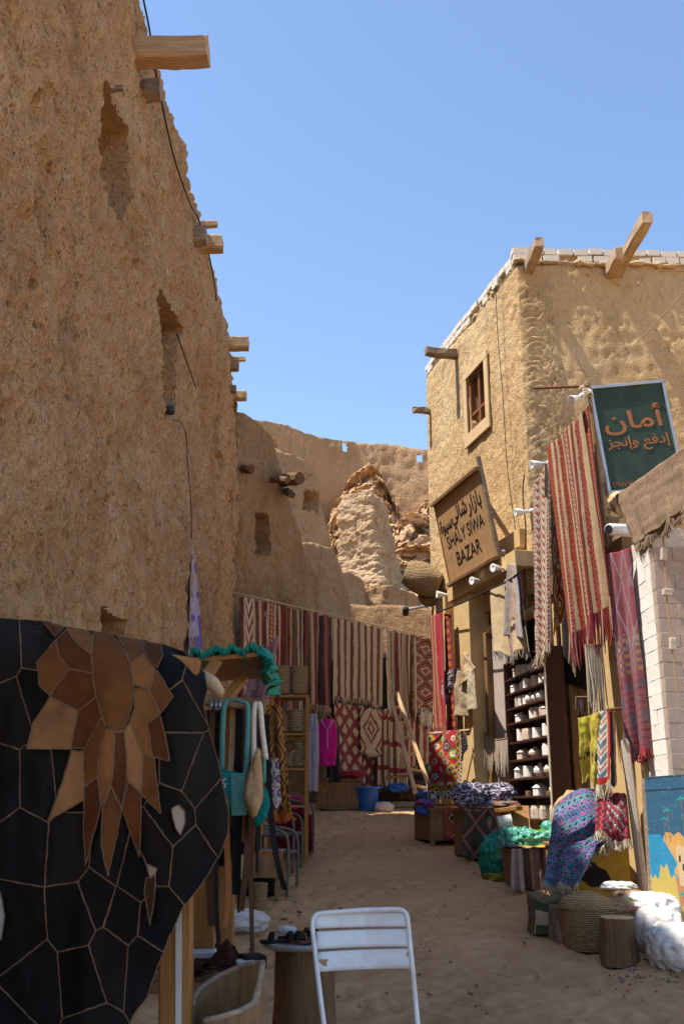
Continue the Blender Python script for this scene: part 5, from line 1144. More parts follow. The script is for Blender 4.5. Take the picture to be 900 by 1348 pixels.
# ================================================================ rugs at the end of the alley
def rY(x): return np.interp(x, [316, 440, 575], [17.5, 19.7, 22.2])
def rug_far(label, x0, x1, yt0, yt1, yb0, yb1, colf, nu, nv, fold, seed, dY=0., name='hanging_rug', fr_l=.12, frc=(CREAM, BEIGE, MAROON), grp='rugs hung on the rope at the alley end', crumple=.02):
    o, P = textile(name, label, 'rug', [at(x0, yt0, rY(x0)+dY), at(x1, yt1, rY(x1)+dY), at(x1, yb1, rY(x1)+dY), at(x0, yb0, rY(x0)+dY)], colf, nu, nv, fold, seed=seed, crumple=crumple, group=grp, scal=.05, ragged=.07)
    if fr_l: fringe(o, P[-1][::3], fr_l, list(frc), 2, .012, seed)
    return o
T_ = lambda x: 783+(x-316)*.228
def ru(x0, x1, yb0, yb1, *a, **k): return rug_far(k.pop('label'), x0, x1, T_(x0), T_(x1), yb0, yb1, *a, **k)
ru(315, 350, 945, 948, stripes([(3, MAROON), (2, CREAM), (5, WHITE, RED, 'chev'), (2, CREAM), (3, MAROON), (2, CREAM), (3, RED, MAROON, 'dash'), (1, CREAM)], 16), 60, 120, (.03, 1.5, .2), 101, label='maroon and cream rug with a white zigzag band next to the mud house')
ru(348, 376, 948, 950, stripes([(2, MAROON), (2, CREAM), (3, RED, CREAM, 'dia'), (2, CREAM), (2, MAROON), (2, CREAM), (3, RED, MAROON, 'dia'), (1, CREAM)], 26), 50, 120, (.03, 1.5, .5), 103, label='red and cream striped rug behind the stacked baskets')
ru(374, 403, 936, 940, stripes([(2, BROWN), (3, MAROON, RED, 'dash'), (1, CREAM), (3, BROWN), (1, CREAM), (3, MAROON), (1, CREAM), (2, BROWN)], 26), 50, 120, (.05, 2, .1), 105, label='dark folded rug with thin cream stripes, third from the mud house')
ru(400, 437, 930, 934, stripes([(2, MAROON), (2, BROWN), (1, CREAM), (3, (.2, .03, .03), MAROON, 'dash'), (1, CREAM), (3, DBROWN), (1, PINK), (3, MAROON), (1, DBROWN)], 26), 60, 120, (.05, 2.5, .3), 107, label='dark maroon pleated rug above the pink dress')
cs = []
for k in range(7): cs += [(4, CREAM), (3, (.17, .055, .03)) if k % 2 else (3, (.20, .05, .03), DBROWN, 'dash')]
ru(438, 503, 918, 928, stripes(cs+[(3, CREAM)], 34), 110, 130, (.02, 2, .1), 109, label='broad cream rug with even brown stripes in the middle of the rope', crumple=.01)
cs = []
for k in range(5): cs += [(4, CREAM), (1, BROWN), (2, (.30, .06, .05), MAROON, 'dash') if k % 2 else (2, BROWN)]
ru(508, 546, 936, 944, stripes(cs+[(3, CREAM)], 34), 70, 130, (.07, 3.2, .1), 111, label='pleated cream rug behind the top of the ladder')
ru(543, 574, 930, 934, concentric([(.25, .07, .03), BROWN, CREAM, (.22, .04, .03), RUST, DBROWN], .9, 3.2, 7), 60, 130, (.02, 1, .2), 113, label='brown zigzag rug at the shop end of the rope')
q = MB(); q.tube(smooth_path([at(x, T_(x)-1, rY(x)) for x in (300, 340, 380, 440, 505, 545, 590)], 5), .015, 6); tag(q.build('rug_rope', 'rope'), 'sagging rope that carries the row of rugs', 'rope')
LB = 'rugs hung low on the wall at the alley end'
rug_far('lattice rug of cream diamonds on maroon above the blue bin', 439, 476, 921, 928, 1034, 1040, lattice(CREAM, (.22, .035, .025), CREAM, 2.6, 4.6, .42, .1), 60, 110, (.02, 1, .1), 121, .05, grp=LB, fr_l=0)
rug_far('dark edge of the lattice rug with cream medallions', 466, 492, 926, 931, 1040, 1036, lattice((.22, .05, .03), (.10, .02, .02), CREAM, 2.0, 5, .3, .2), 40, 110, (.02, 1, .1), 122, .12, grp=LB, fr_l=0)
rug_far('cream rug with one large red stepped diamond', 474, 502, 930, 932, 992, 994, concentric([CREAM, (.24, .03, .03), CREAM, (.20, .03, .03), BEIGE, CREAM], 1.0, 1.15, 5), 54, 70, (.01, 1, .1), 123, -.05, grp=LB, fr_l=.03)
rug_far('cream pleated rug with dark red cross bands behind the ladder foot', 494, 536, 932, 936, 1036, 1040, lambda U, W_: sel((np.abs(fr(W_*3+.2)-.5) < .09, (.20, .02, .02)), (fr(U*9) < .35, BROWN), default=CREAM), 60, 90, (.05, 3.4, .1), 124, .08, grp=LB, fr_l=.06)
rug_far('red and cream striped rug low behind the ladder', 532, 572, 938, 944, 1010, 1006, stripes([(2, MAROON), (1, CREAM), (2, RED), (1, CREAM), (2, MAROON), (2, CREAM), (2, RED), (1, BROWN), (2, CREAM), (2, MAROON)]), 50, 70, (.03, 2, .1), 125, .08, grp=LB, fr_l=.04)
rug_far('cream fleece hanging under the zigzag rug', 552, 570, 934, 938, 952, 956, lambda U, W_: sel((U < -1, CREAM), default=(.52, .42, .28)), 20, 14, (.04, 1.5, .1), 126, -.02, grp=LB, fr_l=.05)
textile('dark_gap_sheet', 'dark sheet put in for the dark gap behind the cream rugs', 'cloth', [at(430, 870, 21.0), at(580, 850, 23.0), at(580, 1050, 23.0), at(430, 1060, 21.0)], lambda U, W_: sel((U < -1, CREAM), default=(.03, .02, .016)), 20, 12, (.03, 4, 0), seed=127)  # plain dark sheet stands in for the darkness behind the rug row
# ladder
ld = thing('ladder', 'wooden ladder leaning on the hanging rugs at the alley end', 'ladder', gp(555, 1050, 19.6))
la0, la1 = at(514, 916, 20.6), at(547, 1046, 19.3); lb0, lb1 = at(522, 912, 20.6), at(570, 1052, 19.3)
for a, b in ((la0, la1), (lb0, lb1)):
    q = MB(); q.bar(a, b, .075, .055, (0, 1, 0), .008, jit=.003); q.build('rail', 'wood_pale', ld)
for k in range(6):
    f = .14+k*.155; a, b = la0+(la1-la0)*f, lb0+(lb1-lb0)*f; q = MB(); q.bar(a-(b-a)*.04, b+(b-a)*.04, .05, .03, (0, 1, 0), .006); q.build('rung', 'wood_pale', ld)
# chest, bin, heap at the far end
fc = gp(445, 1066, 18.8)+V(0, .3, 0)
chest('carved_chest', 'old carved wooden chest below the pink dress', fc, (.82, .5, .55), 0., 'wood_brown')
textile('chest_cover', 'patterned cloth over the carved chest', 'cloth', [fc+V(-.44, .25, .60), fc+V(.44, .25, .60), fc+V(.44, -.29, .585), fc+V(-.44, -.29, .585)], lattice((.2, .1, .05), DBROWN, BEIGE, 5, 5, .3, .2), 26, 20, (.01, 2, 0), seed=131, nrm=(0, 0, 1))
tag(lump('red_cushion', 'textile', fc+V(.25, -.05, .66), (.24, .18, .08), .12, 132, col=lambda a, b: sel((vnoise(a*12, b*8, 0, 4) > .2, (.45, .05, .06)), default=(.3, .012, .03))), 'flat red cushion on the carved chest', 'cushion')
bn = thing('blue_bin', 'blue plastic bin beside the carved chest', 'bin', gp(484, 1062, 18.9)); c_ = gp(484, 1062, 18.9)
q = MB(); q.lathe([(.16, 0), (.17, .01), (.20, .38), (.22, .40), (.22, .42), (.19, .42), (.17, .1)], c_, 20); q.build('body', 'blue_plastic', bn, smooth=True)
q = MB(); q.lathe([(.225, .385), (.235, .40), (.235, .425), (.2, .43)], c_, 20); q.build('rim', 'blue_plastic', bn, smooth=True)
tag(lump('blue_bag', 'blue_plastic', at(523, 1038, 19.5), (.2, .12, .09), .35, 133), 'crumpled blue plastic bag below the ladder', 'bag')
tag(lump('white_bag', 'white_sack', gp(505, 1060, 18.8)+V(0, 0, .07), (.18, .14, .10), .3, 134), 'white plastic bag on the ground beside the blue bin', 'bag')
for i, (x, y, Yd, rx, rzv, cc_, lab) in enumerate(((520, 1046, 19.8, .28, .14, (.05, .03, .02), 'dark heap of branches and rags at the rug wall'), (545, 1045, 20.0, .3, .16, (.14, .11, .09), 'grey brown rag heap behind the ladder foot'), (560, 1020, 20.4, .3, .12, (.08, .07, .08), 'pile of dark clothes between the ladder and the red cloth'), (562, 1052, 17.6, .2, .13, (.03, .10, .32), 'small blue rag bundle at the chest corner below the red cloth'))):
    tag(lump('rag_heap', 'textile', at(x, y, Yd), (rx, rx*.7, rzv), .45, 140+i, col=lambda a, b, cc_=cc_: sel((vnoise(a*9, b*7, i, 4) > .25, tuple(min(1, v*2.2) for v in cc_)), default=cc_), nu=50, nv=26), lab, 'rags')
q = MB(); q.bar(at(508, 1024, 19.4), at(536, 1022, 19.4), .12, .06, jit=.004); tag(q.build('wooden_plank', 'wood_brown'), 'short plank lying across the rag heap', 'plank')
# dresses
def dress(name, label, x0, x1, yt, yb, Yd, mat, seed, hanger=True):
    t = thing(name, label, 'dress', at((x0+x1)/2, yt, Yd)); w_ = x1-x0; xm = (x0+x1)/2
    nu, nv = 36, 30; P = np.zeros((nv, nu, 3))
    for j in range(nv):
        f = j/(nv-1); y = yt+(yb-yt)*f; hw = w_/2*(np.interp(f, [0, .06, .2, .55, .8, 1], [.42, .75, .92, 1.0, .86, .80]))
        for i in range(nu):
            a = 2*PI*i/nu; p = at(xm+hw*math.cos(a), y, Yd); d = .07*(1+.25*math.sin(4*a+seed+f*3)); P[j, i] = p+V(0, math.sin(a)*d, .01*math.sin(6*a+seed)*f)
    q = MB(); q.grid(P, closed_u=True); q.build('dress_body', mat, t, smooth=True)
    q = MB(); q.tube([at(xm-w_*.30, yt+1, Yd-.085), at(xm, yt+(yb-yt)*.25, Yd-.09), at(xm+w_*.30, yt+1, Yd-.085)], .012, 6); q.tube([at(xm, yt+(yb-yt)*.25, Yd-.09), at(xm+.5, yt+(yb-yt)*.62, Yd-.095)], .010, 6); q.build('neck_trim', 'grey_cloth', t)
    if hanger:
        q = MB(); q.tube([at(xm-w_*.36, yt+3, Yd), at(xm, yt-8, Yd), at(xm+w_*.36, yt+3, Yd)], .014, 6); q.tube([at(xm, yt-8, Yd), at(xm+1, yt-14, Yd)], .008, 5); q.build('hanger', 'wood_orange', t)
    return t
dress('pink_dress', 'bright pink dress on a wooden hanger below the maroon rug', 417, 444, 947, 1008, 17.0, 'pink_cloth', 1)
dress('grey_dress', 'long pale grey dress hanging at the side of the basket shelf', 404, 420, 940, 1042, 15.6, 'grey_cloth', 4)
textile('dark_robe', 'dark robe hanging beside the pink dress', 'robe', [at(434, 955, 17.4), at(446, 958, 17.6), at(449, 1030, 17.6), at(432, 1030, 17.4)], lambda U, W_: sel((U < -1, CREAM), default=(.02, .018, .022)), 14, 24, (.03, 1.5, 0), seed=151)
# ================================================================ basket shelf and seats on the shaded side
bsY = 13.2
bsh = thing('basket_shelf', 'orange wooden shelf with woven baskets on the shaded side', 'shelf', gp(382, 1100, bsY))
bz0 = gz(bsY)
for x, Yd in ((357, bsY), (404, bsY), (362, bsY+.4), (403, bsY+.42)):
    p = at(x, 1000, Yd); q = MB(); q.bar((p[0], p[1], bz0), (p[0], p[1], at(404, 916, bsY)[2]), .05, .05, (0, 1, 0), .005); q.build('post', 'wood_orange', bsh)
for y in (917, 967, 1013, 1062):
    p0, p1 = at(356, y, bsY), at(405, y, bsY); q = MB(); q.box(((p0[0]+p1[0])/2, bsY+.2, p0[2]), (p1[0]-p0[0]+.03, .46, .03), None, .005); q.build('shelf_board', 'wood_orange', bsh)
def sb(label, x, y, r, h, mat='palm_basket', Yd=bsY+.15, hd=False): palm_basket('woven_basket', label, at(x, y, Yd)+V(0, 0, .016), r*.92, r, h, random.random(), mat, 'baskets on the orange shelf', hd)
sb('tall woven basket on top of the shelf, end near the mauve flag', 371, 916, .125, .36); sb('tall woven basket on top of the shelf, end near the alley', 393, 916, .12, .36)
sb('round straw basket alone on the middle board', 391, 966, .135, .28, 'jute_basket'); sb('small pale basket on the middle board behind the gold cloth', 374, 966, .07, .22)
sb('ribbed pale straw basket on the lower board', 395, 1012, .105, .32, 'jute_basket'); sb('small handled basket on the lower board', 381, 1012, .07, .18, 'palm_basket', hd=True)
tag(lump('dark_bag', 'burlap_brown', at(385, 960, bsY+.3), (.2, .1, .18), .2, 155), 'dark bag behind the round straw basket', 'bag')
def armchair(label, c, rz, s=1.0):
    t = thing('metal_armchair', label, 'chair', c, 'grey metal armchairs on the shaded side'); R = rotz(rz)
    def L(x, y, z): return np.asarray(c)+R@(V(x, y, z)*s)
    for sy in (-1, 1):
        q = MB(); q.tube(smooth_path([L(.24, sy*.27, 0), L(.25, sy*.27, .4), L(.23, sy*.27, .60), L(.12, sy*.27, .67), L(-.12, sy*.26, .70), L(-.27, sy*.22, .80)], 5), .016*s, 8); q.build('arm', 'grey_metal', t, smooth=True)
        q = MB(); q.tube([L(-.24, sy*.24, 0), L(-.24, sy*.24, .44), L(-.27, sy*.22, .80)], .016*s, 8); q.build('leg', 'grey_metal', t, smooth=True)
    q = MB(); q.tube(smooth_path([L(-.27, -.22, .80), L(-.30, -.12, .86), L(-.31, 0, .87), L(-.30, .12, .86), L(-.27, .22, .80)], 4), .016*s, 8); q.build('back_rail', 'grey_metal', t, smooth=True)
    q = MB(); q.box(L(0, 0, .43), V(.50, .50, .05)*s, R, .015); q.build('seat', 'rattan', t)
    q = MB(); q.box(L(-.28, 0, .66), V(.025, .42, .36)*s, R@roty(-.1), .01); q.build('backrest', 'rattan', t); return t
aC = gp(395, 1124, 12.6); ac2 = gp(405, 1100, 14.0); ac0 = gp(360, 1155, 11.2)
armchair('grey metal armchair with an empty seat, middle of the row', aC+V(-.28, .15, 0), -.15); armchair('grey metal armchair farthest up the alley with the pink cushion', ac2+V(-.22, 0, 0), -.15); armchair('grey metal armchair next to the orange covered table', ac0+V(-.05, .2, 0), -.15)
tag(lump('pink_cushion', 'textile', ac2+V(-.20, -.05, .60), (.20, .22, .15), .12, 160, col=lambda a, b: sel((np.hypot(fr(a*6)-.5, fr(b*5)-.5) < .12, (.05, .2, .3)), (np.hypot(fr(a*6)-.5, fr(b*5)-.5) < .22, (.45, .25, .03)), default=(.40, .01, .12)), nu=60, nv=30), 'pink cushion with round flowers on the farthest armchair', 'cushion')
throw_c = lambda U, W_: sel((vnoise(U*40, W_*40, 0, 3) > 0, (.20, .004, .02)), default=(.10, .002, .01))
rf, P = textile('red_blanket', 'shaggy dark red blanket hanging from the armchair with the pink cushion', 'blanket', [ac2+V(-.46, -.29, .50), ac2+V(.06, -.29, .50), ac2+V(.07, -.31, .06), ac2+V(-.46, -.31, .06)], throw_c, 40, 36, (.02, 2, 0), seed=161, crumple=.05, thick=.04)
for j in range(0, len(P), 4): fringe(rf, P[j][::3]+V(0, -.02, 0), .07, [(.2, .004, .02), (.12, .002, .012), (.28, .01, .03)], 3, .008, 162+j, spread=.035, name='shag')
# table with orange cloth
tb = gp(335, 1160, 11.0)+V(-.1, .3, 0); tt = thing('low_table', 'low table with an orange patched cloth beside the hanging belts', 'table', tb)
q = MB(); q.box(tb+V(0, 0, .45), (.75, .55, .04), None, .006); q.build('table_top', 'wood_brown', tt)
for sx in (-1, 1):
    for sy in (-1, 1): q = MB(); q.box(tb+V(sx*.33, sy*.23, .215), (.05, .05, .43), None, .005); q.build('leg', 'wood_brown', tt)
oc_, P = textile('orange_cloth', 'orange, cream and brown cloth hanging over the low table', 'cloth', [tb+V(-.39, -.29, .49), tb+V(.39, -.29, .49), tb+V(.39, -.30, .22), tb+V(-.39, -.30, .18)], lambda U, W_: sel(((U > .5) & (W_ > .15), (.26, .14, .06)), ((U > .42) & (U < .52), CREAM), (fr(U*7) < .3, (.12, .10, .05)), default=(.46, .12, .02)), 40, 20, (.015, 3, 0), seed=165)
textile('cloth_top', '', None, [tb+V(-.39, .28, .485), tb+V(.39, .28, .485), tb+V(.39, -.29, .485), tb+V(-.39, -.29, .485)], lambda U, W_: sel((U > .5, (.30, .26, .22)), default=(.36, .10, .02)), 16, 12, (.004, 1, 0), seed=166, nrm=(0, 0, 1), parent=oc_)
tag(lump('dark_bag', 'belt_black', tb+V(.1, 0, .12), (.22, .16, .11), .25, 167), 'black bag under the orange covered table', 'bag')
wc_ = gp(341, 1196, 10.2); palm_basket('palm_basket', 'slim upright straw basket on the ground by the belts', wc_+V(0, .1, 0), .065, .07, .34, mat='palm_basket', handles=False)
tag(lump('plastic_bag', 'white_sack', gp(318, 1200, 9.9)+V(0, 0, .08), (.26, .18, .10), .3, 168), 'white plastic bag lying under the belts', 'bag')
tag(lump('plastic_bag', 'white_sack', gp(337, 1204, 9.9)+V(0, 0, .05), (.10, .10, .07), .3, 169), 'small white plastic bag at the foot of the straw basket', 'bag')
# ================================================================ belt rack in the near left
RY = 4.5
rack = thing('belt_rack', 'wooden rack with a green netted canopy and hanging belts', 'rack', gp(300, 1348, RY))
for a, b, w1, t1, Ya, Yb, mt in (((262, 921), (350, 929), .05, .06, RY, RY, 'wood_brown'), ((320, 893), (296, 924), .045, .05, RY+.2, RY, 'wood_orange'), ((285, 870), (266, 900), .05, .05, RY, RY-.05, 'wood_orange'), ((300, 925), (297, 1320), .07, .05, RY+.3, RY+.3, 'wood_orange'), ((270, 1120), (266, 1250), .10, .04, RY-.1, RY-.1, 'wood_orange')):
    q = MB(); q.bar(at(*a, Ya), at(*b, Yb), w1, t1, (0, 1, 0), .006, jit=.002); q.build('timber', mt, rack)
q = MB(); cpt = [at(250, 872, RY-.05), at(342, 864, RY+.0), at(346, 893, RY+.55), at(268, 899, RY+.55)]
for k in range(4):
    f0, f1 = k/4, (k+1)/4-.01; a = cpt[0]+(cpt[3]-cpt[0])*f0; b = cpt[1]+(cpt[2]-cpt[1])*f0; c = cpt[1]+(cpt[2]-cpt[1])*f1; d = cpt[0]+(cpt[3]-cpt[0])*f1; up = V(0, 0, .02)
    q = MB(); q.add([a, b, c, d, a+up, b+up, c+up, d+up], [(0, 1, 2, 3), (7, 6, 5, 4), (0, 4, 5, 1), (1, 5, 6, 2), (2, 6, 7, 3), (3, 7, 4, 0)]); q.build('canopy_board', 'wood_orange', rack)
net, P = textile('green_net', 'torn green net over the canopy boards of the belt rack', 'net', [cpt[3]+V(0, .05, .04), cpt[2]+V(.02, .05, .04), cpt[1]+V(.02, -.02, .03), cpt[0]+V(0, -.02, .03)], lambda U, W_: sel((U < -1, CREAM), default=(.01, .2, .15)), 30, 20, (.012, 4, 0), mat='net_green', nrm=(0, 0, 1), seed=171, crumple=.04, thick=.004)
fringe(net, np.concatenate([P[-1]]), .022, [(.004, .19, .13)], 4, .004, 172, spread=.012, name='torn_edge'); e = bpy.data.objects['torn_edge']; e.data.materials[0] = M['net_green']
ex_ = [P[j][-1] for j in range(len(P))]
textile('bunched_end', '', None, [cpt[1]+V(.02, -.02, .05), cpt[2]+V(.03, 0, .05), cpt[2]+V(.05, 0, -.10), cpt[1]+V(.05, -.04, -.07)], lambda U, W_: sel((U < -1, CREAM), default=(.01, .2, .15)), 30, 24, (.03, 4, 0), mat='net_green', seed=173, crumple=.03, ragged=.04, parent=net)
lump('knot', 'net_green', cpt[1]+V(.03, .15, -.05), (.02, .14, .045), .4, 174, parent=net)
hb = MB(); hb.tube([at(262, 890, RY-.6), at(280, 900, RY-.65), at(291, 913, RY-.68)], [.03, .028, .018], 9); tag(hb.build('pole_end', 'wood_pale', smooth=True), 'pale wooden pole end sticking out behind the leather hide', 'pole')
for x in (278, 284, 289):
    hk = MB(); hk.tube(smooth_path([at(x, 921, RY-.03), at(x+1, 928, RY-.06), at(x-1, 934, RY-.05)], 4), .006, 5); hk.build('hook', 'bright_metal', rack)
def belt(label, pts, wpx, mat, Yd, tw=0., thick=.004):
    pts = [(x, y) for x, y in pts]; W = smooth_path([at(x, y, Yd+.04*math.sin(i*1.7+tw)) for i, (x, y) in enumerate(pts)], 8); w_ = wpx/px2m(W[0]); n = len(W); dirs = np.array([[math.cos(tw+.5*i/n), math.sin(tw+.5*i/n)*.6, 0] for i in range(n)]); a, b = W-dirs*w_/2, W+dirs*w_/2
    P = np.stack([a, b], 1); q = MB(); q.grid(P); o = q.build('leather_belt', mat); solidify(o, thick); tag(o, label, 'belt', 'belts hanging from the rack'); return o
for i_, (bx_, by_, bw_, bm__, bl_) in enumerate(((309, 1090, 6, 'belt_brown', 'second dark brown belt tucked behind the broad black belt'), (321, 1110, 6, 'belt_tan', 'short orange belt behind the thin black belt'), (327, 1160, 5, 'belt_black', 'narrow black belt behind the grey brown belt'), (336, 1120, 7, 'belt_brown', 'wide brown belt behind the burlap bag'), (341, 1150, 5, 'belt_black', 'slim black belt right of the burlap bag'), (347, 1100, 6, 'belt_tan', 'tan belt under the beige strap'), (291, 1090, 7, 'belt_black', 'black belt on the rack behind the teal bag'), (303, 1160, 5, 'belt_brown', 'long brown belt below the teal bag'))):
    belt(bl_, [(bx_, 930), (bx_-1, 1000), (bx_-2, by_-40), (bx_-3, by_)], bw_, bm__, RY+.08+.02*(i_ % 3), .15*i_)
belt('dark brown belt on the hooks next to the leather hide', [(280, 925), (279, 980), (281, 1040)], 8, 'belt_brown', RY-.03, .4)
belt('tan belt half hidden behind the teal bag', [(300, 930), (299, 980), (297, 1015)], 6, 'belt_tan', RY+.05)
belt('pale brown strap hanging behind the teal bag strap', [(306, 932), (305, 985), (303, 1020)], 7, 'burlap_brown', RY+.03)
belt('broad black belt ending above the white bag', [(316, 930), (312, 1050), (310, 1120), (308, 1178)], 9, 'belt_black', RY, .1)
belt('thin black belt beside the broad black belt', [(324, 930), (318, 1060), (315, 1150), (314, 1202)], 4, 'belt_black', RY-.04, .1)
belt('grey brown belt with a lighter edge', [(331, 930), (328, 1050), (325, 1130), (317, 1200)], 9, 'belt_brown', RY-.06, .2)
belt('longest dark brown belt reaching down to the leather offcuts', [(331, 1040), (330, 1130), (331, 1210), (332, 1262)], 6, 'belt_brown', RY-.1, .1)
belt('black belt curving out towards the alley', [(350, 940), (353, 1020), (358, 1090), (366, 1140), (375, 1172)], 8, 'belt_black', RY-.06, .1)
belt('orange tan belt with punched holes by the hide edge', [(296, 1050), (299, 1120), (301, 1180), (296, 1222)], 8, 'belt_tan', RY-.3, .1)
belt('dark belt hanging between the hide and the orange tan belt', [(284, 1060), (284, 1130), (285, 1200), (288, 1250)], 6, 'belt_black', RY-.3, .2)
belt('brown belt with black edge beside the wooden post', [(276, 1090), (276, 1150), (278, 1220)], 10, 'belt_brown', RY-.25)
textile('rack_shade_sheet', 'dark brown sheet added as the deep shade behind the belts on the rack', 'cloth', [at(268, 935, RY+.22), at(346, 935, RY+.22), at(342, 1120, RY+.22), at(270, 1150, RY+.22)], lambda U, W_: sel((fr(U*5) < .2, (.05, .02, .012)), default=(.022, .014, .010)), 40, 40, (.03, 3, .1), seed=177)  # added sheet, its dark colour stands in for the shade of the stall
# bags
def bag(name, label, pts, Yd, mat, dep, seed, strap=None, smat=None, cat='bag'):
    t = thing(name, label, cat, at(pts[0][0], pts[0][1], Yd)); c = np.mean(pts, 0); nz = 12; n = len(pts); ring0 = np.array([at(x, y, Yd) for x, y in pts]); ctr = at(*c, Yd); rows_ = []
    for j in range(nz):
        a = PI*j/(nz-1); k = math.sin(a)**.45; y_ = -dep*math.cos(a); nn = 1+.05*math.sin(j*2+seed)
        rows_.append(ctr+(ring0-ctr)*(k*nn)+V(0, y_, 0))
    P = np.array(rows_); 
    P = P+np.stack([0*P[..., 0], .025*fbm(P[..., 0]*14, P[..., 2]*14, seed, 3, seed), 0*P[..., 0]], -1)
    q = MB(); q.grid(P, closed_u=True); q.build('bag_body', mat, t, smooth=True)
    for s in strap or []:
        W = smooth_path([at(x, y, Yd-.03) for x, y in s], 8); q = MB(); q.grid(np.stack([W-V(.009, .0, 0), W+V(0, -.006, 0), W+V(.009, 0, 0)], 1)); o = q.build('strap', smat or mat, t, smooth=True); solidify(o, .01)
    return t
def ringpts(poly, n=26): 
    P = np.array(poly+[poly[0]], float); d = np.concatenate([[0], np.cumsum(np.hypot(*np.diff(P, axis=0).T))]); s = np.linspace(0, d[-1], n, endpoint=False); return [(np.interp(k, d, P[:, 0]), np.interp(k, d, P[:, 1])) for k in s]
bag('teal_bag', 'crocheted teal bag with a long light aqua strap', ringpts([(288, 1012), (306, 1016), (327, 1022), (330, 1045), (326, 1068), (308, 1074), (292, 1070), (289, 1040)]), RY-.12, 'teal_knit', .05, 3, [[(292, 1014), (293, 960), (296, 928), (304, 922), (318, 924), (326, 932), (325, 980), (323, 1022)]], 'aqua_knit')
q = MB(); q.box(at(314, 1046, RY-.175), (.065, .01, .17), roty(-.06), .004); q.build('light_panel', 'aqua_knit', bpy.data.objects['teal_bag'])
q = MB()
for k in range(9): q.lathe([(.003, -.003), (.006, 0), (.003, .003)], at(290+(k % 3)*3, 1026+(k//3)*5+(k % 2)*2, RY-.175), 6)
q.build('bead_flower', 'white_plastic', bpy.data.objects['teal_bag'])
bag('burlap_bag', 'brown burlap bag with a gathered top hung before the teal bag', ringpts([(338, 985), (343, 986), (345, 1020), (346, 1050), (340, 1070), (332, 1078), (326, 1066), (321, 1050), (326, 1020)]), RY-.2, 'burlap_brown', .05, 5)
bag('dark_teal_bag', 'dark teal bag with white dots behind the burlap bag', ringpts([(338, 1030), (352, 1040), (356, 1062), (350, 1080), (338, 1090), (330, 1080), (330, 1050)]), RY-.05, 'teal_knit', .04, 7)
bag('striped_strap_bag', 'aqua and beige knitted strap hanging over the rack end', ringpts([(346, 990), (350, 992), (350, 1030), (344, 1032)]), RY-.05, 'aqua_knit', .02, 8, [[(334, 1010), (334, 950), (336, 928), (342, 928), (345, 960), (350, 1000)]], 'cream_string', 'strap')
textile('floral_cloth', 'white cloth with pink and blue flowers rolled behind the black belt', 'cloth', [at(350, 998, RY+.1), at(366, 998, RY+.1), at(369, 1062, RY+.1), at(354, 1060, RY+.1)], lambda U, W_: sel((np.hypot((fr(U*1.6)-.5), (fr(W_*3.4)-.5)) < .16, (.42, .13, .22)), (np.hypot((fr(U*1.6)-.5), (fr(W_*3.4)-.5)) < .33, (.03, .05, .12)), (fr(W_*3.4) < .1, (.3, .14, .14)), default=(.42, .40, .36)), 30, 60, (.03, .6, 0), seed=181)
gd, P = textile('gold_cloth', 'yellow cloth with dark red nested squares hanging behind the bags', 'cloth', [at(343, 927, RY+.35), at(371, 930, RY+.35), at(383, 1070, RY+.30), at(352, 1075, RY+.3)], lambda U, W_: (lambda a, b: sel((np.maximum(np.abs(a-.5), np.abs(b-.5)) > .43, (.09, .012, .01)), (np.maximum(np.abs(a-.5), np.abs(b-.5)) > .30, (.42, .20, .02)), (np.maximum(np.abs(a-.5), np.abs(b-.5)) > .2, (.10, .014, .01)), (np.maximum(np.abs(a-.5), np.abs(b-.5)) > .1, (.42, .2, .02)), default=(.1, .014, .01)))(fr(U*1.6+W_*3.2), fr(-U*1.6+W_*3.2)), 60, 130, (.02, 1.2, .1), seed=183)
fringe(gd, P[-1][::3], .03, [(.5, .12, .02)], 3, .006, 184)
# mauve flag, lilac cloth on the wall
fl, P = textile('mauve_flag', 'mauve cloth flag with dark writing behind the canopy', 'flag', [at(331, 873, 6.6), at(367, 836, 6.6), at(352, 925, 6.6), at(320, 925, 6.6)], lambda U, W_: sel((U < -1, CREAM), default=(.25, .13, .135)), 40, 50, (.02, 1.4, .2), seed=187)
fe = V(1, 0, 0); lettering(fl, "\uFEF2\uFEDF\uFE8E\uFEB7 \uFEAD", (0, 0), .14, .07, at(337, 916, 6.52), V(1, 0, .0), V(0, 0, 1.), V(0, -1, 0), 'letter_black', .0, .004)
textile('lilac_cloth', 'gathered lilac printed cloth hanging high on the tall mud wall', 'cloth', [lw(251, 720, .10), lw(254, 718, .10), lw(268, 864, .16), lw(244, 864, .12)], lambda U, W_: sel(((vnoise(U*5, W_*9, 0, 3) > .35), (.16, .13, .42)), default=(.50, .42, .52)), 24, 70, (.03, 1.8, .1), seed=189)
# ================================================================ leather hide of sewn patches
HY = 3.3
OUT = [(-150, 800), (0, 814), (62, 818), (78, 824), (130, 832), (180, 842), (215, 848), (240, 857), (260, 870), (270, 888), (273, 908), (268, 930), (276, 965), (287, 1003), (294, 1038), (301, 1070), (300, 1098), (290, 1125), (265, 1165), (240, 1196), (226, 1228), (212, 1262), (202, 1288), (195, 1312), (176, 1336), (158, 1380), (60, 1420), (-150, 1420)]
def hide(x, y):
    Yd = HY+.26*max(0, (x-225)/75)**2+.045*math.sin(x/31+.4*math.sin(y/90))+.022*math.sin(x/13+y/160)*min(1, (y-800)/200)+.012*float(vnoise(x/18., y/45., 0, 5))+.02*math.sin(y/70+x/60)
    ytop = np.interp(x, [-150, 0, 130, 215, 270], [800, 814, 832, 848, 880]); Yd += .16*math.exp(-max(0, y-ytop)/16)
    Yd += .04*math.exp(-((x-170)/60)**2)
    return at(x, y, Yd)
Z = lambda *p: [(a/2.8125, 780+b/2.8125) for a, b in p]
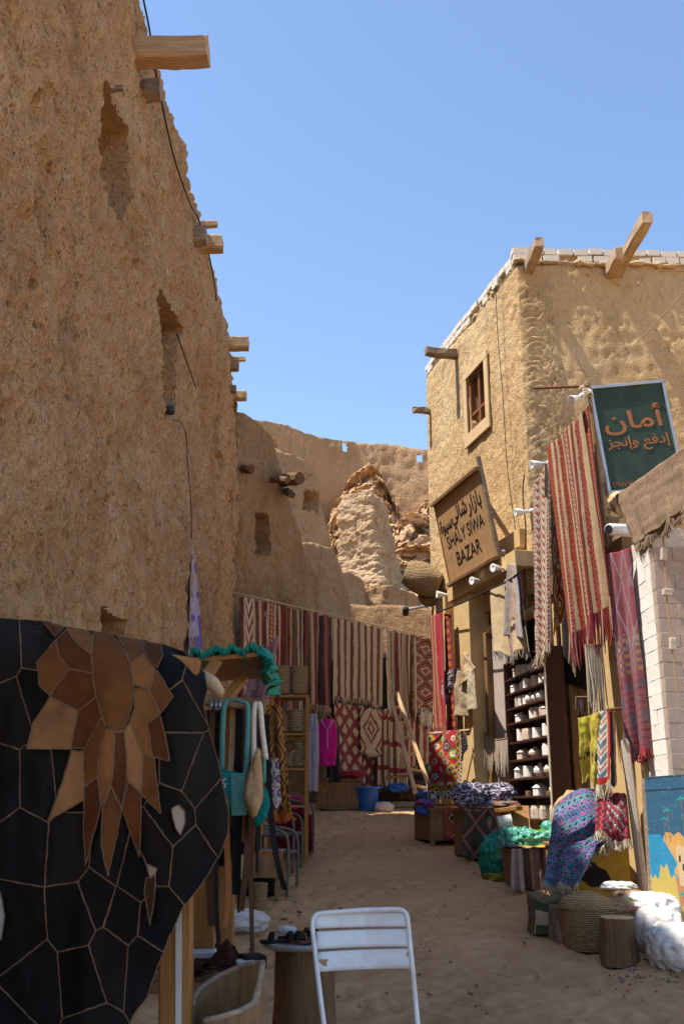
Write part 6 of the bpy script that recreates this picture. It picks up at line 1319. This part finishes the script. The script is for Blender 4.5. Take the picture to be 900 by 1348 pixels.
BR_ = [(Z((350, 150), (400, 150), (440, 180), (470, 230), (495, 300), (502, 390), (480, 470), (460, 515), (420, 515), (390, 480), (365, 400), (352, 330), (345, 230)), 2), (Z((165, 112), (245, 130), (208, 168)), 1), (Z((250, 130), (330, 145), (347, 165), (342, 230), (300, 200), (270, 170)), 3), (Z((212, 180), (250, 140), (300, 200), (342, 232), (345, 300), (262, 285), (225, 240)), 1), (Z((140, 265), (212, 180), (225, 240), (262, 285), (190, 385), (150, 345), (148, 300)), 2), (Z((262, 287), (345, 303), (360, 390), (295, 440), (190, 388)), 1), (Z((190, 392), (292, 440), (270, 582), (105, 580), (130, 480)), 4), (Z((297, 440), (362, 392), (380, 460), (318, 580), (270, 575)), 1), (Z((270, 585), (315, 590), (315, 770), (185, 845), (240, 690)), 4), (Z((382, 462), (400, 505), (375, 590), (365, 680), (318, 720), (316, 590)), 2), (Z((402, 508), (430, 520), (425, 650), (415, 715), (382, 790), (365, 690), (377, 590)), 3), (Z((430, 520), (462, 518), (475, 600), (472, 700), (455, 800), (417, 720)), 1), (Z((465, 515), (485, 480), (532, 600), (528, 745), (478, 700)), 4), (Z((485, 480), (505, 420), (550, 490), (568, 610), (535, 605)), 3), (Z((552, 490), (595, 455), (618, 540), (632, 625), (568, 612)), 1), (Z((535, 610), (575, 615), (598, 820), (530, 750)), 2), (Z((505, 355), (555, 362), (598, 450), (552, 490), (503, 420)), 3), (Z((485, 265), (535, 235), (580, 290), (557, 360), (500, 345)), 3), (Z((440, 165), (530, 185), (537, 232), (488, 265), (460, 200)), 2), (Z((535, 188), (600, 195), (605, 240), (585, 282), (540, 232)), 1), (Z((585, 290), (645, 390), (598, 450), (557, 362)), 2), (Z((317, 725), (365, 685), (380, 800), (350, 900), (322, 1010), (315, 900)), 1), (Z((385, 800), (415, 720), (455, 805), (440, 880), (405, 1050), (380, 940)), 2), (Z((457, 805), (478, 702), (528, 750), (520, 980), (480, 870)), 1)]
BCOL = {1: (.115, .038, .012), 2: (.17, .062, .018), 3: (.23, .095, .03), 4: (.34, .16, .065)}
hd_ = thing('leather_hide', 'large patchwork hide of black and brown leather hung in the near left', 'hide', at(60, 1348, HY))
def clip_half(poly, p, n):
    out = []
    for i in range(len(poly)):
        a, b = np.array(poly[i]), np.array(poly[(i+1) % len(poly)]); da, db = np.dot(a-p, n), np.dot(b-p, n)
        if da <= 0: out.append(tuple(a))
        if (da < 0 < db) or (db < 0 < da): out.append(tuple(a+(b-a)*da/(da-db)))
    return out
import bmesh
seams = MB()
def patch(poly, col, lift, name='leather_patch'):
    P = [(float(x), float(y)) for x, y in poly]
    Q = [P[0]]
    for p in P[1:]:
        if abs(p[0]-Q[-1][0])+abs(p[1]-Q[-1][1]) > .8: Q.append(p)
    if len(Q) < 3: return
    bm = bmesh.new(); f = bm.faces.new([bm.verts.new((x, y, 0)) for x, y in Q])
    bmesh.ops.triangulate(bm, faces=bm.faces[:])
    for _ in range(4):
        lng = [e for e in bm.edges if e.calc_length() > 9]
        if lng: bmesh.ops.subdivide_edges(bm, edges=lng, cuts=1, use_grid_fill=False); bmesh.ops.triangulate(bm, faces=bm.faces[:])
    vs_ = [hide(v.co.x, v.co.y)+V(0, -lift, 0) for v in bm.verts]; bm.verts.index_update(); fs_ = [[v.index for v in f.verts] for f in bm.faces]; bm.free()
    mb = MB(); mb.add(vs_, fs_, np.array(col)*random.uniform(.85, 1.2)); o = mb.build(name, 'leather', hd_, smooth=True)
    for i in range(len(Q)):
        a, b = np.array(Q[i]), np.array(Q[(i+1) % len(Q)]); n = max(2, int(np.hypot(*(b-a))/8)+1)
        if min(a[0], b[0]) < -60: continue
        seams.tube([hide(*(a+(b-a)*t))+V(0, -lift-.003, 0)+RNG.normal(0, .0008, 3) for t in np.linspace(0, 1, n)], .0015, 5, caps=False)
seeds = [(-60, 860), (-50, 960), (-50, 1080), (-55, 1230), (-50, 1350), (5, 855), (50, 850), (18, 935), (46, 915), (5, 1030), (48, 1030), (30, 1110), (95, 1120), (22, 1215), (100, 1205), (50, 1300), (128, 1180), (143, 1130), (162, 1205), (145, 1262), (178, 1150), (205, 1215), (205, 1120), (228, 1080), (248, 1130), (286, 1070), (262, 1020), (240, 1000), (240, 930), (262, 900), (222, 875), (190, 1270), (108, 1290), (20, 1370), (120, 1370), (95, 1020), (180, 1000)]
for i, s in enumerate(seeds):
    poly = list(OUT)
    for j, t in enumerate(seeds):
        if i != j and len(poly) > 2:
            a, b = np.array(s, float), np.array(t, float); poly = clip_half(poly, (a+b)/2, (b-a)*np.array([1, .42]))
    if len(poly) > 2: patch(poly, random.choice([(.010, .009, .008), (.013, .011, .010), (.018, .013, .011), (.010, .009, .009), (.007, .007, .007)]), 0.0)
for poly, k in BR_: patch(poly, BCOL[k], .016)
patch([(x/2.8125, 1050+y/2.8125) for x, y in ((640, 40), (665, 28), (688, 50), (690, 90), (672, 140), (655, 115), (645, 80))], (.44, .36, .29), .02, 'white_hair_patch')
patch([(x/2.8125, 1050+y/2.8125) for x, y in ((545, 245), (585, 262), (578, 285), (560, 300))], (.40, .30, .22), .02, 'white_hair_patch')
patch([(x/2.8125, 1050+y/2.8125) for x, y in ((545, 300), (580, 280), (575, 380), (560, 470), (540, 360))], (.06, .03, .014), .018)
patch([(-8, 1165), (4, 1175), (9, 1205), (5, 1235), (-8, 1245)], (.30, .27, .25), .02, 'white_hair_patch')
seams.build('seam', 'seam_rope', hd_, smooth=True)
bk = MB(); gx_, gy_ = np.meshgrid(np.linspace(-150, 255, 40), np.linspace(0, 1, 40)); lo_ = lambda x: np.interp(x, [-150, 60, 158, 195, 226, 255], [1415, 1415, 1375, 1305, 1222, 1170]); hi_ = lambda x: np.interp(x, [-150, 0, 130, 215, 255], [804, 820, 838, 856, 876])
bk.grid(np.array([[hide(x, hi_(x)+(lo_(x)-hi_(x))*f)+V(0, .012, 0) for x, f in zip(r1, r2)] for r1, r2 in zip(gx_, gy_)])); bk.build('backing', 'hide_edge', hd_, smooth=True)
hs = thing('hide_stand', 'orange timber stand behind the leather hide', 'stand', at(235, 1348, HY+.2))
for a, b, w1, t1, Ya, mt in (((232, 1150), (232, 1480), .105, .06, HY+.22, 'wood_orange'), ((-120, 815), (262, 880), .06, .05, HY+.16, 'wood_orange')):
    q = MB(); q.bar(at(*a, Ya), at(*b, Ya), w1, t1, (0, 1, 0), .006); q.build('timber', mt, hs)
q = MB(); q.bar(at(235, 1180, HY+.185), at(235, 1480, HY+.185), .02, .006, (0, 1, 0), .001); q.build('pale_strip', 'foam_white', hs)
# ================================================================ leather offcuts table, bent wood box, stool, chair
LT = 4.15; lt0 = at(262, 1300, LT)
ltt = thing('offcut_table', 'low wooden table under a heap of leather offcuts', 'table', (lt0[0]-.1, LT, 0)); zt_ = at(300, 1290, LT)[2]
q = MB(); q.box((lt0[0]-.12, LT+.2, zt_-.02), (.62, .55, .04), None, .006); q.build('table_top', 'wood_brown', ltt)
for sx in (-.4, .15):
    for sy in (0, .42): q = MB(); q.box((lt0[0]+sx, LT+sy, (zt_-.04)/2), (.05, .05, zt_-.04), None, .006); q.build('leg', 'wood_brown', ltt)
mb = MB()
for i in range(30):
    c = V(lt0[0]-.12+random.uniform(-.28, .3), LT+random.uniform(-.05, .42), zt_+.012+.05*random.random()); Rr = rotz(random.random()*6) @ rotx(random.gauss(0, .25)) @ roty(random.gauss(0, .25))
    q = MB(); q.box(c, (random.uniform(.06, .16), random.uniform(.04, .08), .006), Rr, .002, [(.06, .02, .012), (.10, .035, .02), (.03, .015, .012), (.14, .06, .03), (.012, .011, .012)][i % 5]); tag(q.build('leather_offcut', 'leather'), 'flat %s leather offcut in the heap behind the bent wood chair' % ['dark brown', 'red brown', 'blackish brown', 'tan', 'black'][i % 5], 'leather', '%s leather offcuts on the low table' % ['dark brown', 'red brown', 'blackish brown', 'tan', 'black'][i % 5])
def bx(label, name, x, y, w_, h_, d_, mat, Yd, R=None, cat='box'):
    q = MB(); q.box(at(x, y, Yd), (w_, d_, h_), R, .006); return tag(q.build(name, mat), label, cat)
bx('white box at the front of the leather heap', 'white_box', 324, 1272, .075, .035, .12, 'foam_white', LT-.02, rotz(.2)); bx('grey flat box behind the leather heap', 'grey_box', 268, 1256, .10, .03, .12, 'foam_white', LT+.2, rotz(.1))
bx('black leather case beside the white box', 'black_case', 332, 1266, .09, .05, .1, 'belt_black', LT+.05, rotz(.4), 'case')
q = MB(); p = at(297, 1262, LT+.02); q.add([p+V(-.075, 0, -.02), p+V(.02, -.03, -.035), p+V(.07, 0, -.03), p+V(.0, .03, .07), p+V(-.06, .08, -.02), p+V(.05, .08, -.02)], [(0, 1, 3), (1, 2, 3), (0, 3, 4), (2, 5, 3), (3, 5, 4), (0, 4, 5, 2, 1)], (.05, .018, .012)); tag(q.build('folded_leather', 'leather'), 'folded dark brown leather piece standing like a tent', 'leather')
belt('small black leather loop on top of the leather heap', [(305, 1245), (315, 1262), (326, 1268), (338, 1264)], 6, 'belt_black', LT+.05)
# bent wood chair shell
BW = 3.55
def bent():
    t = thing('bentwood_chair', 'bent plywood chair shell with pale inner face at the lower edge', 'chair', at(300, 1348, BW)); cx = at(300, 1300, BW); n = 40; P, Q = [], []
    for i in range(n):
        a = -PI*.05+PI*1.75*i/(n-1); f = i/(n-1); x, y = -.112*math.cos(a-.1)*1.0, .16*math.sin(a)
        top = cx[2]+np.interp(f, [0, .18, .4, .62, .72, 1], [-.05, -.01, .045, .075, -.03, -.075]); P.append([(cx[0]+x*1.0, cx[1]+y, top), (cx[0]+x*.98, cx[1]+y*.98, cx[2]-.42)])
    P = np.array(P); q = MB(); m = 10; G = np.stack([P[:, 0]+(P[:, 1]-P[:, 0])*k/(m-1) for k in range(m)], 0); q.grid(G); o = q.build('shell', 'wood_brown', t, smooth=True); solidify(o, .014)
    q = MB(); q.tube(P[:, 0], .010, 7); q.build('rim', 'wood_grey', t, smooth=True)
    q = MB(); q.box((cx[0], cx[1]+.02, cx[2]-.30), (.24, .26, .02), None, .01); q.build('seat', 'wood_orange', t)
    for sx in (-.1, .1):
        for sy in (-.08, .12): q = MB(); q.tube([(cx[0]+sx, cx[1]+sy, 0.0), (cx[0]+sx*.9, cx[1]+sy*.9, cx[2]-.31)], .018, 8); q.build('leg', 'wood_orange', t)
bent()
# stump stool with tray of sandals
SY = 5.35; sc_ = at(402, 1300, SY); sc_[2] = 0.0; zs = at(402, 1250, SY)[2]
stump('stump_stool', 'tall brown tree stump used as a stand behind the white chair', V(sc_[0], SY+.05, 0), .175, .145, zs-.01, 5, 'bark', 'wood_brown')
tr_ = thing('tray', 'oval grey tray lying on the tall stump', 'tray', (sc_[0]-.03, SY, zs))
q = MB(); q.lathe([(.02, 0), (.17, .0), (.195, .012), (.205, .03), (.20, .033), (.18, .016), (.02, .012)], (sc_[0]-.02, SY+.02, zs), 30, np.diag([1.0, .85, 1.0])); q.build('dish', 'plate', tr_, smooth=True)
def sandal(label, x, y, Yd, rz, mat):
    c = at(x, y, Yd); c[2] = zs+.035; t = thing('sandal', label, 'sandal', c); R = rotz(rz); prof = [(-.11, .03), (-.06, .038), (0, .03), (.06, .042), (.1, .035), (.115, .01)]
    up = [(a, b) for a, b in prof]; ring = up+[(a, -b) for a, b in up[::-1]]; n = len(ring); v0 = [c+R@V(a, b, 0) for a, b in ring]; v1 = [c+R@V(a, b, .014) for a, b in ring]; q = MB(); q.add(v0+v1, [tuple(range(n))[::-1], tuple(range(n, 2*n))]+[(i, (i+1) % n, n+(i+1) % n, n+i) for i in range(n)]); q.build('sole', mat, t)
    for xx in (-.06, .03, .07):
        q = MB(); W = np.array([c+R@V(xx+.01*math.sin(a), .04*math.cos(a), .012+.04*math.sin(a)) for a in np.linspace(0, PI, 9)]); q.grid(np.stack([W-R@V(.01, 0, 0), W+R@V(.01, 0, 0)], 1)); o = q.build('strap', mat, t); solidify(o, .004)
sandal('black sandal on the tray, beside the white chair', 372, 1240, SY-.05, .2, 'belt_black'); sandal('brown strapped sandal on the tray touching the white chair', 400, 1236, SY, 1.2, 'belt_brown'); sandal('dark sandal lying at the back of the tray', 395, 1230, SY+.1, .3, 'belt_black')
tag(lump('snack_packet', 'foam_white', at(377, 1228, SY+.06)+V(0, 0, .01), (.05, .03, .022), .3, 195, nu=30, nv=16), 'crumpled white and yellow packet on the tray', 'packet')
# white slatted metal chair
CY = 4.15
wch = thing('metal_chair', 'white slatted metal garden chair in the foreground with chipped paint', 'chair', V(at(480, 1290, CY)[0], CY-.2, 0))
def W2(x, y): 
    f = (y-1200)/150; return at(x, y, CY-.10*f)
lp = [W2(430, 1380), W2(421, 1310), W2(413, 1240), W2(411, 1216), W2(415, 1206), W2(424, 1203)]; rp = [W2(552, 1380), W2(546, 1310), W2(539, 1240), W2(536, 1210), W2(532, 1201), W2(523, 1198)]
q = MB(); path_ = smooth_path(lp+[W2(450, 1201), W2(475, 1199), W2(500, 1198)]+rp[::-1], 7); q.tube(path_, .0125, 12, flat=.75); q.build('back_frame', 'white_paint', wch, smooth=True)
for (yl, yr, h_) in ((1213, 1210.5, 20), (1238.5, 1235, 23), (1267, 1262.5, 26)):
    nu, nv = 18, 5; P = np.zeros((nv, nu, 3))
    for j in range(nv):
        for i in range(nu):
            f = i/(nu-1); x0 = np.interp(yl, [1203, 1310], [414, 422]); x1 = np.interp(yr, [1200, 1310], [534, 545]); y = yl+(yr-yl)*f+h_*(j/(nv-1)-.5)+3.0*(f-.5)**2*0; bow = .022*(1-(2*f-1)**2); P[j, i] = W2(x0+(x1-x0)*f, y)+V(0, bow, 0)
    q = MB(); q.grid(P); o = q.build('back_slat', 'white_paint', wch, smooth=True); solidify(o, .006)
cx0, cx1 = W2(430, 1380), W2(552, 1380); zs_ = .45
for k in range(6):
    f = k/5; y0 = cx0[1]-.02-.36*f; q = MB(); q.box(((cx0[0]+cx1[0])/2, y0-.03, zs_-.005), (cx1[0]-cx0[0]+.02, .055, .012), None, .004); q.build('seat_slat', 'white_paint', wch)
for xx in (cx0[0], cx1[0]):
    q = MB(); q.tube([(xx, cx0[1]+.02, zs_-.02), (xx, cx0[1]-.42, zs_-.02)], .012, 8); q.build('seat_rail', 'white_paint', wch)
    q = MB(); q.tube([(xx, cx0[1]+.02, zs_+.01), (xx, cx0[1]-.36, 0.0)], .012, 8); q.build('leg', 'white_paint', wch)
    q = MB(); q.tube([(xx, cx0[1]-.40, zs_-.02), (xx, cx0[1]+.10, 0.0)], .012, 8); q.build('leg', 'white_paint', wch)
    q = MB(); p_ = cx0 if xx == cx0[0] else cx1; q.tube([p_+V(0, 0, .02), (xx, cx0[1]+.02, zs_-.01)], .012, 8); q.build('frame_foot', 'white_paint', wch)
pz = MB(); P0 = W2(427, 1263)+V(0, -.004, 0)
for xx, yy, ww, hh in ((426, 1268, 8, 9), (538, 1257, 4, 6)):
    c0 = W2(xx, yy)+V(0, -.0015, 0); n = 14; ring = [c0+V(math.cos(a)*ww/330*(.7+.3*math.sin(3*a+xx)), .0, math.sin(a)*hh/330*(.7+.3*math.cos(2*a))) for a in np.linspace(0, 2*PI, n, endpoint=False)]; pz.add(ring, [tuple(range(n))[::-1]])
pz.build('chipped_paint', 'hide_edge', wch)
# ground litter
mb = MB()
for i in range(700):
    x, yv = random.uniform(-1.5, 2.4), random.uniform(3.2, 17); r = random.choice([.004, .006, .008, .012]) * random.uniform(.7, 1.5); z = gz(yv)
    mb.box((x, yv, z+.004), (r*2.2, r*1.7, r*1.2), rotz(random.random()*3), r*.4, random.choice([(.22, .14, .085), (.15, .095, .06), (.40, .29, .19), (.30, .20, .12), (.34, .23, .14)]))
o = mb.build('pebbles', 'paint_flat', kind='stuff'); o['label'] = 'small stones and bits scattered over the sandy alley'
for i, (x, y) in enumerate(((395, 1203), (372, 1212), (565, 1312), (330, 1252), (352, 1260))):
    p = gp(x, y); q = MB(); q.box(p+V(0, 0, .012), (.05, .025, .006), rotz(i) @ rotx(.2), .001, (.06, .035, .02)); tag(q.build('dry_leaf', 'paint_flat'), ['curled dry leaf farthest from the chair on the path', 'dry leaf on the path near the straw basket', 'dry leaf on the ground to the side of the white chair', 'dry leaf close to the longest belt', 'dry leaf between the stump and the leather table'][i], 'leaf')
